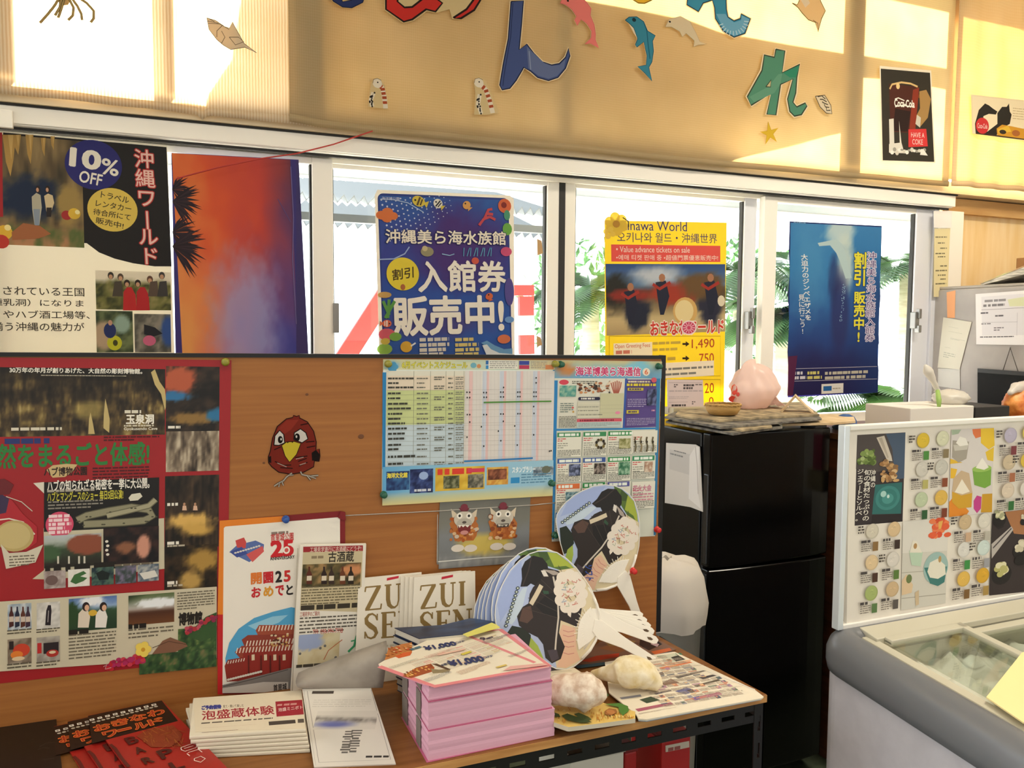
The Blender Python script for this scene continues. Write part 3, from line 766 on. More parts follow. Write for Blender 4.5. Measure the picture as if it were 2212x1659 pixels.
# ---------------------------------------------------------------- drink posters on the curtain
S = wall_sheet(YP-.004, 'C', (1285, 440), (1605, 468)); S.base([(1280, 425), (1612, 455), (1640, 1052), (1292, 1040)], 'f0e4cc')
S.poly([(1287, 443), (1605, 470), (1632, 1045), (1300, 1035)], '2f2a20')
S.poly([(1340, 540), (1530, 560), (1490, 860), (1350, 850)], '4a1d10'); S.poly([(1495, 580), (1535, 565), (1510, 840), (1470, 850)], '8a2f18'); S.poly([(1380, 700), (1480, 720), (1460, 850), (1365, 845)], '250d08')
S.line([(1345, 575), (1360, 545), (1420, 532), (1480, 540), (1525, 560)], 9, 'd9b678'); S.ell(1398, 556, 12, 20, 'e8c98a', 12)
S.text('Coca‑Cola'.replace('‑', '-'), 1375, 640, 1505, 695, 'f5efe2', .03, .0)
S.line([(1380, 690), (1420, 680), (1505, 690)], 4, 'f5efe2'); S.line([(1378, 640), (1400, 632), (1440, 650)], 5, 'f5efe2')
for P in ([(1340, 770), (1370, 765), (1375, 960), (1345, 990)], [(1405, 780), (1418, 900), (1425, 960), (1410, 950)], [(1340, 930), (1420, 920), (1440, 990), (1340, 985)]): S.poly(P, 'd9d4c6')
for i in range(14): r_ = random.Random(i); S.ell(1360+i*16, 975+r_.uniform(-14, 14), 12, r_.uniform(6, 16), ('e9e5da', '9a968a', 'cfc9ba')[i % 3], 7)
S.poly([(1545, 975), (1560, 960), (1590, 1005), (1540, 1000)], 'e9e5da')
S.poly([(1465, 835), (1580, 832), (1590, 945), (1465, 950)], 'd23434'); S.text('HAVE A', 1482, 855, 1568, 890, 'f2c7bf', .01); S.text('COKE', 1490, 898, 1558, 935, 'f2c7bf', .01)
S.line([(1530, 620), (1600, 650)], 16, '7a4a20'); S.poly([(1535, 590), (1580, 580), (1610, 640), (1590, 760), (1540, 820), (1515, 750), (1540, 700)], 'a8824a'); S.poly([(1520, 740), (1545, 760), (1540, 825), (1510, 800)], 'c9c2b0')
S.done('poster', M_PRINT, 'dark cola poster with a tall iced glass pinned to the curtain', 'poster')
S = wall_sheet(YP-.03, 'C', (1875, 615), (2212, 652)); S.base([(1870, 610), (2330, 660), (2330, 925), (1878, 862)], 'efdcb4')
S.poly([(1880, 620), (2322, 668), (2322, 916), (1886, 858)], 'f3e2bc')
dog = [(1895, 800), (1920, 710), (1960, 668), (1985, 680), (2010, 700), (2040, 720), (2030, 740), (1985, 735), (1950, 750), (1945, 820), (1975, 850), (2040, 800), (2040, 730), (2070, 690), (2100, 690), (2115, 668), (2120, 720), (2132, 740), (2120, 800), (2060, 835), (2030, 880), (1900, 862)]
S.poly(dog, '241f17'); S.poly([(2035, 830), (2070, 805), (2130, 815), (2200, 830), (2330, 850), (2330, 915), (2040, 880)], 'd99a26'); S.poly([(2040, 835), (2110, 812), (2130, 850), (2050, 862)], 'e8bb3a'); S.ell(2160, 860, 26, 20, 'b0662a'); S.ell(2075, 852, 22, 14, '30261a')
S.poly([(1900, 855), (2330, 912), (2330, 918), (1900, 865)], '3a2d1c')
S.ell(1943, 812, 42, 52, 'cf3030'); S.text('Coca-Cola', 1912, 795, 1975, 832, 'f0d6cc', .01)
S.greek(2140, 690, 2320, 790, 5, 'c2a878', .25, 4)
S.done('poster', M_PRINT, 'cream poster of a black dog, red disc and yellow car on the orange curtain', 'poster')

# red cord looping across in front of the window head
P = [onY(380, 386, 2.69), onY(470, 362, 2.69), onY(560, 343, 2.69), onY(640, 332, 2.69), onY(720, 312, 2.69), onY(805, 283, 2.665)]
build('red_cord', MB().tube(P, .0022, 6), mat('red_cord', 'b0352c', .7), smooth=True, label='thin red cord strung across the window head above the sunset poster', cat='cord')
# ================================================================ notice board and the table under it
BA, BB = np.array([-.30, 1.80, 0]), np.array([1.15, 1.75, 0])
BU = (BB-BA)/np.linalg.norm(BB-BA); BN = np.array([BU[1], -BU[0], 0.])            # faces the room
ZT = .71                                                                          # table top
def bpt(x, z, d=0.):
    """a point of the board: X, height, distance in front of it"""
    p = BA + BU*((x-BA[0])/BU[0]); return np.array([p[0], p[1], z]) + BN*d
def onB(x, y, d=0.): return onP(x, y, BA+BN*d, BN)
m_wood = mat('board_wood', 'b87434', .42, spec=.35, node=noise_tint('955c2c', 'a86d36', (.8, .8, 34), 3, 5, lo=.25, hi=.75))
m_woodT = mat('table_wood', 'a8743e', .4, spec=.3, node=noise_tint('784a20', '8c5c30', (1, 26, 26), 3, 5, lo=.3, hi=.7))
m_edge = mat('table_edge_wood', 'c08a4e', .5, node=noise_tint('b37c42', 'cb9658', (2, 20, 20), 4))
m_blk = mat('black_steel', '141312', .38, spec=.4)
zt0, zt1 = onB(-300, 766)[2], onB(1424, 775)[2]
xr = onB(1424, 1000)[0]; xl = -.80
bd = thing('notice_board', bpt(.2, ZT), 'orange wooden notice board edged in black standing along the back of the table', 'notice board')
a_, b_ = bpt(xl, ZT), bpt(xr, ZT); a2, b2 = bpt(xl, zt0), bpt(xr, zt1)
panel = build('panel', MB().prism([a_, b_, b2, a2], -BN*.014), m_wood, bd)
for x_, y_, r_ in ((780, 943, 6), (663, 852, 3), (570, 1000, 2.5)):                 # knots in the wood
    p = onB(x_, y_, .0004); s = r_/900; kn = MB()
    kn.hexa([p+BU*s*cos(t)+np.array([0, 0, s*.8*sin(t)]) for t in np.linspace(0, 2*pi, 13)[:-1]], [p+BN*.0003+BU*s*.8*cos(t)+np.array([0, 0, s*.6*sin(t)]) for t in np.linspace(0, 2*pi, 13)[:-1]])
    build('knot', kn, mat('wood_knot', '6a3d1a', .5), panel)
c_ = np.array([0, 0, .008])
build('top_edge', MB().hexa([a2-BN*.016, b2-BN*.016, b2+BN*.004, a2+BN*.004], [a2-BN*.016+c_, b2-BN*.016+c_, b2+BN*.004+c_, a2+BN*.004+c_]), m_blk, bd)
# slotted angle post at the board's right end
def slotted(P, D, S, T, L, w, th, slots, sl, sw):
    """flat bar from P along D (length L), width w along S, thickness th along T, pierced by slots (positions along D, length sl, width sw)"""
    mb = MB(); D, S, T, P = (np.array(q, float) for q in (D, S, T, P))
    def bx(d0, d1, s0, s1):
        q = [P+D*d0+S*s0, P+D*d1+S*s0, P+D*d1+S*s1, P+D*d0+S*s1]; mb.prism(q, T*th)
    g = (w-sw)/2
    bx(0, L, 0, g); bx(0, L, w-g, w); d = 0
    for s in sorted(slots):
        if s > d: bx(d, s, g, w-g)
        d = s+sl
    if d < L: bx(d, L, g, w-g)
    return mb
zpost = zt1+.008
q0 = bpt(xr-.006, ZT, -.0155); Lp = zpost-ZT
sl_ = [.03+.072*i for i in range(int(Lp/.072))]
build('slotted_post', slotted(q0, (0, 0, 1), BU, -BN, Lp, .026, .003, sl_, .034, .007), m_blk, bd)
build('slotted_post', slotted(q0+BU*.026, (0, 0, 1), -BN, BU, Lp, .03, .003, sl_, .034, .009), m_blk, bd)

tb = thing('table', (.25, 1.58, 0), 'narrow wood-topped table on a black slotted steel frame', 'table')
RR, FR = onZ(1396, 1367, ZT), onZ(1657, 1500, ZT)
yf = FR[1]
top = [np.array([-.85, yf, ZT-.017]), np.array([FR[0], yf, ZT-.017]), np.array([RR[0]+.012, 1.80, ZT-.017]), np.array([-.85, 1.845, ZT-.017])]
build('table_top', MB().prism(top, (0, 0, .017)), m_woodT, tb, bevel=.0015)
build('edge_band', MB().box((-.85, yf-.0015, ZT-.0165), (FR[0]-.001, yf-.0002, ZT-.001)), m_edge, tb)
zr = ZT-.0175
for j, (P, D, L) in enumerate((((-.85, yf+.004, zr), (1, 0, 0), FR[0]+.85-.004), ((-.85, 1.78, zr), (1, 0, 0), RR[0]+.85-.004))):
    build('rail', slotted(P, D, (0, 0, -1), (0, 1, 0), L, .042, .003, [.015+.061*i for i in range(int(L/.061))], .034, .010), m_blk, tb)
build('rail', slotted((FR[0]-.006, yf+.01, zr), (0, 1, 0), (0, 0, -1), (-1, 0, 0), 1.77-yf, .042, .003, [.02+.061*i for i in range(5)], .034, .010), m_blk, tb)
for x_, y_ in ((FR[0]-.004, yf+.003), (RR[0]+.006, 1.775)):
    s_ = 1 if y_ < 1.6 else -1
    mb = slotted((x_, y_, 0), (0, 0, 1), (-1, 0, 0), (0, s_, 0), zr, .026, .003, [.02+.061*i for i in range(11)], .034, .007)
    m2 = slotted((x_, y_, 0), (0, 0, 1), (0, s_, 0), (-1, 0, 0), zr, .026, .003, [.02+.061*i for i in range(11)], .034, .007)
    mb.add(m2.v, m2.f); build('leg', mb, m_blk, tb)
for y_ in (yf+.003, 1.775):
    build('leg', MB().box((-.84, y_, 0), (-.81, y_+.003, zr)), m_blk, tb)

# thin grey wire stretched over the board
P = [onB(740, 1114, .003), onB(945, 1104, .003), onB(1150, 1091, .003), onB(1200, 1086, .003)]
build('wire', MB().tube(P, .0012, 6), mat('grey_wire', 'b9b3aa', .4, .5), smooth=True, label='thin pale wire stretched level across the notice board', cat='wire')

# drawing pins
def pin(x, y, col, label, d=.004):
    p = onB(x, y, d); t = thing('push_pin', p, label, 'push pin', 'push pins on the notice board')
    T = BN; A = BU; B = np.cross(T, A)
    build('head', MB().lathe([(.0075, 0), (.0085, .002), (.0078, .004), (.0045, .006), (.0042, .010), (.0065, .012), (.0068, .014), (.004, .0155)], p, 14, (A, B, T)), mat('pin_'+col, {'green': '1f5b45', 'olive': '8f8a2e', 'blue': '24509a', 'red': 'cf2a2a', 'dark': '2a4038'}[col], .3), t, smooth=True)
    build('point', MB().tube([p-T*.004, p], .0008, 5), mat('pin_steel', 'a8a8a8', .3, 1.), t)
for x_, y_, c_, lb in ((487, 782, 'olive', 'olive pin at the top right corner of the red cave poster'), (838, 786, 'olive', 'olive pin at the top left of the event calendar'),
                      (1198, 786, 'olive', 'olive pin where the event calendar meets the newsletter'), (1210, 787, 'green', 'green pin at the newsletter\'s top left corner'),
                      (1421, 791, 'green', 'green pin at the newsletter\'s top right corner'), (828, 1068, 'green', 'green pin at the bottom left of the event calendar'),
                      (1190, 1043, 'green', 'green pin at the bottom right of the event calendar'), (1197, 1155, 'green', 'green pin on the newsletter edge left of the upper fan'),
                      (1418, 1143, 'red', 'red pin right of the upper fan near the board edge'), (617, 1121, 'blue', 'blue pin at the top of the orange castle poster')):
    pin(x_, y_, c_, lb)

# hand-cut bird pinned to the wood
S = Sheet(onB(560, 880, .0015), BU, BN, 'D')
body = [(1745, 1300), (1760, 1215), (1790, 1140), (1850, 1090), (1890, 1082), (1895, 1068), (1915, 1075), (1932, 1068), (1935, 1085), (1985, 1110), (2025, 1170), (2042, 1240), (2040, 1290), (2062, 1285), (2066, 1330), (2060, 1365), (2030, 1362), (2025, 1400), (1960, 1435), (1880, 1448), (1800, 1435), (1755, 1400), (1735, 1375), (1733, 1335)]
S.base(body, '8e2f22', .0008); S.line(body, 6, '24110d', True)
S.poly([(1790, 1160), (1850, 1100), (1930, 1095), (1880, 1160), (1820, 1200)], 'a53a2a'); S.poly([(1735, 1335), (1750, 1330), (1752, 1375), (1737, 1372)], '1f1412'); S.poly([(2012, 1310), (2040, 1290), (2064, 1320), (2058, 1362), (2015, 1360)], '1f1412')
for E_ in ([(1768, 1260), (1775, 1200), (1805, 1165), (1832, 1190), (1838, 1245), (1800, 1262)], [(1898, 1225), (1900, 1180), (1940, 1155), (1975, 1180), (1988, 1220), (1950, 1245)]):
    S.poly(E_, 'f0ece2'); S.line(E_, 7, '1d1412', True)
S.ell(1810, 1225, 16, 24, '17110f', 16); S.ell(1918, 1210, 18, 26, '17110f', 16); S.ell(1815, 1222, 6, 8, 'e8e2d8', 10); S.ell(1914, 1205, 6, 9, 'e8e2d8', 10)
bk = [(1818, 1262), (1850, 1240), (1900, 1236), (1942, 1250), (1915, 1320), (1870, 1370), (1840, 1330)]
S.poly(bk, 'e9d33f'); S.line(bk, 5, '2a1c12', True); S.ell(1858, 1242, 5, 5, '2a1c12', 8); S.ell(1888, 1240, 5, 5, '2a1c12', 8)
for L_ in ([(1770, 1290), (1815, 1270)], [(1775, 1365), (1830, 1390), (1880, 1388)], [(1810, 1405), (1890, 1410)], [(1905, 1340), (1985, 1330)], [(1925, 1365), (1980, 1345)], [(1930, 1395), (1985, 1370)], [(1975, 1240), (2030, 1235)], [(1980, 1275), (2035, 1265)], [(1940, 1130), (1990, 1120)]): S.line(L_, 6, '2a1511')
for L_ in ([(1790, 1375), (1850, 1400)], [(1910, 1350), (1960, 1338)], [(1935, 1388), (1975, 1375)]): S.line(L_, 5, 'cfb5a8')
for L_, w in (([(1885, 1440), (1850, 1465), (1830, 1490), (1800, 1505), (1770, 1525)], 9), ([(1820, 1495), (1830, 1520)], 7), ([(1805, 1502), (1800, 1530)], 6), ([(1865, 1455), (1895, 1452)], 6), ([(1940, 1430), (1950, 1450), (2000, 1460), (2055, 1455)], 9), ([(1985, 1460), (2005, 1485)], 7), ([(2000, 1462), (2040, 1475)], 7)):
    S.line(L_, w+5, '241612'); S.line(L_, w, 'cfc4b4')
S.done('paper_bird', M_CUT, 'round red-brown paper bird with a big yellow beak pinned to the bare wood', 'cut-out')
# ================================================================ posters on the windows
SUN1 = lambda u, v: mixc(mixc(mixc(ramp(u*.62+.4*fbm(u, v, 3, 4, 5)-.1, 0, 'ee9a4c', .25, 'e05a30', .52, 'c9463a', .78, '7d4068', 1, '4a3a72'), ramp(u+.35*fbm(u, v, 4, 4, 9)-.25, 0, 'f0a860', .3, 'e07a68', .5, 'a8609a', .72, '5f58a8', 1, '3c4096'), np.clip((v-.3)*1.7+.5*(fbm(u, v, 4, 5, 3)-.5), 0, 1)), 'a9a8d4', blob(u, v, .55, .78, .26, .3, .9, 4)*.75), '3a2c48', np.clip((u-.72)*2.2, 0, 1)*np.clip((.5-v)*2, 0, 1)*.8)
YS = 2.748
S = wall_sheet(YS, 'X', (0, 283), (361, 314))                                     # the big poster at the far left
S.base([(-150, 272), (361, 314), (377, 765), (375, 800), (-150, 800)], 'e9e2d0', .0006); S.k = 'A'
S.poly([(20, 855), (1075, 950), (1105, 1660), (1108, 1720), (1000, 1720), (860, 1700), (740, 1670), (640, 1630), (560, 1570), (20, 1560)], '1d1a19')
S.photo(-200, 850, 545, 1600, lambda u, v: mixc(mixc(mixc(ramp(fbm(u, v, 12, 3, 2), .2, '3a3428', .5, '6d5c3f', .8, '9a8256'), '1c2a44', blob(u, v, .52, .56, .3, .2, .6, 1)), 'a58a4e', blob(u, v, .86, .6, .12, .2, .5, 5)), ramp(fbm(u, v, 12, 8, 8), .3, '5c6b38', .7, 'b5835c'), np.clip((v-.78)*14, 0, 1)), 46)
S.poly([(-30, 855), (14, 855), (20, 1400), (-30, 1400)], 'a8262a')
for x0, y0, h, w in ((60, 870, 270, 44), (190, 870, 190, 26), (110, 870, 130, 26), (280, 890, 120, 16), (340, 880, 90, 14)): S.poly([(x0-w, y0), (x0+w, y0), (x0+w*.6, y0+h*.6), (x0+8, y0+h), (x0-w*.5, y0+h*.65)], 'b8924e'); S.poly([(x0-w*.2, y0), (x0+w*.6, y0), (x0+w*.3, y0+h*.6)], 'd1ad68')
for P, c in (([(205, 1270), (235, 1245), (262, 1260), (270, 1340), (255, 1450), (222, 1450), (208, 1350)], 'b9b39c'), ([(215, 1350), (258, 1350), (254, 1455), (224, 1455)], '8f9aa8'), ([(285, 1265), (310, 1250), (340, 1262), (350, 1310), (330, 1370), (300, 1370)], 'd8c49a'), ([(300, 1340), (335, 1340), (330, 1400), (300, 1400)], '2a2424')): S.poly(P, c)
for x, y in ((245, 1222), (308, 1222)): S.ell(x, y, 15, 24, '2b201b', 12); S.ell(x-3, y+4, 9, 14, 'c9987a', 12)
for i, (x, y, r, c) in enumerate(((430, 1390, 34, 'a8322f'), (480, 1380, 40, 'dfb840'), (500, 1370, 16, 'f2e6a8'), (30, 1500, 52, 'e6b83a'), (10, 1560, 50, 'c23a2e'), (50, 1470, 22, 'f4e39a'))): S.ell(x, y, r, r*.9, c, 14)
S.poly([(75, 1500), (150, 1440), (260, 1460), (330, 1510), (250, 1540), (80, 1550)], 'a8683f')
S.ell(605, 1065, 182, 160, '2a2a72', 40)
S.text3('10', (463, 955), (648, 985), (455, 1068), 'efe9da', .045); S.text3('%', (662, 1020), (768, 1040), (655, 1120), 'efe9da', .02); S.text3('OFF', (520, 1100), (664, 1130), (508, 1172), 'efe9da', .02)
S.ell(728, 1355, 160, 140, 'e4c75a', 40)
for i, (s, x0, x1, y) in enumerate((('トラベル', 655, 835, 1235), ('レンタカー', 622, 850, 1290), ('待合所にて', 605, 845, 1345), ('販売中!', 622, 800, 1400))): S.text3(s, (x0, y), (x1, y+40), (x0-5, y+40), '3a3320', .012)
S.k = 'X'
S.vtext('沖縄ワールド', 288, 320, 338, 574, 'b8332f', .06, 8); S.vtext('沖縄ワールド', 288, 320, 338, 574, 'efc9bd', .012, 8)
S.k = 'D'
for s, x0, y0, x1, y1 in (('されている王国', 20, 235, 545, 300), ('鍾乳洞）になりま', -60, 312, 540, 368), ('やハブ酒工場等、', 20, 388, 580, 446), ('揃う沖縄の魅力が', -55, 465, 545, 525)): S.text(s, x0, y0, x1, y1, '4a453c', .008)
S.photo(615, 130, 1105, 390, lambda u, v: mixc(ramp(fbm(u, v, 12, 8, 3), .25, '3a3f24', .5, '6a6a38', .8, '9a9060'), 'ddd5c2', np.clip((.22-v+.2*fbm(u, v, 9, 2, 6))*8, 0, 1)), 26)
for x, y, c in ((715, 165, '3c352c'), (778, 175, '57483a'), (820, 215, '2c211c'), (890, 215, '2c211c'), (968, 190, '6a4a38'), (1045, 165, '4a4440')): S.ell(x, y, 20, 24, c, 12); S.ell(x, y+8, 13, 15, 'c79a78', 10)
for x, c in ((830, 'c22a2a'), (915, 'b8262a')): S.poly([(x-35, 390), (x-32, 270), (x-10, 240), (x+20, 240), (x+45, 290), (x+52, 390)], c)
for x, c in ((760, '4c4438'), (990, '5c4c40'), (1050, '3f3c3a')): S.poly([(x-35, 300), (x-20, 205), (x+25, 200), (x+35, 300)], c)
S.photo(618, 392, 862, 660, lambda u, v: mixc(mixc(ramp(fbm(u, v, 6, 6, 8), .3, '2c3a28', .7, '6f7a52'), 'b09a80', blob(u, v, .2, .6, .3, .35)), '8fa89c', blob(u, v, .7, .32, .22, .22)), 16)
S.ell(740, 600, 48, 48, 'c9c930', 20); S.ell(745, 600, 16, 20, '4a4a20', 12); S.ell(710, 520, 40, 50, '27356a', 16); S.ell(712, 470, 14, 18, 'c99a80', 12)
S.photo(866, 412, 1106, 660, lambda u, v: mixc(ramp(fbm(u, v, 8, 6, 12), .3, '4a4a44', .7, '8a857a'), '2f4f8f', blob(u, v, .93, .45, .2, .4)), 14)
S.poly([(930, 480), (1000, 500), (1050, 540), (990, 560), (930, 545)], '23242c'); S.ell(965, 585, 42, 34, 'd0688a', 14)
S.done('poster', M_THIN, 'black and cream cave-park poster with a blue discount disc, far left of the windows', 'poster')

S = wall_sheet(YS-.004, 'X', (370, 330), (645, 345))                              # sunset
S.base([(370, 330), (645, 345), (668, 800), (380, 800)], '3d3478', .0005)
S.photo(371, 331, 646, 800, SUN1, 60)
S.poly([(645, 345), (668, 800), (640, 800), (640, 345)], '40366f')
S.k = 'A'
def spiky(cx, cy, R, n, a0, a1, seed):
    r = random.Random(seed)
    for i in range(n):
        a = rd(a0+(a1-a0)*i/(n-1)+r.uniform(-4, 4)); L_ = R*r.uniform(.75, 1.1); w_ = R*.045
        S.poly([(cx, cy), (cx+L_*.55*cos(a)-w_*sin(a), cy-L_*.55*sin(a)-w_*cos(a)), (cx+L_*cos(a), cy-L_*sin(a)+L_*.12), (cx+L_*.5*cos(a)+w_*sin(a), cy-L_*.5*sin(a)+w_*cos(a))], ('2a1c26', '37262c', '241820')[i % 3])
spiky(1112, 1225, 135, 16, -62, 70, 2); spiky(1112, 1300, 190, 18, -55, 40, 3); spiky(1112, 1500, 170, 16, -60, 62, 4); spiky(1112, 1590, 215, 22, -58, 45, 5)
S.k = 'X'
S.line([(628, 360), (634, 470), (632, 560), (640, 700)], 2.2, '6f6296'); S.line([(600, 430), (628, 480)], 1.4, '5f4f86')
S.done('poster', M_THIN, 'sunset poster fading from orange to purple with palm silhouettes, second from left', 'poster')

S = wall_sheet(2.762, 'B', (210, 1222), (1100, 1258))                             # aquarium
S.base([(225, 1225), (1080, 1262), (1105, 1285), (1112, 2400), (240, 2400), (208, 1260)], 'e6dfd2', .0006)
BLUE = lambda u, v: mixc(mixc(ramp(v+.25*(fbm(u, v, 4, 3, 2)-.5), 0, '3060aa', .25, '3a4294', .5, '2f52a4', .8, '2f5cae', 1, '2a4a8c'), '4a2f78', blob(u, v, .62, .28, .35, .22, .8, 6)), '57407f', blob(u, v, .4, .72, .4, .08, .9, 7)*.7)
def rrect(S, x0, y0, x1, y1, r, col):
    a, b = S.uv(x0, y0), S.uv(x1, y1); rr = np.linalg.norm(S.uv(x0+r, y0)-a); P = []
    for cx, cy, t0 in ((b[0]-rr, a[1]-rr, 0), (a[0]+rr, a[1]-rr, 90), (a[0]+rr, b[1]+rr, 180), (b[0]-rr, b[1]+rr, 270)):
        P += [(cx+rr*cos(rd(t0+15*i)), cy+rr*sin(rd(t0+15*i))) for i in range(7)]
    S.polyuv(P, col)
rrect(S, 225, 1247, 1096, 2395, 36, '2d3f86')
S.photo(236, 1262, 1086, 2380, BLUE, 30)
r = random.Random(5)
for i in range(15):
    for j in range(9):
        x, y = 250+i*31+j*7, 1290+j*33-i*2+((i % 2)*12)
        if y < 1262 or (x-250)/560+(y-1262)/420 > 1.05: continue
        S.ell(x, y, 6.5-i*.25, 6.5-i*.25, 'cfd6e6', 8)
S.line([(245, 1285), (330, 1290), (420, 1310), (520, 1370)], 6, 'a9bfe0')
S.text('海洋博公園', 252, 1270, 366, 1296, 'c3c9e0', .01)
def fish(S, x, y, a, b, col, rot=0, tail=None, eye=True, st=None):
    S.ell(x, y, a, b, col, 16, -rot); c, s = cos(rd(rot)), sin(rd(rot))
    S.poly([(x+a*.8*c, y+a*.8*s), (x+a*1.5*c-b*.7*s, y+a*1.5*s+b*.7*c), (x+a*1.5*c+b*.7*s, y+a*1.5*s-b*.7*c)], tail or col)
    if st: S.line([(x-b*.8*s*-1, y-b*.8*c), (x+b*.8*s*-1, y+b*.8*c)], a*.28, st); S.line([(x+a*.45*c+b*.6*s, y+a*.45*s-b*.6*c), (x+a*.45*c-b*.6*s, y+a*.45*s+b*.6*c)], a*.22, st)
    if eye: S.ell(x-a*.55*c, y-a*.55*s, b*.2, b*.2, '16161a', 8)
fish(S, 490, 1300, 42, 34, 'd9c24a', 20, None, True, '5a4a2a'); fish(S, 615, 1315, 30, 30, 'e6e0d0', 40, 'd9c24a', True, '20202a'); fish(S, 800, 1325, 24, 28, 'e0a45a', 50)
for x, y, rr in ((250, 1390, 36), (290, 1370, 36), (325, 1395, 32), (285, 1410, 34)): S.ell(x, y, rr, rr*.8, 'd9763f', 12)
S.ell(1045, 1330, 42, 46, 'd9693f', 18); S.ell(1040, 1325, 18, 20, '8a2f28', 12); S.ell(1060, 1390, 20, 34, '4f9a78', 12)
for L_ in ([(880, 1455), (910, 1415), (950, 1400)], [(915, 1410), (940, 1355), (965, 1350)], [(950, 1400), (985, 1420)], [(930, 1380), (970, 1385)]): S.line(L_, 16, 'c44a52')
S.ell(1062, 1480, 30, 40, '6fae4a', 14)
S.text('沖縄美ら海水族館', 275, 1480, 1052, 1582, '1f2a60', .06); S.text('沖縄美ら海水族館', 275, 1480, 1052, 1582, 'efe6d4', .022)
S.ell(545, 1625, 42, 32, '9a9270', 16); S.ell(530, 1605, 18, 18, 'c9b88a', 12)
for i in range(9): S.line([(780+i*22, 1655), (790+i*22+((i % 2)*14-7), 1600)], 5, '5fa8c4')
S.line([(640, 1640), (690, 1650), (720, 1640)], 6, '8fb4d4'); S.ell(1055, 1625, 36, 30, 'd0527a', 14)
S.k = 'E'
S.line([(235, 62), (330, 58), (400, 25), (430, -20)], 8, '9fb4dc')
S.ell(388, 155, 104, 106, 'ead33c', 40); S.text3('割引', (320, 128), (455, 108), (322, 198), '4a3a1a', .02)
S.ell(388, 240, 16, 20, 'b0663a', 10)
S.text('入館券', 485, 70, 1052, 266, 'f2ece0', .028); S.text('販売中!', 325, 305, 1037, 532, 'f2ece0', .032)
S.ell(855, 70, 24, 22, 'd05a48', 14); fish(S, 945, 300, 20, 26, 'd9693f', 70); S.ell(1075, 270, 30, 90, '5a4f96', 18); fish(S, 285, 475, 30, 24, 'd96a4a', 180, None, True, 'f0e6da')
for L_ in ([(260, 330), (300, 420)], [(300, 320), (290, 440)], [(335, 330), (275, 440)]): S.line(L_, 20, '5f9a48')
for x, y, a, c in ((285, 545, 55, 'd05a68'), (340, 560, 40, '7aa848'), (270, 640, 50, '8ab04a'), (275, 590, 30, 'c9b04a'), (1040, 575, 42, 'd9764f'), (1075, 450, 30, '6f9ad0')): S.ell(x, y, a, a*.7, c, 14)
S.ell(410, 625, 38, 36, 'd9a83a', 18); S.line([(440, 620), (470, 600)], 10, 'e0e0dc'); S.ell(270, 290, 45, 20, 'c9a05a', 14)
for i, y in enumerate((566, 600, 632, 662)): S.greek(495, y, 700, y+22, 1, 'd9d2c4', .8, 11+i, 1.); S.greek(725, y, 876, y+22, 1, 'dcc77a', .8, 21+i, 1.)
S.poly([(892, 600), (930, 585), (980, 615), (1040, 640), (1094, 635), (1094, 680), (1094, 720), (960, 720), (960, 660), (930, 625)], '6fa0c8'); S.poly([(900, 615), (930, 610), (955, 640), (1010, 665), (1094, 672), (1094, 720), (945, 720)], 'e3e6e6')
S.done('poster', M_THIN, 'blue aquarium ticket poster with sea creatures and a yellow disc on the second window', 'poster')

S = wall_sheet(2.762, 'X', (1306, 474), (1570, 481))                              # yellow price poster
S.base([(1306, 476), (1570, 481), (1563, 905), (1308, 905)], 'f2d92e', .0006)
S.text('Okinawa World', 1322, 475, 1484, 500, 'efe0a0', .02); S.text('Okinawa World', 1322, 475, 1484, 500, '4a3a5a', .0)
S.text('오키나와 월드・沖縄世界', 1333, 501, 1549, 526, '54456a', .004)
S.rect(1320, 528, 1556, 566, 'e0564e'); S.text('• Value advance tickets on sale', 1331, 532, 1490, 546, 'f4dfd2', .004); S.text('•예매 티켓 판매 중 •超値門票優恵販売中!', 1331, 550, 1551, 563, 'f4dfd2', .004)
def DRUM(u, v):
    c = ramp(v, 0, '2f4f8a', .3, '5f80a8', .38, '4a4238', .62, '8a7a5a', .78, 'c9b88a', 1, 'b09c74')
    c = mixc(c, 'd4dbe4', blob(u, v, .42, .16, .2, .12, .9, 2)*.8); c = mixc(c, '2a2a26', blob(u, v, .08, .4, .12, .25, .5, 5)); c = mixc(c, '8a3026', blob(u, v, .2, .45, .16, .1, .4, 7)); c = mixc(c, 'a03a28', blob(u, v, .55, .42, .22, .16, .4, 8)); c = mixc(c, '23283c', blob(u, v, .25, .7, .1, .22, .4, 9)); c = mixc(c, '2a2c40', blob(u, v, .86, .62, .1, .3, .4, 10)); return mixc(c, '6a5030', blob(u, v, .8, .32, .2, .2, .5, 11))
S.photo(1308, 570, 1567, 716, DRUM, 44)
S.ell(1480, 672, 26, 30, 'd9b06a', 20); S.ell(1478, 672, 20, 24, 'ecd9a0', 20); S.ell(1558, 650, 8, 12, 'e8dcc0', 12)
for x, y in ((1362, 660), (1430, 640), (1535, 640)): S.poly([(x-14, y-30), (x+8, y-34), (x+16, y), (x+4, y+40), (x-4, y+40), (x-10, y)], '23263a'); S.ell(x, y-40, 7, 9, 'b07a5a', 10); S.line([(x-20, y-26), (x-5, y-16), (x+18, y-30)], 6, 'a8342a')
S.text('おきなわワールド', 1405, 695, 1563, 719, 'f6ece0', .09); S.text('おきなわワールド', 1405, 695, 1563, 719, 'd8402f', .03)
S.ell(1488, 708, 17, 16, 'f3dfe0', 20); S.ell(1488, 708, 14, 13, 'd2486c', 20)
for i in range(12): a = rd(30*i); S.line([(1488+4*cos(a), 708+4*sin(a)), (1488+13*cos(a), 708+12*sin(a))], 1.4, 'f3c9d2')
def frame(S, x0, y0, x1, y1, w, col): S.line([(x0, y0), (x1, y0), (x1, y1), (x0, y1)], w, col, True)
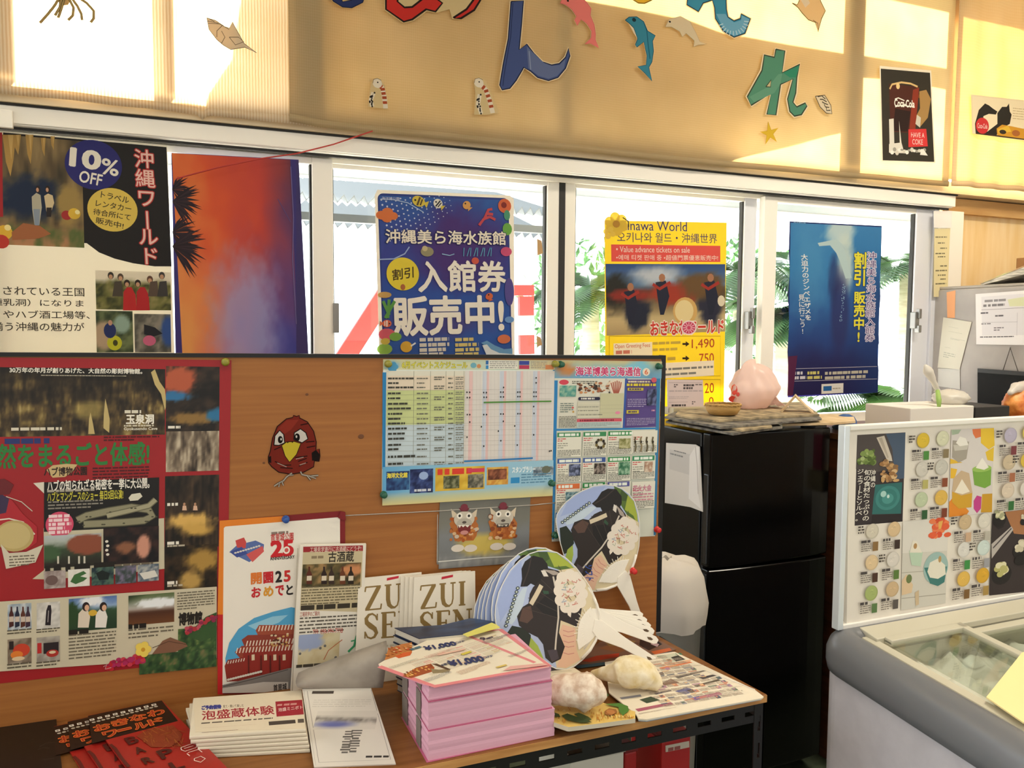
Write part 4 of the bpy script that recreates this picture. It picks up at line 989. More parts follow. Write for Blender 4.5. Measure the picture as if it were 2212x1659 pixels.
frame(S, 1316, 726, 1556, 812, 1.2, 'c2a41e'); frame(S, 1316, 820, 1556, 900, 1.2, 'c2a41e')
S.rect(1325, 742, 1409, 770, 'f6efd8'); S.text('Open Greeting Fees', 1328, 744, 1404, 752, 'd9693f', .004); S.greek(1330, 756, 1372, 765, 1, 'd9826a', .7, 3, 1.)
S.greek(1410, 735, 1470, 760, 2, 'c9b04a', .4, 4); S.greek(1410, 768, 1470, 782, 1, 'c9b04a', .4, 5)
for y in (743, 774): S.poly([(1474, y-2), (1481, y-2), (1481, y-6), (1489, y), (1481, y+6), (1481, y+2), (1474, y+2)], '3a2a1a')
S.text('1,490', 1494, 733, 1543, 753, 'b8452f', .0); S.text('750', 1510, 764, 1542, 783, 'b8452f', .0)
S.rect(1320, 790, 1542, 811, 'f6f0e0'); S.greek(1420, 793, 1540, 809, 2, '8a8a84', .4, 8)
S.text('20', 1522, 828, 1542, 848, 'b8452f', .0); S.text('0', 1531, 858, 1541, 874, 'b8452f', .0)
for i in range(6): a = rd(60*i+20); S.ell(1331+15*cos(a), 484+15*sin(a), 11, 11, 'dcb93a', 14)
S.ell(1331, 484, 8, 8, 'b8862a', 12); S.line([(1345, 470), (1357, 478), (1358, 490)], 2, '3a3020')
for i in range(4): a = rd(90*i+20); S.ell(1316+8*cos(a), 503+8*sin(a), 6, 6, 'e0c04a', 10)
S.done('poster', M_THIN, 'yellow ticket-price poster with drummers, on the third window', 'poster')

S = wall_sheet(2.758, 'X', (1706, 478), (1905, 488))                              # whale shark
edge = [(1706, 478), (1905, 488), (1903, 560), (1900, 600), (1902, 640), (1897, 700), (1899, 740), (1894, 760), (1898, 800), (1896, 848), (1800, 851), (1701, 855), (1703, 800), (1701, 760), (1705, 700), (1702, 640), (1706, 590), (1704, 540)]
S.base(edge, '232c68', .0005)
def SHARK(u, v):
    c = ramp(v+.1*(fbm(u, v, 5, 5, 3)-.5), 0, '3f86c0', .25, '2f7ab8', .5, '2a5fa0', .7, '233f80', .8, '25285e', 1, '241f50')
    c = mixc(c, '1f3f7a', np.clip((u-.5)*2, 0, 1)*np.clip((v-.12)*3, 0, 1)*.7); c = mixc(c, 'cfe0dc', blob(u, v, .54, .04, .16, .09, .6, 2)*.9); c = mixc(c, 'd6e2d6', blob(u, v, .6, .22, .09, .16, .7, 3)*.85); c = mixc(c, '5aa0cc', blob(u, v, .22, .25, .2, .25, 1., 6)*.5)
    c = mixc(c, '2a2f66', blob(u, v, .55, .52, .1, .24, .5)*.8); return mixc(c, '232a5c', blob(u, v, .47, .32, .06, .14, .6, 9)*.6)
S.photo(1708, 481, 1895, 848, SHARK, 40)
S.k = 'F'
S.poly([(880, -45), (930, -55), (1000, -70), (1035, -40), (1060, 20), (1075, 100), (1100, 180), (1060, 185), (1030, 90), (1000, 20), (960, -30), (890, -25)], 'bcd3d4')
r = random.Random(8)
for i in range(60): t = r.random(); S.ell(1050-20*t+r.uniform(-10, 10), 220+t*240, 3, 3, '8fb0cc', 6)
S.text('海洋博公園', 722, -185, 800, -170, '8fb8dc', .01)
S.vtext('沖縄美ら海水族館入館券', 1196, 10, 1246, 592, 'e6e0ee', .07); S.vtext('沖縄美ら海水族館入館券', 1196, 10, 1246, 592, '4a3a78', .0)
S.vtext('割引', 1112, 10, 1192, 235, '2a3a6a', .06); S.vtext('割引', 1112, 10, 1192, 235, 'e9e03e', .03)
S.vtext('販売中!', 1112, 265, 1180, 600, '2a3a6a', .06); S.vtext('販売中!', 1112, 265, 1180, 600, 'e9e03e', .03)
S.vtext('大迫力のジンベエザメを', 768, 25, 806, 455, 'e9ecec', .02, 35); S.vtext('見に行こう!', 752, 285, 790, 545, 'e9ecec', .01, 14)
S.line([(695, 768), (1262, 752)], 3, 'b9b4c4'); S.line([(690, 848), (1262, 832)], 3, 'b9b4c4')
for y, k_ in ((785, 1), (815, 2)): S.greek(700, y, 805, y+20, 1, 'e3dfe6', .8, k_, 1.); S.greek(812, y-2, 905, y+18, 1, 'd9cf7a', .8, k_+3, 1.); S.greek(925, y-4, 1245, y+14, 1, 'c9c2b0', .6, k_+6, 1.)
S.rect(903, 866, 1043, 922, 'f0ece2'); S.rect(915, 880, 968, 908, '2a6aa8'); S.greek(975, 888, 1035, 898, 1, 'b8ae98', .6, 3, 1.)
S.k = 'X'; S.poly([(1702, 770), (1722, 768), (1712, 854), (1701, 855)], '5a2048')
S.done('poster', M_THIN, 'deep blue whale shark poster with vertical yellow lettering on the fourth window', 'poster')

for x0, y0, x1, y1, lb in ((1160, 516, 1173, 552, 'torn tan masking tape on the window post right of the aquarium poster, upper piece'), (1159, 725, 1171, 750, 'torn tan masking tape on the window post right of the aquarium poster, lower piece')):
    S = wall_sheet(2.778, 'X', (x0, y0), (x1, y0)); S.base([(x0, y0), (x1-3, y0+4), (x1, y1-5), (x0+1, y1)], 'c9a878', .0004)
    S.done('masking_tape', M_THIN, lb, 'tape', group='masking tape on the window post')
# ================================================================ prints pinned to the notice board
def board_sheet(k, tl, tr, d=.0015, **kw):
    a = onB(*px(k, *tl), d); b = onB(*px(k, *tr), d)
    return Sheet(a, b-a, BN, k, **kw)

# the big red cave and snake park poster
S = board_sheet('X', (0, 770), (500, 778), .0012)
S.base([(-330, 768), (500, 778), (489, 1421), (-330, 1514)], '9c1f24', .0005); S.k = 'D'
CAVE = lambda u, v: mixc(mixc(ramp(.5*fbm(u, v, 60, 5, 2, 4)+.5*fbm(u, v, 8, 5, 9)+.2*(v-.55), .3, '14100b', .46, '2c2317', .58, '4f3f26', .70, '85703f', .86, 'd2bd80'), 'bda65a', blob(u, v, .68, .62, .06, .12, .8, 4)*.6), '14100b', np.clip((.25-v)*4, 0, 1)*.75)
S.photo(-560, 750, 1065, 1192, CAVE, 150)
for P in ([(975, 790), (1000, 770), (1030, 850), (1065, 900), (1075, 1000), (1065, 1035), (1040, 930), (1000, 870)], [(668, 1150), (670, 1060), (680, 960), (692, 1010), (708, 1090), (705, 1180)], [(570, 1188), (575, 1090), (585, 1050), (600, 1120), (612, 1188)]): S.poly(P, 'c2ac72')
S.text('30万年の年月が創りあげた、大自然の彫刻博物館。', 62, 757, 918, 800, 'e9e3d6', .03); S.greek(265, 805, 740, 817, 1, 'b8ae98', .7, 2, 1.)
S.greek(805, 1032, 935, 1056, 1, 'd9d2bf', .8, 3, 1.); S.text('玉泉洞', 815, 1062, 992, 1122, 'efe9da', .035); S.greek(800, 1128, 1035, 1140, 1, 'cfc6b0', .7, 4, 1.); S.text('Gyokusendo Cave', 800, 1146, 1016, 1166, 'e9e2d2', .02)
S.greek(72, 1145, 400, 1165, 1, 'd6cdb8', .8, 5, 1.)
DK = lambda st, sx, sy, sd, cs: (lambda u, v: ramp(fbm(u, v, sx, sy, sd, 4), *cs))
S.photo(1072, 750, 1415, 1168, lambda u, v: mixc(mixc(mixc(mixc(ramp(fbm(u, v, 5, 7, 3), .3, '14110f', .7, '3a2c22'), 'b5583a', blob(u, v, .25, .2, .32, .2, .4, 4)), '2f6f9f', blob(u, v, .12, .46, .35, .07, .5, 2)), '8a6a38', blob(u, v, .5, .8, .42, .09, .5, 6)), '2a6f9a', blob(u, v, .95, .75, .2, .1, .5, 8)), 22)
S.photo(1072, 1172, 1413, 1424, lambda u, v: ramp(fbm(u, v, 16, 3, 21, 3), .2, '2f2620', .5, '7a6a58', .7, 'b5a68e', .9, 'ddd0b8'), 28)
S.k = 'G'
S.photo(1066, -225, 1411, 228, lambda u, v: mixc(mixc(ramp(fbm(u, v, 20, 5, 31, 3), .3, '17120e', .6, '3a2c20', .9, '5a4630'), 'd6ac5c', blob(u, v, .45, .62, .42, .1, .6, 3)), 'c9a050', blob(u, v, .6, .74, .28, .09, .8, 5)), 26)
for x in (1190, 1260): S.poly([(x-14, -5), (x-10, -35), (x+12, -35), (x+16, -5)], 'd9b094'); S.ell(x, -45, 8, 10, 'b5886a', 10)
S.photo(1062, 230, 1402, 492, lambda u, v: mixc(mixc(ramp(fbm(u, v, 8, 8, 33), .3, '14100c', .7, '3a2a1a'), 'a8843f', blob(u, v, .72, .35, .3, .26, .7, 3)), 'b5924e', blob(u, v, .5, .8, .2, .22, .7, 5)), 22)
for y, x in ((196, 1080), (452, 1080)): S.greek(x, y, x+75, y+20, 1, 'e6e0d2', .8, y, 1.); S.greek(x, y+22, x+120, y+33, 1, 'b5ab96', .6, y+1, 1.)
S.k = 'D'
S.greek(1085, 1134, 1165, 1154, 1, 'e6e0d2', .8, 6, 1.); S.greek(1080, 1632, 1160, 1652, 1, 'e6e0d2', .8, 7, 1.)
S.greek(30, 1216, 385, 1250, 1, '26336f', .85, 8, 1.)
S.text('自然をまるごと体感!', -128, 1258, 962, 1385, '2f7a3a', .03)
S.greek(670, 1200, 1028, 1232, 2, '4a1015', .5, 9); S.poly([(300, 1420), (340, 1390), (430, 1380), (500, 1385), (470, 1430), (420, 1465), (340, 1470)], 'c9ae7a')
S.text('ハブ博物公園', 285, 1405, 560, 1452, '2a1812', .03); S.greek(598, 1400, 965, 1470, 4, '4a1015', .45, 10)
S.poly([(215, 1505), (285, 1498), (285, 1572)], 'd9d2c0'); S.k = 'G'
S.poly([(282, 110), (1060, 45), (1062, 372), (640, 420), (280, 440), (210, 438), (285, 380)], 'c6bda2')
S.k = 'D'
S.poly([(285, 1500), (1028, 1468), (1024, 1782), (284, 1820)], '171413')
S.text('ハブの知られざる秘密を一挙に大公開。', 306, 1488, 965, 1536, 'ece6da', .025); S.greek(305, 1545, 630, 1558, 1, 'a8a092', .6, 12, 1.)
S.text('ハブとマングースのショー 毎日5回公演!', 306, 1564, 795, 1606, 'c9c03f', .025); S.greek(310, 1618, 665, 1665, 3, '8a8478', .45, 13)
S.k = 'G'
SN = [(500, 60), (560, 30), (700, 0), (850, -25), (960, -10), (985, 30), (930, 60), (800, 72), (650, 80), (540, 85)]
S.line(SN, 60, '55523f'); S.line(SN, 46, '8f8a6e'); S.line([(690, 30), (820, 0), (960, -35), (1005, -75)], 44, '6a664f'); S.line([(690, 30), (820, 0), (960, -35), (1005, -75)], 30, 'a39d80')
S.poly([(830, -85), (850, -110), (905, -118), (920, -95), (890, -70), (840, -66)], 'd9d4bf')
for i in range(16): a_ = SN[i*len(SN)//16]; S.ell(a_[0]+i % 3*12, a_[1]+6, 9, 5, '4a4836', 6)
# drummer at the left
S.poly([(-200, -100), (0, -120), (80, -70), (150, 20), (240, 100), (240, 200), (170, 255), (-100, 150)], 'ad2730'); S.poly([(-200, -150), (-20, -130), (60, -80), (40, 10), (-100, 40)], '3a2c4a')
S.poly([(-60, -200), (30, -210), (90, -170), (60, -110), (-40, -100)], '6a1f24'); S.line([(40, -95), (140, -60), (210, 0)], 6, 'c9c0b0')
S.line([(-40, 60), (60, 48), (150, 70), (225, 150)], 10, 'e0d8c8'); S.ell(95, 160, 125, 100, 'b8a268', 28, -18); S.ell(90, 158, 108, 84, 'c6b27a', 28, -18)
S.poly([(5, 210), (60, 270), (170, 262), (280, 215), (230, 330), (40, 372)], 'cfc6b0'); S.greek(60, 285, 225, 350, 4, '6a5f50', .4, 14)
S.ell(386, 85, 90, 82, 'cf4a68', 30)
for i in range(5): S.greek(315, 22+i*26, 460, 40+i*26, 1, 'f0cfd2', .8, 40+i, 1.)
S.photo(285, 160, 655, 346, lambda u, v: mixc(mixc(ramp(v+.2*fbm(u, v, 10, 6, 3), 0, 'b9c2c9', .3, 'aab0a8', .5, '3a4a34', 1, '2a2620'), '8a4a34', blob(u, v, .75, .32, .36, .32, .1)), '3f5a3a', blob(u, v, .1, .55, .2, .25, .4, 6)), 26)
for x in (370, 440, 505, 540): S.rect(x, 290, x+12, 338, 'c9c4b4')
S.photo(668, 112, 1025, 326, lambda u, v: mixc(mixc(ramp(fbm(u, v, 8, 6, 41), .3, '120e12', .7, '3a2420'), 'c98f78', blob(u, v, .72, .55, .12, .32, .3)), '8a5a40', blob(u, v, .4, .55, .18, .14, .6, 5)), 24)
for i in range(4): S.ell(690+(i % 2)*6, 195+i*28, 11, 9, 'dcd6c8', 8)
S.greek(292, 348, 720, 374, 1, '1f1a16', .85, 15, 1.); S.greek(740, 335, 1022, 348, 1, '6a5f50', .5, 16, 1.)
for i, (x0, y0, x1, y1, c0, c1) in enumerate(((285, 388, 425, 492, '8a7a74', 'b5a8a4'), (440, 378, 580, 480, 'd6d4c8', 'e3e0d6'), (592, 366, 735, 470, '1f3038', '4f6a5a'), (745, 356, 880, 460, '2f3f38', '7a6f8a'), (890, 346, 1025, 446, '4a5a6a', 'a8a8a4'))):
    S.photo(x0, y0, x1, y1, lambda u, v, c0=c0, c1=c1, i=i: ramp(fbm(u, v, 6, 5, 50+i), .3, c0, .7, c1), 12)
S.ell(335, 445, 40, 32, '6a5450', 16); S.poly([(455, 455), (480, 410), (540, 385), (560, 400), (520, 420), (565, 430), (540, 450), (490, 470)], '3f6a3a'); S.poly([(620, 400), (660, 380), (710, 400), (700, 440), (640, 445)], '17201f'); S.poly([(900, 400), (1000, 380), (1020, 420), (930, 440)], 'd6d2c8')
S.poly([(-420, 612), (1399, 486), (1399, 948), (700, 985), (-420, 1062)], 'c9c0a6')
PH = lambda cs, sd, sx=6, sy=5: (lambda u, v: ramp(fbm(u, v, sx, sy, sd), *cs))
S.photo(50, 602, 205, 756, PH(('.3', 0) and (.3, '8a9aa8', .7, 'd0d2d0'), 61), 10)
for i, x in enumerate((75, 113, 150, 182)): S.poly([(x-15, 752), (x-15, 665), (x-6, 640), (x-5, 615), (x+5, 615), (x+6, 640), (x+15, 665), (x+15, 740)], ('4a2420', '23283c', '5a3024', '3f2a3a')[i]); S.rect(x-14, 680, x+14, 712, 'c9b8a8')
S.photo(238, 592, 389, 750, PH((.3, 'b8b5ae', .7, 'dcd8d0'), 62), 8); S.poly([(293, 735), (300, 640), (312, 605), (330, 605), (334, 640), (328, 735)], '251c24'); S.line([(315, 640), (310, 715)], 5, 'a8a0a0')
S.photo(445, 566, 755, 752, lambda u, v: mixc(mixc(ramp(v+.2*fbm(u, v, 6, 5, 63), 0, '3a5a9a', .35, '8fa8c8', .5, '2f4a2f', 1, '233a26'), 'e3e6e6', blob(u, v, .5, .1, .25, .16, .5, 2)), '2a4424', blob(u, v, .05, .5, .2, .4, .4, 4)), 24)
for x, c in ((548, 'd9cbb8'), (660, 'e3ddd4')): S.poly([(x-45, 750), (x-40, 660), (x-15, 632), (x+20, 635), (x+35, 680), (x+25, 750)], c); S.ell(x+8, 615, 24, 30, '2a1c1a', 14); S.ell(x+14, 622, 15, 20, 'd6a888', 12)
S.ell(600, 655, 28, 20, 'd0a83a', 14)
S.photo(830, 545, 1125, 712, lambda u, v: mixc(mixc(ramp(v, 0, '5a6a40', .3, '8a9080', .45, 'b8b0a8', .6, '4a2a1a', 1, '6a3f22'), 'e6eaec', blob(u, v, .62, .3, .45, .16, .3, 3)), '2c3a24', np.clip((.3-u*.6-v)*4, 0, 1)), 24)
S.photo(50, 828, 205, 972, PH((.3, '6a5a4a', .7, 'a89a88'), 66), 8); S.ell(140, 895, 55, 42, 'c2412a', 16); S.ell(110, 925, 40, 25, 'd97a2f', 14); S.ell(120, 950, 42, 14, 'd9c09a', 14); S.rect(60, 840, 90, 890, '2a2020')
S.photo(238, 815, 388, 960, PH((.3, '8a8278', .7, 'b5aea2'), 67), 8); S.rect(242, 850, 270, 915, 'b82a2a'); S.rect(282, 850, 380, 910, '2a2024'); S.ell(340, 915, 40, 24, 'a8322a', 14); S.ell(340, 908, 22, 10, 'd9c4a0', 12)
for x0, y0, x1, y1, n in ((48, 762, 205, 785, 2), (236, 756, 388, 775, 2), (48, 980, 205, 1005, 2), (236, 968, 388, 992, 2)): S.greek(x0, y0, x1, y1, n, '5a5344', .45, x0)
for x0, y0, x1, s in ((445, 765, 610, 3), (830, 728, 985, 4)): S.greek(x0, y0, x1, y0+20, 1, '1f1a16', .9, s, 1.)
S.greek(445, 790, 750, 930, 8, '6a6252', .4, 70); S.greek(830, 755, 1120, 800, 3, '6a6252', .4, 71); S.greek(1145, 520, 1385, 620, 7, '6a6252', .4, 72)
S.text('博物館', 1155, 658, 1304, 722, '241f1a', .05)
S.photo(1150, 760, 1397, 945, lambda u, v: ramp(fbm(u, v, 10, 8, 75), .3, '1f3a22', .6, '3a5a30', .8, '6a7a44'), 22)
S.poly([(1200, 800), (1330, 680), (1398, 650), (1398, 800), (1300, 840)], '35552f'); S.poly([(960, 950), (1050, 835), (1100, 812), (1200, 850), (1212, 870), (1080, 930)], '7d5843'); S.line([(985, 880), (1090, 838), (1205, 858)], 4, '4a3226')
S.photo(900, 930, 1397, 1000, lambda u, v: ramp(fbm(u, v, 22, 4, 77), .3, '1f3a24', .6, '3f6034', .8, '7a6a48'), 40)
r = random.Random(6)
for i in range(46): x = r.uniform(690, 930); S.ell(x, 1000-(x-690)*.22+r.uniform(-28, 22), 17, 14, r.choice(('b8232f', 'c43a4a', '9a1f44', 'a82a5a')), 9)
for i in range(26): x = r.uniform(1200, 1398); S.ell(x, 770-(x-1200)*.45+r.uniform(-18, 18), 15, 12, r.choice(('a8323a', '8a2a4a', 'b84a5a')), 8)
for i in range(5): a = rd(72*i); S.ell(925+28*cos(a), 888+28*sin(a), 26, 24, 'e6cb5a', 12)
S.ell(925, 890, 14, 14, 'c9962f', 10); S.line([(670, 1000), (690, 985), (680, 1015), (720, 1005)], 5, 'd9a8a4')
S.done('poster', M_GLOSS, 'large red cave and snake park poster pinned at the left of the notice board', 'poster')

# event calendar
S = board_sheet('E', (262, 705), (1375, 712), .0012)
S.base([(262, 705), (1375, 712), (1352, 1532), (252, 1590)], 'dfe6de', .0005)
S.photo(262, 705, 1372, 775, lambda u, v: mixc(ramp(u+.5*fbm(u, v, 12, 3, 2)-.25, 0, 'c9c79a', .3, 'd6d2a8', .6, 'bfcfbf', 1, 'd9c79a'), '7fb4cf', blob(u, v, .05, .6, .04, .4)), 40)
for i in range(5): a = rd(72*i); S.ell(325+18*cos(a), 755+18*sin(a), 18, 16, '4f9ac4', 10)
S.poly([(258, 790), (282, 790), (276, 1415), (256, 1415)], '2a7fb8'); S.poly([(1358, 775), (1372, 775), (1362, 1400), (1350, 1400)], '3f8ac0')
S.text('6月イベントスケジュール', 385, 722, 805, 764, '4a4a1f', .06); S.text('6月イベントスケジュール', 385, 722, 805, 764, 'e8df4a', .02)
S.rect(925, 712, 1130, 768, 'e6e2d6'); S.rect(925, 714, 942, 740, '2f6aa8'); S.rect(925, 744, 942, 768, '3a8ac4'); S.rect(1140, 716, 1205, 742, '3f4a9a'); S.rect(1140, 744, 1205, 768, 'b83a5a'); S.greek(950, 716, 1125, 766, 4, '8a8a84', .4, 3); S.greek(1215, 718, 1320, 766, 4, '9a9088', .4, 4)
S.rect(1310, 742, 1362, 770, 'd98a5a'); S.ell(845, 745, 20, 18, '6fa8b8', 10); S.ell(880, 750, 14, 14, 'c98a5a', 10)
S.rect(284, 780, 790, 812, 'ddd9c8')
for y0, y1, c in ((812, 908, 'e2d2bc'), (908, 1132, 'c6cf92'), (1132, 1385, 'c3d2d9')): S.rect(284, y0, 790, y1, c)
S.rect(790, 780, 1356, 1362, 'dcd6d0')
for i, x in enumerate((800, 905, 1015, 1122, 1230)): S.rect(x+18, 782, x+32, 1362, 'e3bfbc'); S.rect(x, 782, x+16, 1362, 'c9d0dc') if i else None
for x in (460, 568, 668, 722, 784): S.line([(x, 782), (x-4, 1385)], 2, '8a8a7a')
for i in range(24): S.line([(794+i*23.4, 782), (792+i*23.4, 1360)], .8, 'bdb8b4')
ys = (905, 935, 970, 1002, 1036, 1080, 1120, 1135, 1165, 1200, 1235, 1262, 1298, 1340, 1368)
for y in ys: S.line([(284, y), (790, y-2)], 1.2, '9a9a8a'); S.line([(790, y-2), (1352, y-10)], 1, 'b5aeaa')
for i, y in enumerate((822, 852, 880, 918, 950, 985, 1016, 1050, 1082, 1112, 1145, 1178, 1210, 1250, 1278, 1325, 1372)):
    S.greek(292, y, 292+random.Random(i).uniform(80, 160), y+14, 1, '3a3a34', .75, i, 1.); S.greek(478, y, 552, y+14, 1, '6a6a60', .5, 30+i, 1.); S.greek(680, y, 712, y+14, 1, '6a6a60', .6, 60+i, 1.); S.greek(728, y-6, 778, y+18, 2, '7a7a70', .45, 90+i, 1.)
    if i % 2 == 0: S.greek(590, y-8, 655, y+20, 2, '6a6a60', .5, 120+i, 1.)
S.line([(908, 984), (1130, 979), (1345, 976)], 9, '4f8a3a'); S.line([(782, 1363), (1000, 1354), (1225, 1342)], 10, '2a78b8')
for x, y in ((800, 918), (818, 918), (908, 920), (926, 920), (1018, 917), (1034, 917), (1128, 917), (1142, 917), (1232, 917), (1246, 917), (802, 952), (818, 952), (910, 950), (926, 950), (1018, 948), (1036, 948), (1128, 946), (1142, 946), (1232, 945), (1246, 945), (802, 1062), (818, 1062), (908, 1062), (926, 1062), (1018, 1058), (1034, 1058), (1128, 1056), (1142, 1056), (1232, 1054), (1246, 825), (1246, 857), (1036, 887), (1230, 1010), (818, 1110), (1034, 1105), (893, 1140), (1108, 1135), (1002, 1168), (1230, 1192), (800, 1207), (1018, 1230), (908, 1265), (1124, 1258), (1342, 1295), (1332, 1297)): S.ell(x, y, 4.5, 6, '2f2f30', 8)
S.photo(256, 1400, 1352, 1585, lambda u, v: mixc(ramp(u+.2*fbm(u, v, 8, 3, 8), 0, '5aa0cf', .5, '8fbfd9', 1, '9ac4d9'), 'd6c98a', np.clip((v-.72)*6, 0, 1)), 30)
for x0, y0, x1, y1, c0, c1, sd in ((280, 1430, 428, 1545, '1a2a5a', '3a6a9a', 1), (432, 1415, 580, 1562, '17204a', '4a5f9a', 2), (596, 1405, 912, 1540, 'c9a02f', 'e3c24a', 3), (648, 1458, 750, 1535, '3a3f24', '8a8a6a', 4), (806, 1448, 906, 1530, '4a4a40', 'a8a08a', 5), (928, 1402, 1064, 1510, 'c98a3a', 'e0b85a', 6), (935, 1415, 1055, 1478, '5a2f20', 'a8684a', 7), (1228, 1400, 1356, 1450, '4a5a6a', 'b8c4c9', 8)):
    S.photo(x0, y0, x1, y1, PH((.3, c0, .7, c1), 80+sd), 12)
S.text('海洋文化館', 285, 1440, 415, 1466, 'e3d34a', .05); S.greek(610, 1412, 905, 1440, 1, 'd9402f', .9, 91, 1.); S.rect(806, 1410, 912, 1430, 'd0405a'); S.text('スタンプラリー', 1092, 1400, 1240, 1430, 'e6f0f4', .05); S.rect(1082, 1468, 1138, 1502, '2f8ac4'); S.greek(1150, 1440, 1340, 1500, 4, '5a8aa8', .4, 93)
S.greek(460, 1540, 570, 1556, 1, 'd0d4dc', .7, 94, 1.); S.ell(520, 1455, 30, 26, '9ab0d9', 12); S.ell(1310, 1415, 30, 24, '6a6f60', 10)
S.done('event_calendar', M_PRINT, 'white and blue June event calendar sheet pinned to the board', 'calendar')

# newsletter
S = board_sheet('N', (100, 40), (1255, 55), .0018)
S.base([(95, 40), (1252, 55), (1180, 1950), (60, 2010)], 'd3d6c8', .0005)
S.poly([(88, 260), (125, 260), (85, 1985), (62, 1985)], '2f82bf'); S.poly([(1195, 240), (1240, 240), (1190, 1940), (1165, 1940)], '3a7fae')
S.photo(96, 42, 1250, 240, lambda u, v: mixc(mixc(ramp(v+.3*fbm(u, v, 8, 4, 3), .1, 'd3c48a', .5, '9fb8b4', 1, '6fa4c4'), 'c9844a', blob(u, v, .1, .5, .08, .3, .6, 5)), '7fc0d4', blob(u, v, .78, .25, .12, .3, .6, 6)), 30)
S.text('海洋博美ら海通信', 322, 112, 1022, 212, 'e9eef4', .08); S.text('海洋博美ら海通信', 322, 112, 1022, 212, 'c8386a', .03)
S.poly([(330, 200), (480, 200), (480, 208), (330, 208)], '5a6ab8'); S.ell(1086, 168, 40, 42, 'e9dcc8', 24); S.text('6', 1070, 142, 1102, 194, 'd9602f', .02)
S.poly([(128, 240), (855, 240), (830, 778), (118, 775)], 'dcd9ca'); S.poly([(862, 250), (1195, 250), (1190, 765), (835, 775)], '5a4888'); S.poly([(855, 240), (880, 240), (850, 778), (828, 778)], '3a5aa8')
S.poly([(110, 785), (1200, 770), (1200, 790), (110, 808)], '3a86c0')
S.ell(192, 280, 52, 28, 'd0485a', 20); S.greek(280, 262, 560, 300, 2, '5a5a50', .5, 3)
for i in range(60): r_ = random.Random(i); S.ell(r_.uniform(345, 700), r_.uniform(300, 400)-(r_.random()*30), r_.uniform(8, 24), r_.uniform(8, 16), r_.choice(('7a4a30', 'c98a5a', '3a302a', 'e0cdb4', 'a8684a')), 7)
S.ell(760, 330, 78, 88, 'e3d6c4', 20)
for i in range(6): S.line([(700+i*22, 262+abs(i-3)*8), (712+i*18, 330), (735+i*8, 405)], 12, 'a85a4a')
S.photo(145, 315, 320, 435, PH((.3, '3f8a86', .7, 'a8c4a8'), 95), 12)
rrect(S, 345, 440, 580, 475, 16, '2a2a44'); S.greek(375, 446, 555, 468, 1, 'e0dcd4', .8, 4, 1.)
S.rect(338, 495, 575, 665, 'd3cfba'); S.rect(585, 400, 830, 665, 'c6c3a0')
for y in (540, 580, 625): S.greek(340, y, 570, y+14, 1, '8a8a7c', .6, y, 1.); S.line([(338, y-10), (825, y-14)], 2, 'a8a48e')
S.greek(150, 500, 290, 610, 5, '6a7a74', .4, 5); S.greek(135, 645, 320, 770, 8, '5a5a50', .4, 6); S.ell(772, 610, 28, 16, 'e38aa8', 12); S.ell(285, 555, 12, 12, 'd05a5a', 8); S.ell(290, 600, 12, 12, 'c9a05a', 8)
S.rect(330, 678, 815, 706, 'cf5a68'); S.greek(360, 683, 790, 700, 1, '8a2f40', .8, 7, 1.); S.rect(330, 712, 812, 765, 'b8c6c4'); S.greek(345, 718, 795, 755, 3, '7a8a8a', .4, 8)
S.greek(885, 262, 1140, 285, 1, 'e3d3b0', .8, 9, 1.); S.greek(870, 292, 1190, 322, 1, 'd9c73f', .9, 10, 1.); S.rect(880, 340, 1050, 370, 'c9b83f'); S.rect(868, 582, 1000, 618, 'c9b83f'); S.greek(895, 345, 1035, 364, 1, '4a3f6a', .8, 11, 1.); S.greek(885, 590, 985, 610, 1, '4a3f6a', .8, 12, 1.)
S.photo(1095, 355, 1190, 530, PH((.3, '23283f', .7, '6a6f9a'), 97), 8); S.greek(880, 455, 1080, 550, 5, 'b5aacb', .4, 13); S.greek(870, 665, 1175, 745, 5, 'b5aacb', .4, 14); S.greek(1140, 575, 1175, 595, 1, 'e6a8c0', .8, 15, 1.); S.ell(1165, 255, 30, 28, 'd05a68', 12)
CE = [(112, 825, 372, 1085, '3f8a5a'), (395, 818, 650, 1070, '3f8a5a'), (665, 810, 925, 1058, '2f8a4a'), (935, 805, 1195, 1040, None), (112, 1108, 372, 1355, '3f5a9a'), (390, 1098, 642, 1345, '3f5a9a'), (660, 1090, 908, 1340, '2f8a4a'), (925, 1078, 1172, 1320, '3a8a62'), (102, 1385, 360, 1650, 'd9703f'), (385, 1370, 635, 1640, '2f8a4a'), (655, 1360, 900, 1640, '5a5a9a'), (925, 1360, 1165, 1640, None), (90, 1690, 345, 1930, '3a78b0'), (370, 1680, 620, 1925, 'd9703f')]
for i, (x0, y0, x1, y1, c) in enumerate(CE):
    S.rect(x0, y0, x1, y1, 'e2dfd0')
    if c: S.rect(x0+4, y0+2, x1-4, y0+46, c); S.greek(x0+24, y0+10, x1-24, y0+38, 1, 'e9efe6', .85, 20+i, 1.)
    S.greek(x0+8, y0+60, x0+100, y0+100, 2, 'c95a5a', .5, 40+i); S.greek(x0+8, y0+110, x0+115, y0+175, 3, '8a8a7e', .4, 60+i); S.greek(x0+6, y1-72, x1-8, y1-4, 5, '55554c', .45, 80+i)
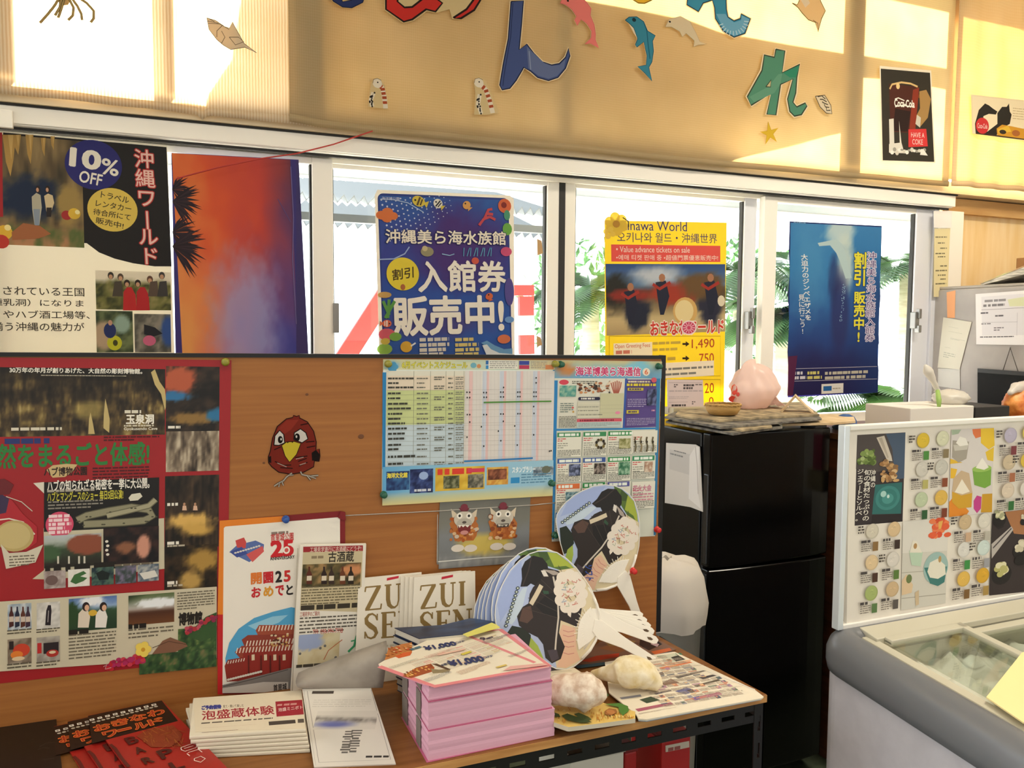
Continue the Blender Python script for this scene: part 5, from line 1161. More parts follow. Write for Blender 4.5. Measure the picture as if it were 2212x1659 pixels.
for x0, y0, x1, y1, c0, c1, sd in ((242, 1168, 362, 1290, '22283a', '8a94b8', 1), (515, 1158, 636, 1270, '2f2824', 'a89a90', 2), (778, 1145, 900, 1278, '2f6a4a', '9fc0a4', 3), (785, 890, 905, 995, '7a7a44', 'c9c49a', 4), (205, 1470, 350, 1570, '3f6a78', 'b8cfd2', 5), (425, 1440, 640, 1500, '5a2f2a', 'c9826a', 6), (1060, 1140, 1145, 1250, 'a8806a', 'd9c9b4', 7)):
    S.photo(x0, y0, x1, y1, PH((.3, c0, .7, c1), 100+sd), 12)
for i in range(9): a = rd(40*i); S.ell(580+44*cos(a), 945+44*sin(a), 15, 18, ('4a3f2a', '7a6a3a', '2f2a22')[i % 3], 8)
for x in (960, 1022, 1085, 1150): S.line([(x, 870), (x-8, 920), (x+6, 970), (x-4, 1030)], 16, ('8a7a5a', '5a4f34', '4a4a3a', '6a6248')[(x//50) % 4]); S.ell(x, 925, 10, 16, '2f2a20', 8)
S.text('花火大会', 935, 1398, 1130, 1455, 'c9829a', .03); S.greek(935, 1480, 1150, 1560, 3, 'c98a98', .5, 99); S.rect(112, 1690, 330, 1730, 'd05a68')
S.done('newsletter', M_PRINT, 'white newsletter sheet with rows of small boxes at the right end of the board', 'newsletter')

# photograph of two clay lion dogs in a clear sleeve
S = board_sheet('H', (625, -120), (1215, -145), .003)
S.base([(632, -125), (1218, -160), (1190, 305), (608, 345)], '77766f', .0004)
S.k = 'H'
S.photo(632, -128, 1200, 330, lambda u, v: mixc(mixc(ramp(v+.08*fbm(u, v, 20, 14, 3), 0, '66655f', .45, '7a7970', .62, '7f8284', 1, '6f7274'), 'c9b25a', blob(u, v, .5, .72, .3, .14, .5, 4)), 'd6d2c8', np.clip((.12-np.abs(v-.93))*6, 0, 1)*fbm(u, v, 30, 8, 9)), 30)
S.poly([(632, -125), (1218, -160), (1216, -120), (630, -85)], '7d7c76')
for cx in (785, 1035):
    k_ = -12 if cx > 900 else 0
    S.poly([(cx-80, 130+k_), (cx-95, 80+k_), (cx-60, 40+k_), (cx+60, 40+k_), (cx+92, 90+k_), (cx+80, 160+k_), (cx+60, 190+k_), (cx-60, 195+k_)], 'b56a30'); S.poly([(cx-50, 185+k_), (cx-40, 90+k_), (cx+40, 90+k_), (cx+50, 185+k_)], 'a85a28')
    for sx in (-1, 1): S.poly([(cx+sx*45, 20+k_), (cx+sx*85, -15+k_), (cx+sx*75, 50+k_)], 'd6c6ac'); S.ell(cx+sx*42, 240+k_, 42, 24, 'd9cfc2', 14)
    rr_ = random.Random(cx)
    for i in range(46): S.ell(cx+rr_.uniform(-88, 88), 60+k_+rr_.uniform(-20, 130), rr_.uniform(9, 17), rr_.uniform(8, 15), rr_.choice(('c9803a', 'a8541f', 'd9b48a', '8a4420', 'b56a34', 'c9b8a4')), 8)
    S.ell(cx, 52+k_, 66, 52, 'c9bfae', 24); S.ell(cx, 80+k_, 50, 34, 'b5aea0', 20); S.poly([(cx-35, -20+k_), (cx+35, -20+k_), (cx+20, 2+k_), (cx-20, 2+k_)], '6a2a34'); S.ell(cx, -25+k_, 24, 22, '7a2f3c', 14)
    for sx in (-30, 30): S.ell(cx+sx, 30+k_, 18, 19, 'efe9dc', 14); S.ell(cx+sx, 30+k_, 8, 9, '1f1a18', 10)
    S.ell(cx, 72+k_, 14, 9, '5a4f48', 10)
    if cx < 900: S.poly([(cx-40, 92), (cx+42, 90), (cx+38, 130), (cx, 145), (cx-38, 132)], '7a2a2a'); S.ell(cx, 138, 26, 14, 'c98a84', 12); S.poly([(cx-40, 90), (cx-30, 108), (cx-20, 92), (cx-8, 104), (cx+6, 92), (cx+20, 104), (cx+34, 91)], 'efe9dc')
    else: S.rect(cx-40, 82, cx+36, 100, '4a3f3a'); S.poly([(cx-36, 84), (cx-28, 98), (cx-18, 84), (cx-6, 98), (cx+6, 84), (cx+18, 98), (cx+30, 84)], 'ded6c6')
S.line([(615, 325), (900, 300), (1188, 285)], 8, 'c9c9c4'); S.line([(612, 20), (608, 330)], 4, 'b5b5b0')
S.done('photograph', M_GLOSS, 'photograph of two clay lion dogs pinned under the event calendar', 'photograph')

# orange castle anniversary poster
S = board_sheet('G', (1410, 65), (2225, 10), .0025)
S.base([(1418, 62), (2200, 0), (2228, 5), (2236, 1176), (1405, 1184)], '7c2024', .0006)
S.poly([(1418, 62), (1830, 32), (1830, 90), (1470, 110), (1465, 668), (1405, 668)], 'e0812a'); S.poly([(1405, 668), (1465, 668), (1440, 1184), (1405, 1184)], 'bf2228')
S.poly([(1445, 110), (1455, 100), (2180, 40), (2195, 50), (2200, 1150), (1436, 1172)], 'eae4d8')
S.poly([(1480, 265), (1530, 220), (1650, 190), (1705, 215), (1700, 265), (1610, 330)], '5a6fa8'); S.poly([(1520, 190), (1575, 170), (1590, 200), (1585, 240), (1530, 235)], 'c84a48'); S.poly([(1590, 280), (1695, 225), (1705, 260), (1630, 330)], 'd05a58'); S.poly([(1485, 265), (1530, 300), (1600, 275), (1560, 230)], '3f4f94')
for i in range(10): S.ell(1520+i*17, 270-i*5, 9, 6, 'dcd6cc', 7)
S.greek(1752, 132, 1885, 148, 1, '8a7a70', .7, 3, 1.); S.text('首里城公園', 1748, 148, 1895, 188, 'c03030', .02)
S.text('25', 1752, 198, 1890, 284, 'c8242c', .05); S.ell(1850, 252, 22, 24, 'efe9dd', 16); S.ell(1850, 252, 13, 14, 'd05a58', 12); S.text3('ANNIVERSARY', (1742, 298), (1900, 285), (1746, 318), '2a2424', .03)
for ch, x, w, c in (('開', 1622, 66, 'd9762f'), ('園', 1702, 60, 'c0262c'), ('2', 1780, 38, '2a2422'), ('5', 1835, 38, 'c8302f')): S.text(ch, x, 402-(x-1622)*.07, x+w, 466-(x-1622)*.07, c, .04)
for ch, x, w, c in (('お', 1625, 58, 'c0262c'), ('め', 1703, 60, 'd9962f'), ('で', 1780, 52, 'c0262c'), ('と', 1850, 40, '2a2422')): S.text(ch, x, 495-(x-1625)*.07, x+w, 552-(x-1625)*.07, c, .04)
S.poly([(1455, 950), (1480, 850), (1540, 760), (1640, 690), (1760, 650), (1880, 620), (1990, 640), (2000, 1000), (1460, 1010)], '4f9fcb'); S.poly([(1600, 740), (1760, 680), (1860, 670), (1800, 720), (1660, 770)], '8fc4dc')
def roof(P, n, c='9a4a34'):
    S.poly(P, c)
roof([(1665, 800), (1650, 770), (1672, 735), (2010, 735), (2010, 820), (1665, 830)], 0); roof([(1560, 830), (1600, 800), (2010, 790), (2010, 870), (1590, 900)], 0, '8a3a2c')
roof([(1515, 910), (1560, 870), (2010, 850), (2010, 930), (1560, 960)], 0, '93402f'); roof([(1450, 1000), (1470, 960), (1560, 945), (2010, 930), (2010, 1080), (1465, 1100)], 0, '8a2f26')
S.poly([(1570, 905), (2010, 890), (2010, 1060), (1570, 1060)], '8f2c24')
for y, x0, n in ((750, 1670, 16), (845, 1590, 20), (890, 1525, 22)):
    for i in range(n): S.line([(x0+i*21, y+26-i*1.2), (x0+i*21+9, y-8-i*1.2)], 7, 'e6d6c4')
for i in range(7): S.line([(1470+i*17, 985-i*3), (1476+i*17, 965-i*3)], 6, 'e0d0c0')
for x in (1600, 1680, 1740, 1800): S.rect(x, 930, x+10, 1050, '5a1f1a'); S.rect(x+24, 925, x+44, 960, 'd9c6a8')
for i in range(30): r_ = random.Random(i); S.ell(1790+r_.uniform(-50, 70), 830+r_.uniform(-40, 40), 9, 7, r_.choice(('c9a060', '5a2f20', 'd9c4a0')), 6)
S.poly([(1436, 1120), (1870, 1010), (2000, 1000), (2000, 1160), (1436, 1172)], '7f7a76'); S.poly([(1436, 1140), (1700, 1100), (1860, 1100), (1860, 1165), (1436, 1172)], 'c2bdb6'); S.line([(1440, 1130), (1640, 1080), (1860, 1020)], 5, '4a4644')
for i in range(14): S.ell(1475+i*16, 1085-i*4, 11, 8, 'd6d2c6', 7)
S.text('首里城', 1765, 1118, 1850, 1146, '3a3634', .03)
S.poly([(2180, 40), (2195, 50), (2232, 60), (2228, 5), (2200, 0)], '7c2024')
S.done('poster', M_PRINT, 'orange-bordered castle anniversary poster, its right half behind a leaflet', 'poster')
# ================================================================ things on the table
UPV = np.array([0, 0, 1.])
def flat_sheet(z, k, tl, tr, **kw):
    a = onZ(*px(k, *tl), z); b = onZ(*px(k, *tr), z); return Sheet(a, b-a, UPV, k, **kw)

# black booklet, far left
S = flat_sheet(.7145, 'X', (0, 1567), (122, 1548)); S.base([(-140, 1590), (121, 1549), (141, 1720), (-140, 1760)], '17140f', .004)
S.k = 'O'
for P in ([(430, 870), (500, 830), (610, 820)], [(410, 900), (470, 880), (540, 885)], [(460, 1010), (590, 995)], [(345, 790), (370, 785)]): S.line(P, 6, '4a463e')
S.done('booklet', M_GLOSS, 'black booklet lying flat at the far left of the table', 'booklet')

# three red park brochures, fanned
zb_ = .7275
TR_, TL_ = onZ(350, 1513, zb_), onZ(190, 1546, zb_); BR_ = onZ(500, 1668, zb_)
S = Sheet(TL_, TR_-TL_, UPV, 'O'); d_ = (BR_-TR_)/np.linalg.norm(BR_-TR_)*.34
S.base(None, '9c231c', .0035, uvs=[((p-S.O) @ S.U, (p-S.O) @ S.V) for p in (TL_, TR_, TR_+d_, TL_+d_)])
S.poly([(955, 535), (1755, 368), (1935, 590), (1000, 835)], '1f1510')
for i in range(9): x = 970+i*84; y = 572-i*20; S.poly([(x, y), (x+50, y-11), (x+59, y+9), (x+9, y+20)], 'd9d2c4'); S.poly([(x+14, y+4), (x+36, y-1), (x+40, y+6), (x+18, y+11)], '4a4238')
for i in range(14): x = 1000+i*52; S.text3('・', (x, 604-i*13), (x+30, 598-i*13), (x+6, 614-i*13), 'b5ab98', .05)
for i, ch in enumerate('おきなわ'): x = 1010+i*195; y = 648-i*52; S.text3(ch, (x, y), (x+165, y-38), (x+30, y+62), 'd9702f', .06); S.text3(ch, (x, y), (x+165, y-38), (x+30, y+62), '9c2f1c', .015)
for i, ch in enumerate('ワールド'):
    x = 1110+i*165; y = 720-i*44; bar_ = ch == 'ー'; y_ = y+22 if bar_ else y; h_ = 12 if bar_ else 58
    S.text3(ch, (x, y_), (x+140, y_-34), (x+h_*.62, y_+h_), 'd9702f', .06); S.text3(ch, (x, y_), (x+140, y_-34), (x+h_*.62, y_+h_), '9c2f1c', .015)
S.poly([(1480, 760), (1600, 690), (1880, 640), (1980, 740), (1960, 800), (1850, 880), (1640, 880), (1540, 800)], '86361f')
r = random.Random(2)
for i in range(40): x, y = r.uniform(1560, 1960), r.uniform(670, 880); S.line([(x, y), (x+r.uniform(-60, 60), y+r.uniform(-40, 40)), (x+r.uniform(-60, 90), y+r.uniform(-50, 50))], 7, r.choice(('a8642c', '7a2c18', '96502a')))
for ch, x, y, s in (('P', 1700, 930, 150), ('L', 1830, 1060, 130), ('B', 1350, 790, 120), ('A', 1440, 900, 110), ('R', 1530, 1010, 110)): S.text3(ch, (x, y), (x+s*.9, y-s*.25), (x+s*.45, y+s*.55), '4a1712', .03)
for P in ([(1965, 890), (2090, 845), (2140, 855), (2130, 890), (2010, 930), (1970, 915), (1965, 890)], [(2000, 900), (2100, 870)], [(2030, 955), (2060, 980)], [(2040, 945), (2170, 905)], [(2150, 905), (2195, 940)], [(2110, 1010), (2180, 985), (2230, 1010), (2180, 1050), (2110, 1030), (2110, 1010)]): S.line(P, 9, 'ead9d0')
S.line([(1195, 855), (1250, 900), (1330, 1020), (1400, 1100)], 34, '5a1a14')
br0 = S.done('brochure', M_GLOSS, 'red cave-park brochure with orange lettering, topmost of the fanned three', 'brochure', group='red brochures fanned on the table')
for i, (dx, dy, dz, lb) in enumerate(((-.036, .002, -.0062, 'red brochure, middle of the fanned three on the table'), (-.060, .003, -.0122, 'red brochure, lowest of the fanned three beside the black booklet'))):
    c = copy_tree(br0); c.location = tuple(np.array(br0.location)+np.array([dx, dy, dz])); c['label'] = lb

# pile of folded newsprint flyers
m_news = mat('newsprint', 'd9cfba', .8, spec=.2)
def folded(z0, z1, P, name, label, group, m=None, r_=.5):
    """a folded sheet: flat wad with a rounded fold along its front"""
    mb = MB(); P = [np.array(p) for p in P]; n = 6; a, b = P[3], P[2]; f = (a+b)/2-(P[0]+P[1])/2; f = f/np.linalg.norm(f); h = (z1-z0)/2; prof = []
    for i in range(n+1): t = -pi/2+pi*i/n; prof.append((h*cos(t)*r_, (z0+z1)/2+h*sin(t)))
    rows = [[(*(P[0]), z0), (*(P[1]), z0)]] + [[(*(a+f*q), z), (*(b+f*q), z)] for q, z in prof] + [[(*(P[0]), z1), (*(P[1]), z1)]]
    V = [v for r0 in rows for v in r0]; k = len(rows); fs = [(2*i, 2*i+1, 2*i+3, 2*i+2) for i in range(k-1)] + [(2*k-2, 2*k-1, 1, 0), tuple(2*i for i in range(k)), tuple(2*i+1 for i in reversed(range(k)))]
    mb.add(V, fs); return build(name, mb, m or m_news, label=label, cat='flyer', group=group, bevel=.0008)
zt_ = .752
TLn, TRn, BRn, BLn = (onZ(x, y, zt_)[:2] for x, y in ((417, 1510), (652, 1490), (661, 1574), (414, 1589)))
for i in range(6):
    o_ = np.array([.006*i-.004*(i % 2), -.0022*i]); s_ = np.array([-.007*(i % 3), -.002*i])
    z1_ = zt_-.0070*i
    folded(z1_-.0066, z1_, (TLn+s_, TRn+s_+(.002*i, 0), BRn+o_*np.array([.2, 1]), BLn+o_+(-.004, 0)), 'newsprint_flyer',
           'folded cream newsprint flyer with red brewery headline, topmost of its pile' if i == 0 else 'plain folded newsprint flyer lower in the pile under the red-headlined one', 'folded newsprint flyers in the left pile')
S = flat_sheet(zt_+.0004, 'P', (160, 690), (870, 640)); S.base([(82, 590), (1158, 514), (1195, 893), (102, 925)], 'dccfb6', .0003)
S.text3('ご予約優待', (165, 668), (355, 655), (166, 706), '3a3f8a', .09); S.text3('見て・聞いて楽しむ', (375, 660), (580, 648), (378, 688), '5a4a40', .01)
S.text3('泡盛蔵体験', (165, 720), (872, 662), (168, 812), 'a02a34', .018)
S.poly([(898, 625), (1164, 606), (1180, 752), (910, 775)], '9c2430'); S.text3('泡盛ミニボト', (925, 690), (1165, 662), (928, 725), 'e3c9c0', .01); S.greek(920, 645, 1150, 660, 1, 'c98a84', .6, 4, 1.)
S.greek(165, 830, 870, 800, 1, '5a5048', .5, 5, 1.); S.greek(165, 890, 720, 850, 2, 'a8605a', .5, 6, 1.)
S.poly([(830, 825), (1095, 805), (1100, 840), (835, 862)], '4a4038'); S.poly([(1120, 800), (1180, 796), (1184, 834), (1122, 838)], '5a5046'); S.greek(165, 935, 585, 900, 1, '6a2a2a', .8, 7, 1.)
S.k = 'P'
fl = [o for o in COL.objects if o.name.startswith('newsprint_flyer')][0]
S.done('printed_face', M_PRINT, parent=fl)

# tall narrow brewery leaflets standing against the board
def lean_sheet(k, tl, tr, d, tilt=0.):
    N = BN+UPV*tilt; N = N/np.linalg.norm(N); O = onB(*px(k, *tl), d); b = onP(*px(k, *tr), O, N); return Sheet(O, b-O, N, k)
S = lean_sheet('X', (645, 1180), (790, 1176), .018)
S.base([(648, 1178), (791, 1175), (779, 1502), (627, 1502)], 'e6e0d2', .008)
S.poly([(655, 1182), (784, 1179), (779, 1322), (648, 1318)], 'c6b894'); S.poly([(655, 1181), (784, 1178), (784, 1190), (655, 1193)], '9a2a30'); S.text('工場見学直行に古酒蔵にどうぞ!', 670, 1182, 780, 1190, 'e6d6c8', .004)
S.text('古酒蔵', 710, 1192, 764, 1213, '2a2420', .02); S.greek(673, 1200, 704, 1207, 1, '8a7a60', .7, 3, 1.)
S.k = 'G'; S.photo(1955, 345, 2325, 478, lambda u, v: mixc(ramp(fbm(u, v, 9, 5, 3), .25, '2a2a1c', .5, '5a5030', .8, 'b08a5a'), 'c9885a', blob(u, v, .85, .3, .2, .25, .5, 4)), 24); S.k = 'X'
for x, c in ((668, '5a2a1c'), (700, '2a1c1a'), (716, '3a2a24'), (740, '6a3a22'), (758, '2a2018')): S.poly([(x-6, 1262), (x-6, 1240), (x-2, 1232), (x-2, 1224), (x+2, 1224), (x+2, 1232), (x+6, 1240), (x+6, 1262)], c); S.rect(x-5, 1244, x+5, 1254, 'd9ccb4')
S.greek(652, 1266, 776, 1302, 7, '6a6048', .4, 5); S.greek(650, 1306, 776, 1314, 1, '3a342a', .7, 6, 1.)
S.text('工場見学のご案内', 648, 1322, 690, 1330, 'a84a3a', .004); S.greek(648, 1332, 775, 1362, 5, '5a544a', .4, 8); S.text('TEL 098-994-7558', 676, 1360, 740, 1367, 'b8453a', .004)
S.k = 'G'; S.photo(1930, 800, 2185, 985, lambda u, v: mixc(ramp(fbm(u, v, 5, 5, 9), .3, 'c9b78a', .7, 'd6cba8'), '9aa8c9', blob(u, v, .2, .2, .4, .3, .3, 3)), 18); S.line([(2090, 960), (2120, 900), (2170, 860), (2210, 830)], 5, 'b5603a'); S.k = 'X'
for x, y in ((648, 1412), (692, 1400), (702, 1395), (725, 1420)): S.ell(x, y, 3, 3, '6a6a6a', 8)
S.line([(752, 1408), (765, 1395), (770, 1375), (773, 1368)], 5, '3f9a68'); S.line([(758, 1385), (770, 1382)], 3, '3f9a68')
S.greek(640, 1434, 700, 1440, 1, '4a443a', .6, 9, 1.); S.line([(643, 1184), (631, 1500)], 2, 'b5ad9c')
S.done('leaflet', M_PRINT, 'tall narrow awamori brewery leaflet standing in front of the castle poster', 'leaflet')

# the white pamphlets with big gold serif lettering
def vline(S, pts, ws, col):
    P = [S.uv(*p) for p in pts]; s = np.linalg.norm(S.uv(pts[0][0]+10, pts[0][1])-P[0])/10/2; L, R_ = [], []
    for i, p in enumerate(P):
        t = P[min(i+1, len(P)-1)]-P[max(i-1, 0)]; t = t/np.linalg.norm(t); n = np.array([-t[1], t[0]])*s*ws[i]; L.append(p+n); R_.append(p-n)
    k = len(P); S._add(R_+L, [(i, i+1, k+i+1, k+i) for i in range(k-1)], lin(col), S.up())
def serif(S, word, x0, y0, w, h, gap, sk, col):
    """capitals Z U I S E N from strokes; sk: rise per px to the right"""
    def T(cx, u, v, ww): return (cx+u*ww, y0+v*h-(cx+u*ww-x0)*sk)
    cx = x0
    for ch in word:
        ww = {'Z': .95, 'U': 1.05, 'I': .42, 'S': .78, 'E': .85, 'N': 1.1}[ch]*w; q = lambda u, v: T(cx, u, v, ww)
        th, tn = w*.235, w*.085
        ln = lambda a, b, t: S.line([q(*a), q(*b)], t, col)
        if ch == 'Z': ln((.06, .03), (.96, .03), tn); ln((.86, .03), (.14, .97), th); ln((.04, .97), (.96, .97), tn); ln((.07, .02), (.03, .22), tn); ln((.95, .98), (.99, .76), tn)
        if ch == 'U':
            vline(S, [q(.24, .03), q(.24, .62), q(.30, .84), q(.44, .95), q(.60, .97), q(.74, .88), q(.80, .68), q(.80, .03)], [th, th, th, th*.8, tn*1.3, tn, tn, tn], col); ln((.06, .025), (.42, .025), tn); ln((.66, .025), (.95, .025), tn)
        if ch == 'I': ln((.5, .02), (.5, .98), th); ln((.05, .025), (.95, .025), tn); ln((.05, .975), (.95, .975), tn)
        if ch == 'S':
            vline(S, [q(.90, .28), q(.80, .12), q(.58, .03), q(.34, .06), q(.16, .20), q(.20, .36), q(.46, .50), q(.74, .62), q(.86, .78), q(.72, .93), q(.48, .98), q(.24, .92), q(.08, .72)], [tn, tn, tn*1.2, tn*1.6, th*.8, th, th*1.15, th, th*.8, tn*1.6, tn*1.2, tn, tn], col); ln((.91, .04), (.91, .30), tn*.8); ln((.08, .70), (.08, .97), tn*.8)
        if ch == 'E': ln((.26, .02), (.26, .98), th); ln((.06, .025), (.90, .025), tn); ln((.06, .975), (.94, .975), tn); ln((.26, .48), (.70, .48), tn); ln((.70, .36), (.70, .60), tn); ln((.90, .02), (.90, .20), tn); ln((.94, .98), (.97, .74), tn)
        if ch == 'N': ln((.18, .03), (.18, .98), tn); ln((.16, .03), (.86, .97), th); ln((.84, .02), (.84, .97), tn); ln((.02, .025), (.26, .025), tn); ln((.06, .975), (.32, .975), tn); ln((.70, .025), (.98, .025), tn)
        cx += ww+gap
def pamphlet(d):
    S = lean_sheet('H', (460, 425), (855, 388), d, .10)
    S.base([(462, 428), (856, 388), (862, 1090), (440, 1120)], 'e7dfcf', .004)
    S.poly([(640, 425), (714, 410), (712, 426), (638, 442)], 'c0283c')
    serif(S, 'ZUI', 500, 480, 112, 155, 12, .095, '8a7040'); serif(S, 'SEN', 496, 652, 118, 165, 10, .07, '8a7040')
    S.greek(500, 850, 820, 1010, 4, 'c9bfa8', .2, 4)
    return S.done('pamphlet', M_PRINT, 'white pamphlet with large gold serif lettering, frontmost on the right', 'pamphlet', group='white pamphlets with gold lettering')
pm = pamphlet(.042)
for i in range(3):
    c = copy_tree(pm); c.location = tuple(np.array(pm.location)-BU*.0085*(i+1)-BN*.0062*(i+1)+UPV*(-.001*i)); c['label'] = 'white gold-lettered pamphlet seen edge-on in the gap between the two open faces'
c = copy_tree(pm); c.location = tuple(np.array(pm.location)-BU*.120-BN*.026+UPV*.002); c['label'] = 'white pamphlet with gold serif lettering half hidden behind the brewery leaflet'

# white leaflet with a curled grey back page
zc = .762
A, B_, C_, D_ = onZ(653, 1488, zc), onZ(803, 1486, zc), onZ(856, 1650, .7125), onZ(678, 1657, .7125)
Nn = np.cross(C_-D_, A-D_); Nn /= np.linalg.norm(Nn)
if Nn[2] < 0: Nn = -Nn
S = Sheet(A, B_-A, Nn, 'P')
S.base([(1165, 500), (1850, 488), (2097, 1243), (1282, 1276)], 'd6d0c6', .003)
S.line([(1215, 520), (1330, 1230), (2045, 1200), (1850, 505)], 5, '8a8580'); S.line([(1180, 510), (1300, 1262)], 3, 'a8a39c')
S.rect(1268, 520, 1475, 546, '4a423c'); S.greek(1285, 600, 1840, 680, 4, 'c0bab0', .25, 3)
def SMEAR(u, v):
    m = np.clip(1-np.abs(v-.42-.12*u)/.2, 0, 1)*fbm(u, v, 12, 3, 5); return mixc(mixc('d0cac0', '5a5450', m*1.3), '6a70a8', blob(u, v, .32, .72, .3, .16, .9))
S.photo(1320, 720, 1890, 900, SMEAR, 24)
S.vgreek(1580, 915, 1640, 1145, 9, '6a6560', 3); S.vgreek(1655, 905, 1725, 1135, 9, '6a6560', 4); S.greek(1800, 1160, 2025, 1185, 1, '3a3634', .7, 5, 1.)
wl_ = S.done('leaflet', M_PRINT, 'white leaflet with blurred blue print propped at the table front, back page curled', 'leaflet')
rows = []
for i in range(9):
    t = i/8; row = []
    for j in range(13):
        s = j/12; b0 = A+(B_-A)*s*1.16; up = .012+.066*s**.9
        row.append(b0 + np.array([-.012*sin(pi*t)*(1-s)+.02*t*s, -.012*sin(pi*t)+.055*t**1.6, up*sin(pi*.62*t)/sin(pi*.5)*1.05 - .0*t]))
    rows.append(row)
build('curled_page', MB().grid(rows, (0, .0006, -.0004)), mat('grey_page', '8f867c', .55, node=noise_tint('7d746a', '9f968a', (3, 3, 3), 4)), wl_, smooth=True)

# pink coupon bundles
def edge_lines(c1, c2, sc):
    def f(m, b):
        n, l = m.node_tree.nodes, m.node_tree.links
        tc = n.new('ShaderNodeTexCoord'); w = n.new('ShaderNodeTexWave'); w.wave_type = 'BANDS'; w.bands_direction = 'Z'; w.inputs['Scale'].default_value = sc; w.inputs['Distortion'].default_value = 3; w.inputs['Detail'].default_value = 3; w.inputs['Detail Scale'].default_value = .6
        mx = n.new('ShaderNodeMix'); mx.data_type = 'RGBA'; mx.inputs[6].default_value = (*lin(c1), 1); mx.inputs[7].default_value = (*lin(c2), 1)
        l.new(tc.outputs['Object'], w.inputs['Vector']); l.new(w.outputs['Fac'], mx.inputs[0]); l.new(mx.outputs[2], b.inputs['Base Color'])
    return f
m_pink = mat('pink_paper_edge', 'e09ab8', .8, spec=.2, node=edge_lines('d9a2b8', 'e4b4c6', 120))
m_pdk = mat('pink_divider', 'bb6283', .8)
FLp, FRp = onZ(925, 1645, ZT)[:2], onZ(1197, 1590, ZT)[:2]
dx_ = (FRp-FLp)/np.linalg.norm(FRp-FLp); dy_ = np.array([-dx_[1], dx_[0]]); Wp, Dp = np.linalg.norm(FRp-FLp), .182
def bundle(z0, z1, ox, oy, w, label, jag=.002):
    a = FLp+dx_*ox+dy_*oy; nb = 9; V = []
    t = thing('coupon_bundle', (*(a+dx_*w/2), z0), label, 'paper bundle', 'pink coupon bundles')
    rr = random.Random(int(z0*1000)); rows_ = []
    for i in range(nb+1):
        z = z0+(z1-z0)*i/nb; e = rr.uniform(-1, 1)*jag*.5; g = rr.uniform(-1, 1)*jag*.4
        rows_.append([(*(a+dx_*e+dy_*g), z), (*(a+dx_*(w+e)+dy_*g), z), (*(a+dx_*(w+e)+dy_*(Dp+g)), z), (*(a+dx_*e+dy_*(Dp+g)), z)])
    V = [v for q in rows_ for v in q]; fs = [(0, 3, 2, 1), tuple(4*nb+i for i in range(4))] + [(4*i+j, 4*i+(j+1) % 4, 4*i+4+(j+1) % 4, 4*i+4+j) for i in range(nb) for j in range(4)]
    build('paper', MB().add(V, fs), m_pink, t)
    p, q = a-dx_*.0022+dy_*.045, a-dx_*.0022+dy_*.075
    build('printed_edge', MB().prism([(*p, z0+.001), (*q, z0+.001), (*q, z1-.001), (*p, z1-.001)], (*(dx_*.001), 0)), mat('printed_edge', '7f746c', .8, node=edge_lines('6a6058', '948a80', 120)), t)
    p, q = a-dx_*.0022+dy_*.14, a-dx_*.0022+dy_*.18
    build('printed_edge', MB().prism([(*p, z0+.001), (*q, z0+.001), (*q, z1-.001), (*p, z1-.001)], (*(dx_*.001), 0)), MATS['printed_edge'], t)
    return t
bundle(ZT+.0012, .7655, 0, 0, Wp, 'bottom bundle of pink coupons at the table front')
bundle(.7675, .8195, .001, .003, Wp-.006, 'middle bundle of pink coupons in the stack of three')
bundle(.8215, .8475, .002, .004, Wp-.009, 'thin top bundle of pink coupons under the loose coupon sheet')
for z, o_ in ((ZT+.0003, -.004), (.7657, .0005), (.8197, .001)):
    P = [(*(FLp+dx_*o_+dy_*(o_)), z), (*(FRp-dx_*(.004 if z > .75 else 0)+dy_*.001), z), (*(FRp+dy_*Dp-dx_*.004), z), (*(FLp+dx_*o_+dy_*Dp), z)]
    build('divider_sheet', MB().prism(P, (0, 0, .0009 if z < .72 else .0016)), m_pdk, label={0: 'deep pink sheet under the whole coupon stack', 1: 'deep pink divider sheet above the bottom coupon bundle', 2: 'deep pink divider sheet under the top coupon bundle'}[0 if z < .72 else 1 if z < .8 else 2], cat='divider sheet', group='divider sheets in the coupon stack')

S = flat_sheet(.8515, 'L', (85, 590), (1340, 185))
S.base([(85, 560), (230, 470), (600, 310), (1300, 178), (1380, 185), (1900, 560), (1890, 590), (690, 800), (560, 770), (100, 590)], 'e0d6c2', .0022, back='d98fa4')
S.line([(95, 585), (680, 795), (1890, 575), (1375, 195), (1000, 245)], 64, 'd67f84'); S.line([(1000, 240), (1090, 285), (1740, 545)], 44, 'd58a8a'); S.line([(1740, 545), (1300, 360)], 20, 'd67f84')
blocks(S, 180, 620, 1760, 300, 11, 7, 8, ('b5aa98', 'c2b2a0', 'a89a94'), ('d6b49a', 'c9c4a0', 'd9a89c', 'c2b48a'), .4, [(130, 570), (620, 330), (1000, 265), (1370, 215), (1840, 560), (690, 770)])
S.poly([(150, 520), (190, 400), (330, 350), (440, 330), (440, 440), (420, 470), (280, 480)], 'b5703a'); S.poly([(260, 480), (350, 440), (440, 430), (420, 470), (300, 500)], 'c85a2a')
S.poly([(340, 690), (480, 600), (640, 555), (680, 600), (660, 640), (430, 710)], '9c4f2a'); S.poly([(640, 610), (720, 620), (850, 610), (830, 650), (660, 660)], '8a7a5a'); S.poly([(650, 560), (700, 555), (850, 615), (815, 625)], '5a4030')
r = random.Random(4)
for i in range(34): x = r.uniform(360, 650); S.ell(x, 690-(x-340)*.33+r.uniform(-28, 22), 12, 8, r.choice(('c9823a', '7a3418', 'd9a860', 'a8522a')), 7)
for i in range(26): x = r.uniform(170, 430); S.ell(x, 440-(x-170)*.2+r.uniform(-40, 40), 14, 9, r.choice(('c9823a', 'a85a2a', 'd9b080', 'c04a20')), 7)
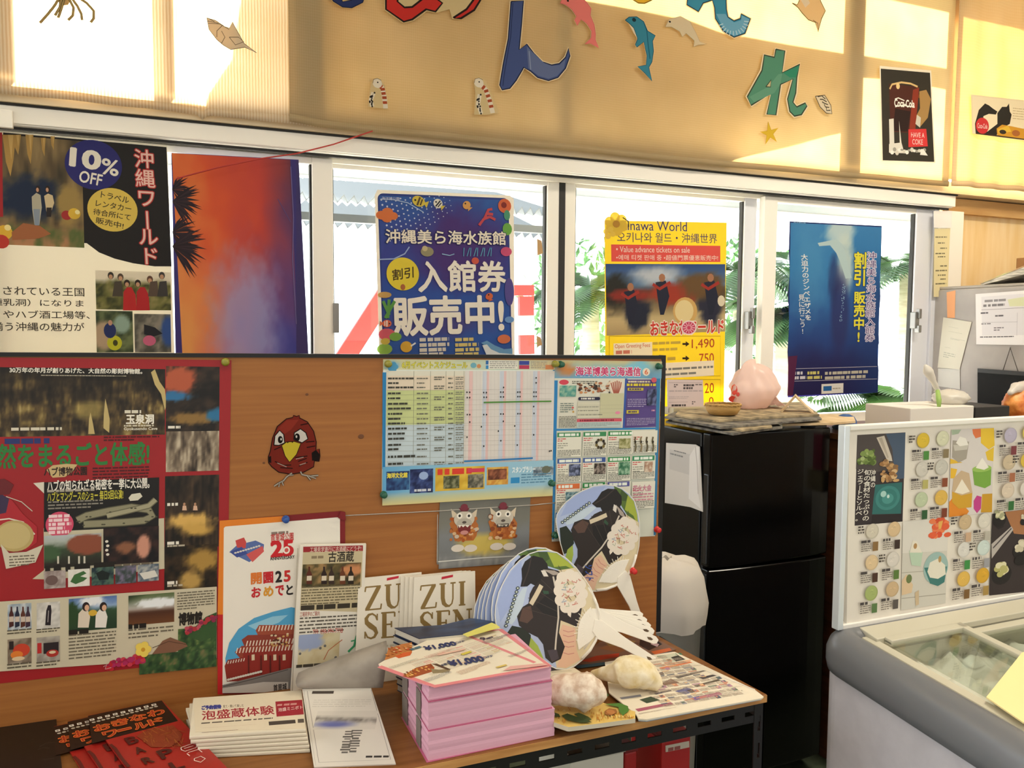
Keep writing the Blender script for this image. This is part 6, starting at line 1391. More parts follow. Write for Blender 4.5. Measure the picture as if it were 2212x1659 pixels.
S.greek(410, 408, 560, 385, 1, '4a6a78', .9, 41, 1.); S.text3('¥1,000', (560, 382), (880, 325), (598, 428), '2f3560', .05); S.text3('OFF', (890, 335), (990, 315), (900, 350), '5a5a70', .03)
S.greek(740, 575, 890, 545, 1, '4a4a60', .9, 42, 1.); S.text3('¥1,000', (815, 535), (1165, 478), (865, 598), '2f3560', .05); S.text3('OFF', (1180, 495), (1290, 470), (1190, 512), '5a5a70', .03)
S.greek(190, 600, 520, 520, 4, '9a9a8a', .35, 5); S.greek(560, 730, 880, 660, 4, '9a9a9a', .35, 6); S.greek(900, 650, 1300, 560, 4, 'c9a890', .35, 7); S.greek(560, 490, 900, 410, 3, 'd0a090', .35, 8); S.greek(1130, 430, 1400, 330, 4, 'a8a090', .35, 9)
S.text3('9', (1150, 290), (1195, 281), (1185, 318), '4a3a50', .03); S.greek(1215, 295, 1330, 275, 1, '4a3a50', .8, 43, 1.); S.greek(1180, 330, 1500, 260, 3, '9a8a8a', .4, 10); S.greek(1450, 480, 1700, 420, 3, 'a89a90', .4, 11)
for P, c in (([(950, 460), (1050, 430), (1080, 440), (980, 475)], 'c9b84a'), ([(1320, 600), (1430, 570), (1450, 580), (1350, 610)], 'c9b05a'), ([(1480, 590), (1840, 560), (1880, 580), (1400, 640)], 'd6a49c'), ([(700, 470), (1000, 400), (1010, 415), (720, 480)], 'e0b8a4')): S.poly(P, c)
S.done('coupon_sheet', M_PRINT, 'loose coupon sheet printed with two 1,000 yen offers on top of the pink bundles', 'coupon sheet')

# pile of navy booklets behind the bundles
m_navy = mat('navy_cover', '1c2440', .35, spec=.4, node=noise_tint('141a34', '2f4468', (2, 6, 2), 6))
zn = .858
for i in range(9):
    P = [onZ(x, y, zn-.0)+(0, 0, 0) for x, y in ((852, 1356), (955, 1350), (1017, 1335), (1068, 1342), (1071, 1350), (1004, 1369), (905, 1379))]
    o_ = np.array([-.003*i if i < 2 else .0015*i-.006, .0005*i, 0]); h = .0158
    P = [np.array([p[0], p[1], 0])+o_+UPV*(zn-h*(i+1)+.0008) for p in P]
    t = thing('navy_booklet', (P[0][0]+.09, P[0][1], P[0][2]), 'navy booklet, topmost of the pile behind the pink bundles' if i == 0 else 'navy booklet lower in the pile behind the pink bundles', 'booklet', 'navy booklets behind the coupon bundles')
    build('cover', MB().prism([p+UPV*.0135 for p in P], (0, 0, .0014)).prism(P, (0, 0, .001)), m_navy, t)
    c0 = sum(P)/len(P); build('pages', MB().prism([c0+(p-c0)*.985+UPV*.0012 for p in P], (0, 0, .0122)), mat('page_block', 'cfc8b8', .8, node=edge_lines('c2bba8', 'd9d2c4', 200)), t)
P = [onZ(x, y, .861) for x, y in ((1000, 1371), (1062, 1346), (1072, 1350), (1080, 1356), (1010, 1376))]
build('yellow_slip', MB().prism(P, (0, 0, .0012)), mat('yellow_slip', 'd6cf6a', .7), label='narrow yellow paper slip lying on the navy booklets', cat='paper slip')

# ---------------------------------------------------------------- round plastic hand fans
Cf, Nf = EYE + np.array([.7768, 1.64, -.6278]), np.array([0., -.96593, .25882])
m_pls = mat('white_plastic', 'efe9dc', .35, spec=.5)
def fan(label, extra=None):
    S = Sheet(Cf, (1, 0, 0), Nf, 'K', step=2e-5)
    hub = onP(*px('K', 1070, 1290), Cf, Nf)
    t = thing('hand_fan', hub, label, 'hand fan', 'round plastic hand fans')
    head = [(200, 1250), (193, 1180), (198, 1100), (225, 985), (265, 900), (320, 800), (400, 715), (490, 655), (560, 632), (640, 626), (720, 645), (800, 695), (880, 770), (950, 860), (1010, 950), (1055, 1050), (1085, 1150), (1093, 1230), (1085, 1310), (1058, 1400), (1010, 1485), (940, 1560), (870, 1615), (800, 1642), (720, 1638), (630, 1600), (520, 1530), (400, 1445), (290, 1360), (230, 1300)]
    S.base(head, 'b0bfe0', .0006, back='dcdcdc')
    S.poly([(215, 1090), (260, 930), (340, 800), (420, 720), (430, 900), (330, 1100), (240, 1240)], '9fb0dc'); S.poly([(280, 1240), (340, 1100), (430, 950), (470, 940), (420, 1150), (340, 1260)], 'c3d3e2')
    S.poly([(480, 665), (560, 640), (720, 650), (820, 725), (905, 815), (760, 800), (640, 760)], '55702f'); S.poly([(640, 640), (720, 652), (820, 725), (900, 810), (800, 760), (700, 770)], 'a3b03f'); S.poly([(560, 640), (640, 640), (660, 700), (600, 740)], '3f5528')
    S.poly([(880, 775), (950, 862), (1010, 952), (1055, 1052), (1085, 1152), (1090, 1230), (1080, 1310), (1055, 1400), (1005, 1482), (940, 1555), (870, 1610), (800, 1638), (720, 1632), (700, 1500), (740, 1300), (720, 800)], 'd9caa6')
    S.poly([(300, 1330), (340, 1270), (440, 1290), (500, 1350), (500, 1470), (480, 1500), (400, 1440)], '222a1f'); S.poly([(500, 1370), (560, 1440), (600, 1530), (620, 1590), (520, 1525), (485, 1440)], 'a3b84a')
    S.poly([(770, 1260), (880, 1290), (890, 1480), (920, 1560), (800, 1630), (720, 1620), (790, 1450), (745, 1330)], 'e0b89c')
    for y in (1310, 1350, 1400, 1440, 1500): S.line([(775, y), (820, y+14), (870, y+4)], 6, 'c98a80')
    b1 = [(412, 938), (425, 870), (420, 785), (450, 722), (520, 672), (600, 692), (640, 742), (650, 790), (595, 800), (600, 900), (560, 905), (540, 930), (500, 910), (470, 935)]
    S.poly(b1, '1c1817'); S.line([(505, 680), (480, 800), (430, 930)], 10, '3a2f2c')
    b2 = [(480, 1080), (490, 1000), (520, 940), (590, 880), (600, 810), (650, 780), (730, 800), (795, 842), (770, 880), (740, 960), (752, 1100), (860, 1130), (940, 1095), (925, 1180), (890, 1280), (820, 1250), (755, 1225), (740, 1330), (790, 1450), (755, 1555), (680, 1592), (625, 1545), (605, 1430), (560, 1370), (480, 1330), (400, 1270), (382, 1190), (430, 1110)]
    S.poly(b2, '2c2320'); S.poly([(430, 1120), (500, 1100), (520, 1200), (470, 1250), (400, 1230)], '5a4238'); S.poly([(640, 1480), (720, 1470), (740, 1550), (680, 1580)], '4a4048')
    S.poly([(640, 1000), (730, 980), (740, 1200), (620, 1180), (540, 1100)], '1a1615')
    for i in range(6): a = rd(196+i*9); S.line([(1030+300*cos(a), 1290+300*sin(a)), (1030+610*cos(a), 1290+610*sin(a))], 4, '453a35')
    S.line([(500, 1088), (545, 1010), (590, 925)], 38, 'd6c8ac'); S.poly([(585, 800), (620, 795), (650, 850), (610, 850)], 'ddd6cc'); S.poly([(600, 790), (700, 800), (760, 830), (690, 840)], 'a89c92'); S.poly([(600, 970), (650, 975), (655, 1000), (610, 1000)], '2f4f3a')
    S.line([(690, 850), (730, 1040), (735, 1200), (715, 1380), (708, 1475)], 14, 'cfc6b8')
    for x, y in ((770, 860), (830, 840), (885, 860), (920, 920), (935, 1000), (920, 1070), (870, 1110), (800, 1110), (755, 1050), (745, 970), (755, 910), (840, 970)): S.ell(x, y, 52, 52, 'e6dccd', 16)
    S.poly([(800, 1120), (850, 1110), (840, 1200), (815, 1180)], 'e6dccd'); r = random.Random(9)
    for i in range(20): x, y = r.uniform(770, 910), r.uniform(870, 1090); S.line([(x, y), (x+r.uniform(-24, 24), y+r.uniform(10, 34)), (x+r.uniform(-30, 30), y+r.uniform(0, 30))], 6, r.choice(('c97a6a', '8aa0b8', 'd68a7a', 'a8b8a0')))
    for i in range(11): x, y = 395-i*10, 950+i*32; S.ell(x-8, y, 16, 15, '22301c', 8); S.ell(x-8, y, 9, 8, 'cfd9d2', 8)
    for L_ in ([(560, 640), (720, 655), (820, 725), (950, 862)],): pass
    S.line(head, 7, 'e9e6dc', True)
    if extra: extra(S)
    S.done('head', M_SHELL, parent=t)
    f_ = lambda P: [onP(*px('K', *p), Cf, Nf)+Nf*.0006 for p in P]
    mb = MB()                                                     # handle, ribbed web and the ring round the foot of the head
    mb.prism(f_([(1040, 1215), (1105, 1225), (1300, 1370), (1560, 1540), (1578, 1572), (1560, 1600), (1530, 1600), (1270, 1460), (1065, 1385), (1020, 1320)]), Nf*.004)
    build('handle', mb, m_pls, t, bevel=.0012)
    build('hole', MB().prism([onP(*px('K', *p), Cf, Nf)+Nf*.0047 for p in [(1480, 1530), (1510, 1538), (1530, 1560), (1515, 1566), (1490, 1555)]], Nf*.0003), mat('fan_hole', '5a4630', .7), t)
    build('web', MB().prism(f_([(900, 1290), (920, 1220), (960, 1160), (1010, 1110), (1030, 1200), (1060, 1260), (1060, 1340), (1010, 1400), (940, 1450), (905, 1480), (892, 1400)]), Nf*.002), m_pls, t, bevel=.0008)
    rim = [(1035, 1030), (1062, 1090), (1082, 1160), (1086, 1230), (1078, 1310), (1052, 1395), (1002, 1478), (935, 1550)]
    build('ring', MB().tube([onP(*px('K', *p), Cf, Nf)+Nf*.001 for p in rim], .0036, 6), m_pls, t, smooth=True)
    rb = MB()
    for i in range(15):
        a = rd(118+i*8); c0 = np.array([1060., 1300.]); p, q = c0+120*np.array([cos(a), -sin(a)]), c0+(205+25*(i % 2))*np.array([cos(a)*.85, -sin(a)*.95]); rb.tube([onP(*px('K', *p), Cf, Nf)+Nf*.0022, onP(*px('K', *q), Cf, Nf)+Nf*.0012], .0009, 4)
    build('ribs', rb, m_pls, t)
    return t
f1 = fan('round fan with fighting-bull print, frontmost of the leaning row')
_B = np.array([-.60, .72, .34])
LBF = ('round fan directly behind the frontmost one, showing above it', 'round fan, third of the leaning row, counted from the front', 'round fan, fourth of the leaning row, counted from the front', 'round fan, fifth of the leaning row, counted from the front', 'round fan, last and leftmost of the leaning row')
for i, (off, an) in enumerate((((-.001, .010, .024), 8), ((-.010, .020, .025), 14), ((-.018, .026, .025), 18), ((-.026, .032, .025), 22), ((-.034, .038, .025), 26))):
    c = copy_tree(f1); c.location = tuple(np.array(f1.location)+np.array(off)); c.rotation_mode = 'QUATERNION'
    from mathutils import Quaternion
    c.rotation_quaternion = Quaternion(Vector(Nf), rd(an)); c['label'] = LBF[i]
def _soft(S): S.text3('ソフト', (760, 1395), (860, 1500), (700, 1440), '3a55a8', .03)
f2 = fan('round fan pinned to the board above the others, handle hanging down', _soft)
Nb = np.array([-.06, -.9975, .035]); Nb /= np.linalg.norm(Nb)
hb = onP(*px('K', 1285, 865), onB(1300, 1160, .030), Nb)
q1 = Vector(Nf).rotation_difference(Vector(Nb))
d1 = onP(*px('K', 1555, 1575), Cf, Nf)-onP(*px('K', 1070, 1290), Cf, Nf); d2 = onP(*px('K', 1455, 1320), hb, Nb)-hb
e1 = np.array(q1 @ Vector(d1)); e1 /= np.linalg.norm(e1); e2 = d2/np.linalg.norm(d2)
an = math.atan2(np.cross(e1, e2) @ Nb, e1 @ e2)
f2.location = tuple(hb); f2.rotation_mode = 'QUATERNION'; f2.rotation_quaternion = Quaternion(Vector(Nb), an) @ q1; f2.scale = (.97, .97, .97)
ph = onP(*px('K', 1360, 795), hb, Nb)+Nb*.004
t = thing('push_pin', ph, 'red pin through the ring of the upper fan', 'push pin', 'push pins on the notice board')
build('head', MB().lathe([(.0075, 0), (.0085, .002), (.0078, .004), (.0045, .006), (.0042, .010), (.0065, .012), (.0068, .014), (.004, .0155)], ph, 14, (BU, np.cross(BN, BU), BN)), MATS['pin_red'], t, smooth=True)
build('point', MB().tube([ph-BN*.03, ph], .0008, 5), MATS['pin_steel'], t)

# ---------------------------------------------------------------- newspapers, magazine and pattern booklet at the right
S = flat_sheet(.7128, 'M', (700, 190), (1130, 60)); S.base([(250, 330), (520, 110), (900, 40), (1010, 60), (1240, 190), (1050, 240), (560, 330)], '7a5a4a', .0022)
S.poly([(900, 45), (1005, 65), (1110, 140), (980, 200), (890, 150)], '2a2224'); S.poly([(920, 60), (990, 90), (960, 120)], '8a8488'); S.poly([(1000, 110), (1080, 140), (1060, 165), (1000, 140)], 'b89aa0'); S.poly([(1000, 210), (1180, 175), (1200, 200), (1040, 240)], 'c9602f')
S.poly([(330, 300), (480, 250), (700, 225), (690, 260), (420, 310)], 'b8402a'); S.poly([(500, 180), (650, 130), (860, 160), (700, 220)], '8a5a3a'); S.poly([(270, 345), (560, 310), (600, 335), (300, 372)], '2f5a68'); S.poly([(560, 120), (700, 90), (860, 110), (800, 150), (600, 160)], '9a7a4a')
S.done('magazine', M_GLOSS, 'colourful magazine half under the fan handles at the back of the table', 'magazine')
NP = [(870, 850), (2075, 640), (1995, 580), (1225, 212), (400, 350), (600, 600)]
for i in range(3):
    z = .7220-.0028*i
    S = flat_sheet(z, 'M', (870, 830), (2070, 625)); o_ = 10*i
    S.base([(860+o_, 812), (880, 850+o_*.6), (960, 856+o_*.6), (2060-i*4, 655+o_*.4), (2078-o_, 640), (1990-o_*2, 572), (1228-o_, 212), (560, 310), (600, 600)], 'e6dcc8' if i < 2 else '8fb0cf', .0026)
    if i == 0:
        S.greek(1050, 250, 1360, 235, 1, '4a7a5a', .7, 3, 1.); S.poly([(1060, 260), (1220, 225), (1335, 285), (1180, 320)], 'c9c9b4'); S.poly([(1190, 265), (1260, 245), (1330, 285), (1240, 305)], '3f3a34')
        for P, c in (([(1075, 365), (1370, 305), (1400, 315), (1110, 380)], 'd9825a'), ([(1100, 335), (1380, 285), (1385, 300), (1110, 350)], 'e0b08a'), ([(1225, 450), (1500, 390), (1530, 395), (1260, 468)], '6a6460'), ([(1450, 460), (1590, 430), (1630, 440), (1500, 475)], '4a4448'), ([(1410, 535), (1640, 475), (1670, 485), (1440, 548)], '5a5044'), ([(1030, 610), (1190, 575), (1200, 585), (1050, 622)], '5a5460'),
                     ([(1230, 590), (1340, 550), (1440, 590), (1330, 620)], '6a6a90'), ([(1340, 580), (1400, 570), (1440, 592), (1390, 606)], '4a3a38'), ([(890, 670), (1000, 640), (1090, 675), (960, 705)], '3a4a3a'), ([(700, 650), (900, 620), (910, 640), (720, 668)], '8a8a94'), ([(850, 760), (1190, 695), (1220, 715), (880, 785)], 'a85a70'), ([(1380, 660), (1650, 595), (1680, 620), (1420, 680)], 'b06a80'), ([(1400, 650), (1460, 635), (1470, 665), (1420, 678)], '6a5aa0'), ([(1090, 520), (1190, 470), (1275, 510), (1140, 535)], '8a7060'), ([(1040, 420), (1110, 405), (1130, 430), (1060, 445)], '5a4a4a')): S.poly(P, c)
        for k_, (x0, y0, x1, y1, n) in enumerate(((1230, 380, 1500, 330, 3), (1260, 500, 1420, 460, 3), (1480, 560, 1820, 500, 3), (1700, 570, 1900, 530, 3), (980, 760, 1300, 700, 3), (1200, 660, 1380, 620, 2), (1480, 640, 1900, 600, 2), (880, 800, 1250, 750, 2))): S.greek(x0, y0, x1, y1, n, 'b5a698', .35, k_+3)
        blocks(S, 560, 250, 2060, 640, 15, 8, 5, ('b5a698', '9a8e84', 'c9b8a8'), ('8a8494', 'c98a70', '5a6070', 'b58aa0', '6a7a6a', 'd9b48a', '9a9aa4'), .5, [(870, 830), (600, 600), (560, 320), (1225, 225), (1960, 580), (2040, 640)])
        S.line([(1540, 400), (1995, 575)], 10, 'e6e4e0'); S.poly([(1680, 500), (1740, 500), (1720, 530)], 'c9907a')
    S.done('newspaper', M_PRINT, 'printed newspaper page, topmost of the pile at the table\'s right corner' if i == 0 else 'newspaper lower in the pile at the table\'s right corner', 'newspaper', group='newspapers at the right end of the table')
for i in range(3):
    z1_ = .7395-.0095*i
    TP = [(60, 735), (330, 690), (500, 688), (850, 782), (852, 850), (530, 895), (215, 932), (70, 885)]
    S = flat_sheet(z1_, 'M', (60, 735), (500, 690)); o_ = (0, -10, -16)[i]
    P = [S.uv(x+o_, y) for x, y in TP]
    S.base(None, 'd9b866' if i == 0 else 'c9b98a', .0088, back='cfc4ae', uvs=P)
    if i == 0:
        r = random.Random(3)
        for k_ in range(150):
            x = r.uniform(90, 835); lo, hi = (735+(max(0, x-500))*.26 if x > 500 else 735-(x-60)*.09), 915-(x-215)*.1
            y = r.uniform(lo+6, hi-24); S.line([(x, y), (x+r.uniform(-6, 10), y+20)], 7, r.choice(('c4882f', 'e6cf8a', 'b8742a', 'e0b850')))
        for P_, c in (([(145, 835), (200, 815), (300, 850), (400, 885), (440, 900), (330, 905), (200, 880)], '3a4a28'), ([(265, 820), (310, 808), (400, 845), (435, 875), (400, 885), (320, 862)], '3f4f2c'), ([(60, 800), (120, 820), (135, 850), (80, 845)], '3a4a28'), ([(555, 725), (700, 715), (780, 745), (790, 790), (730, 835), (700, 800), (690, 755)], '4a7a2c'), ([(470, 700), (560, 600), (600, 640), (540, 690)], '3a5a30'), ([(555, 795), (600, 765), (670, 775), (680, 805), (620, 835), (565, 825)], '9c6430')): S.poly(P_, c)
        S.ell(615, 800, 40, 22, 'b87a40', 16)
    S.done('booklet', M_PRINT, 'yellow bamboo-patterned booklet with green leaves, under the conch shell' if i == 0 else 'booklet lower in the pile under the yellow bamboo-patterned one', 'booklet', group='booklets piled at the table front')
S = flat_sheet(.7310, 'M', (50, 385), (260, 365)); S.base([(20, 400), (260, 360), (400, 450), (400, 620), (0, 700)], 'd9cdb4', .012, back='c9bfa8'); S.greek(55, 415, 240, 385, 3, '9a927e', .4, 3)
S.done('leaflet', M_PRINT, 'cream printed leaflet lying under the conch shell beside the pink bundles', 'leaflet')

# ---------------------------------------------------------------- shells
def organic(pts, rad, n=22, m=40, amp=.12, seed=1, knobs=None):
    """closed lumpy tube through pts with radii rad"""
    pts = np.array(pts, float); t0 = np.linspace(0, 1, len(pts)); mb = MB(); T = np.linspace(0, 1, m)
    P = np.stack([np.interp(T, t0, pts[:, i]) for i in range(3)], -1)
    for _ in range(3): P[1:-1] = (P[:-2]+2*P[1:-1]+P[2:])/4
    Rr = np.interp(T, t0, rad); V = []
    for i in range(m):
        t = P[min(i+1, m-1)]-P[max(i-1, 0)]; t /= np.linalg.norm(t); a = UPV-t*(t @ UPV); a /= np.linalg.norm(a); b = np.cross(t, a)
        for k in range(n):
            th = 2*pi*k/n; u_, v_ = np.array([T[i]]), np.array([.5+.5*sin(th)]); w_ = np.array([.5+.5*cos(th)])
            e = 1+amp*2*(float(fbm(u_, v_, 7, 5, seed)[0])+float(fbm(u_, w_, 7, 5, seed+3)[0])-1)
            if knobs: e += knobs(T[i], th)
            V.append(P[i]+Rr[i]*e*(cos(th)*a+sin(th)*b))
    fs = [(i*n+k, i*n+(k+1) % n, (i+1)*n+(k+1) % n, (i+1)*n+k) for i in range(m-1) for k in range(n)] + [tuple(reversed(range(n))), tuple((m-1)*n+k for k in range(n))]
    return mb.add(V, fs)
def m3(x, y, z): return onZ(*px('M', x, y), z)
m_conch = mat('conch_shell', 'e2cdb8', .5, node=noise_tint('c9ab92', 'efe2d0', (1, 1, 1), 60, 5, .15))
kn_ = lambda t, th: (.22*max(0, sin(5*th))*max(0, 1-abs(t-.62)/.12)+.16*max(0, sin(4*th+1))*max(0, 1-abs(t-.86)/.1))
mb = organic([m3(-20, 560, .775), m3(60, 575, .777), m3(180, 575, .780), m3(300, 580, .782), m3(400, 590, .782), m3(480, 600, .778), m3(545, 580, .774)], [.008, .027, .032, .0335, .036, .025, .006], amp=.035, seed=4, knobs=kn_)
cs = build('conch_shell', mb, m_conch, smooth=True, label='knobbly white conch shell lying on the yellow booklet', cat='shell')
m_coral = mat('coral_lump', 'ecdcb2', .7, node=noise_tint('dcc68f', 'f5ead0', (1, 1, 1), 35, 5, .25))
mb = organic([m3(440, 415, .735), m3(520, 420, .742), m3(620, 420, .752), m3(720, 390, .762), m3(820, 400, .765), m3(920, 420, .760), m3(1010, 480, .746), m3(1085, 560, .732)], [.006, .012, .019, .032, .033, .031, .024, .010], amp=.14, seed=9)
build('coral', mb, m_coral, smooth=True, label='lumpy cream piece of coral lying on the newspapers', cat='coral')
# ================================================================ black refrigerator and what stands on it
YF = 2.05
xa, zF = onY(1541, 938, YF)[0], onY(1541, 938, YF)[2]
xb = onY(1801, 927, YF)[0]; zsp = onY(1660, 1217, YF)[2]
m_fr = mat('black_enamel', '060606', .22, spec=.22)
m_frd = mat('black_enamel_door', '050505', .16, spec=.25)
fr = thing('refrigerator', ((xa+xb)/2, 2.3, 0), 'black two-door refrigerator behind the table', 'refrigerator')
build('body', MB().box((xa+.002, YF+.062, .03), (xb-.002, 2.56, zF-.004)), m_fr, fr, bevel=.006)
def door(z0, z1, name):
    n = 12; F, Bk = [], []
    for i in range(n+1):
        x = xa+(xb-xa)*i/n; y = YF+.012*abs(2*i/n-1)**3
        F.append((x, y)); Bk.append((x, YF+.052))
    pts = F+Bk[::-1]
    d = build(name, MB().prism([(x, y, z0) for x, y in pts], (0, 0, z1-z0)), m_frd, fr, smooth=False, bevel=.006, seg=3)
    return d
d1 = door(zsp+.004, zF, 'door'); d2_ = door(.06, zsp-.004, 'door')
build('gasket', MB().box((xa+.008, YF+.050, .06), (xb-.008, YF+.064, zF-.006)), mat('fridge_gasket', '2a2a2c', .6), fr)
build('grip', MB().box((xa-.004, YF+.016, zsp+.015), (xa+.004, YF+.040, zsp+.30)), mat('grip_black', '151517', .25), d1, bevel=.003)
build('grip', MB().box((xa-.004, YF+.016, zsp-.30), (xa+.004, YF+.040, zsp-.015)), MATS['grip_black'], d2_, bevel=.003)
for x_ in (xa+.04, xb-.04):
    build('foot', MB().lathe([(.018, 0), (.018, .03)], (x_, YF+.12, 0), 12), MATS['grip_black'], fr); build('foot', MB().lathe([(.018, 0), (.018, .03)], (x_, 2.5, 0), 12), MATS['grip_black'], fr)
build('hinge_cover', MB().box((xb-.06, YF+.02, zF-.004), (xb-.01, YF+.09, zF+.008)), MATS['grip_black'], fr, bevel=.002)
# clear pouch with papers on the fridge's side
S = Sheet(onX(*px('Q', 92, 855), xa-.004), (0, -1, 0), (-1, 0, 0), 'Q')
S.base([(92, 862), (400, 880), (445, 905), (470, 1400), (480, 1590), (350, 1540), (78, 1495)], 'cfcac4', .002)
S.rect(130, 930, 340, 1200, 'c2beba'); S.greek(175, 950, 330, 975, 1, '6a6a6a', .8, 3, 1.); S.greek(135, 985, 300, 1005, 1, '7a7a7a', .7, 4, 1.); S.poly([(340, 1000), (400, 900), (440, 910), (430, 1400), (460, 1560), (330, 1450)], 'e0dcd8'); S.line([(400, 900), (420, 1100), (430, 1400)], 8, 'b5aea8')
S.done('document_pouch', M_GLOSS, 'pale document pouch stuck on the side of the black refrigerator', 'pouch')

# newspapers piled on the fridge top
zt2 = zF+.009
def slab_px(z, pts, th, name, m, label, cat, group=None):
    P = [onZ(x, y, z) for x, y in pts]
    return build(name, MB().prism(P, (0, 0, th)), m, label=label, cat=cat, group=group, bevel=.0006)
m_npg = mat('grey_newsprint', '8a8276', .8, node=noise_tint('3f3c3a', '8a8478', (1, 1, 1), 30, 5))
m_npb = mat('tan_newsprint', 'a08a66', .8, node=noise_tint('6f6450', 'b8a582', (1, 1, 1), 26, 5))
m_kraft = mat('kraft_paper', 'cdb28a', .75, node=noise_tint('c2a67c', 'd6bf9a', (1, 1, 1), 20))
for i, (pts, m_, lb) in enumerate((([(1438, 914), (1583, 941), (1690, 926), (1650, 905), (1470, 898)], m_npg, 'grey newspaper, lowest of the pile on the black refrigerator'), ([(1452, 910), (1602, 933), (1668, 925), (1640, 899), (1480, 893)], m_npb, 'tan newspaper, second from the bottom of the pile on the refrigerator'), ([(1436, 904), (1556, 927), (1775, 908), (1740, 880), (1470, 887)], m_npg, 'grey newspaper, third up in the pile on the refrigerator'), ([(1458, 900), (1545, 913), (1640, 906), (1770, 899), (1735, 872), (1475, 881)], m_npb, 'tan newspaper, topmost of the pile on the refrigerator'))):
    slab_px(zt2+.0075*i, pts, .0070, 'newspaper', m_, lb, 'newspaper', 'newspapers piled on the refrigerator')
slab_px(zt2, [(1690, 921), (1800, 918), (1848, 914), (1842, 900), (1700, 899)], .008, 'kraft_sheet', m_kraft, 'tan sheet of card hanging over the refrigerator\'s right end', 'card')
zt3 = zt2+.0304
# basket
bc = onY(1561, 905, 2.20); bc = np.array([bc[0], 2.20, zt3])
bk_ = thing('basket', bc, 'small shallow woven basket on the newspapers on the refrigerator', 'basket')
m_wick = mat('wicker', 'b98f4c', .7, node=edge_lines('8a6430', 'd0a862', 70))
prof = [(.034, 0), (.046, .004), (.054, .016), (.0585, .034), (.056, .034), (.051, .018), (.042, .007), (.002, .006)]
build('bowl', MB().lathe(prof, bc, 28), m_wick, bk_, smooth=True)
tw = MB()
for k in range(20):
    a0 = 2*pi*k/20; tw.tube([bc+np.array([.0575*cos(a0+t*.5), .0575*sin(a0+t*.5), .033+.004*sin(pi*t)]) for t in (0, .35, .7, 1.05)], .0028, 5)
build('rim_weave', tw, m_wick, bk_, smooth=True)
for i, (dx, dy, c, lb) in enumerate(((.03, .01, 'b0302a', 'red sweet at the right in the woven basket'), (.0, .02, '6a3a24', 'brown sweet at the back of the woven basket'), (-.02, -.005, '8a5a2a', 'tan sweet in the middle of the woven basket'), (-.03, .02, 'a8503a', 'rust-coloured sweet at the left in the woven basket'))):
    build('sweet', MB().ball(bc+np.array([dx, dy, .024]), .014, 10, 7, (1.2, .8, .6)), mat('sweet_'+c, c, .3), smooth=True, label=lb, cat='sweet', group='sweets in the basket')
# pink carrier bag
m_bag = translucent_mat('pink_plastic_bag', 'f9e4dd', .5); m_bag.node_tree.nodes['Principled BSDF'].inputs['Roughness'].default_value = .3
bp = onY(1628, 906, 2.36); bp = np.array([bp[0], 2.36, zt3])
def bagf(seed, k=.16):
    def f(d):
        u_, v_ = np.array([.5+.5*math.atan2(d[1], d[0])/pi]), np.array([.5+.5*d[2]])
        n1 = float(fbm(u_, v_, 7, 5, seed, 4)[0]); n2 = float(fbm(u_, v_, 11, 7, seed+5, 3)[0])
        return 1+k*1.4*(n1-.5)-k*1.1*(.5-abs(n2-.5))**3*6+.10*max(0, .5-abs(d[2]))*sin(7*math.atan2(d[1], d[0])+2*d[2])
    return f
def draped(d):
    az = math.atan2(d[1], d[0]); u_, v_ = np.array([.5+.5*az/pi]), np.array([.5+.5*d[2]]); w_ = max(0., 1-abs(d[2]))
    n1 = float(fbm(u_, v_, 4, 3, 17, 2)[0]); n2 = float(fbm(u_, v_, 9, 2, 23, 2)[0])
    return 1+.46*(n1-.5)+.10*w_*abs(math.sin(4.5*az+2.2*d[2]+3*n2))-.05*w_*abs(math.cos(8*az-3*d[2]))
bg = thing('carrier_bag', bp, 'crumpled pink carrier bag with red print on the refrigerator', 'bag')
bm_ = MB().ball(bp+np.array([0, 0, .078]), .088, 52, 34, (1.05, .82, 1.0), draped); bm_.v = [(x, y, max(z, zt3+.0005)) for x, y, z in bm_.v]
build('bag', bm_, m_bag, bg, smooth=True, fix=False)
sk = []
for i in range(4):
    t = i/3; sk.append([bp+np.array([.045+.065*t+.012*sin(j*1.9), -.055+.11*j/8, .045*(1-t)**2+.002+.007*abs(sin(j*2.1+i))]) for j in range(9)])
build('handle_end', MB().grid(sk, (0, 0, .0008)), m_bag, bg, smooth=True)
pr = MB(); ctr = bp+np.array([0, 0, .078])
for i, (x, y, w, h) in enumerate(((1586, 842, 7, 12), (1582, 862, 9, 7), (1581, 882, 6, 9), (1594, 852, 4, 5), (1588, 874, 4, 4))):
    P = []
    for k in range(8):
        q = onY(x+w*cos(2*pi*k/8), y+h*sin(2*pi*k/8), bp[1]-.05); P.append(q+np.array([0, .0, 0]))
    # lay the print on the bag's skin
    V2 = np.array(bm_.v)
    P2 = []
    for q in P:
        dd = q-EYE; dd /= np.linalg.norm(dd); w_ = V2-EYE; al = w_ @ dd; pe = np.linalg.norm(w_-np.outer(al, dd), axis=1); near = np.argsort(pe)[:4]; s_ = al[near].min()-.003; P2.append(EYE+dd*s_)
    pr.add(P2, [tuple(range(8))])
build('red_print', pr, mat('bag_print', 'd8402f', .4), bg, fix=False)
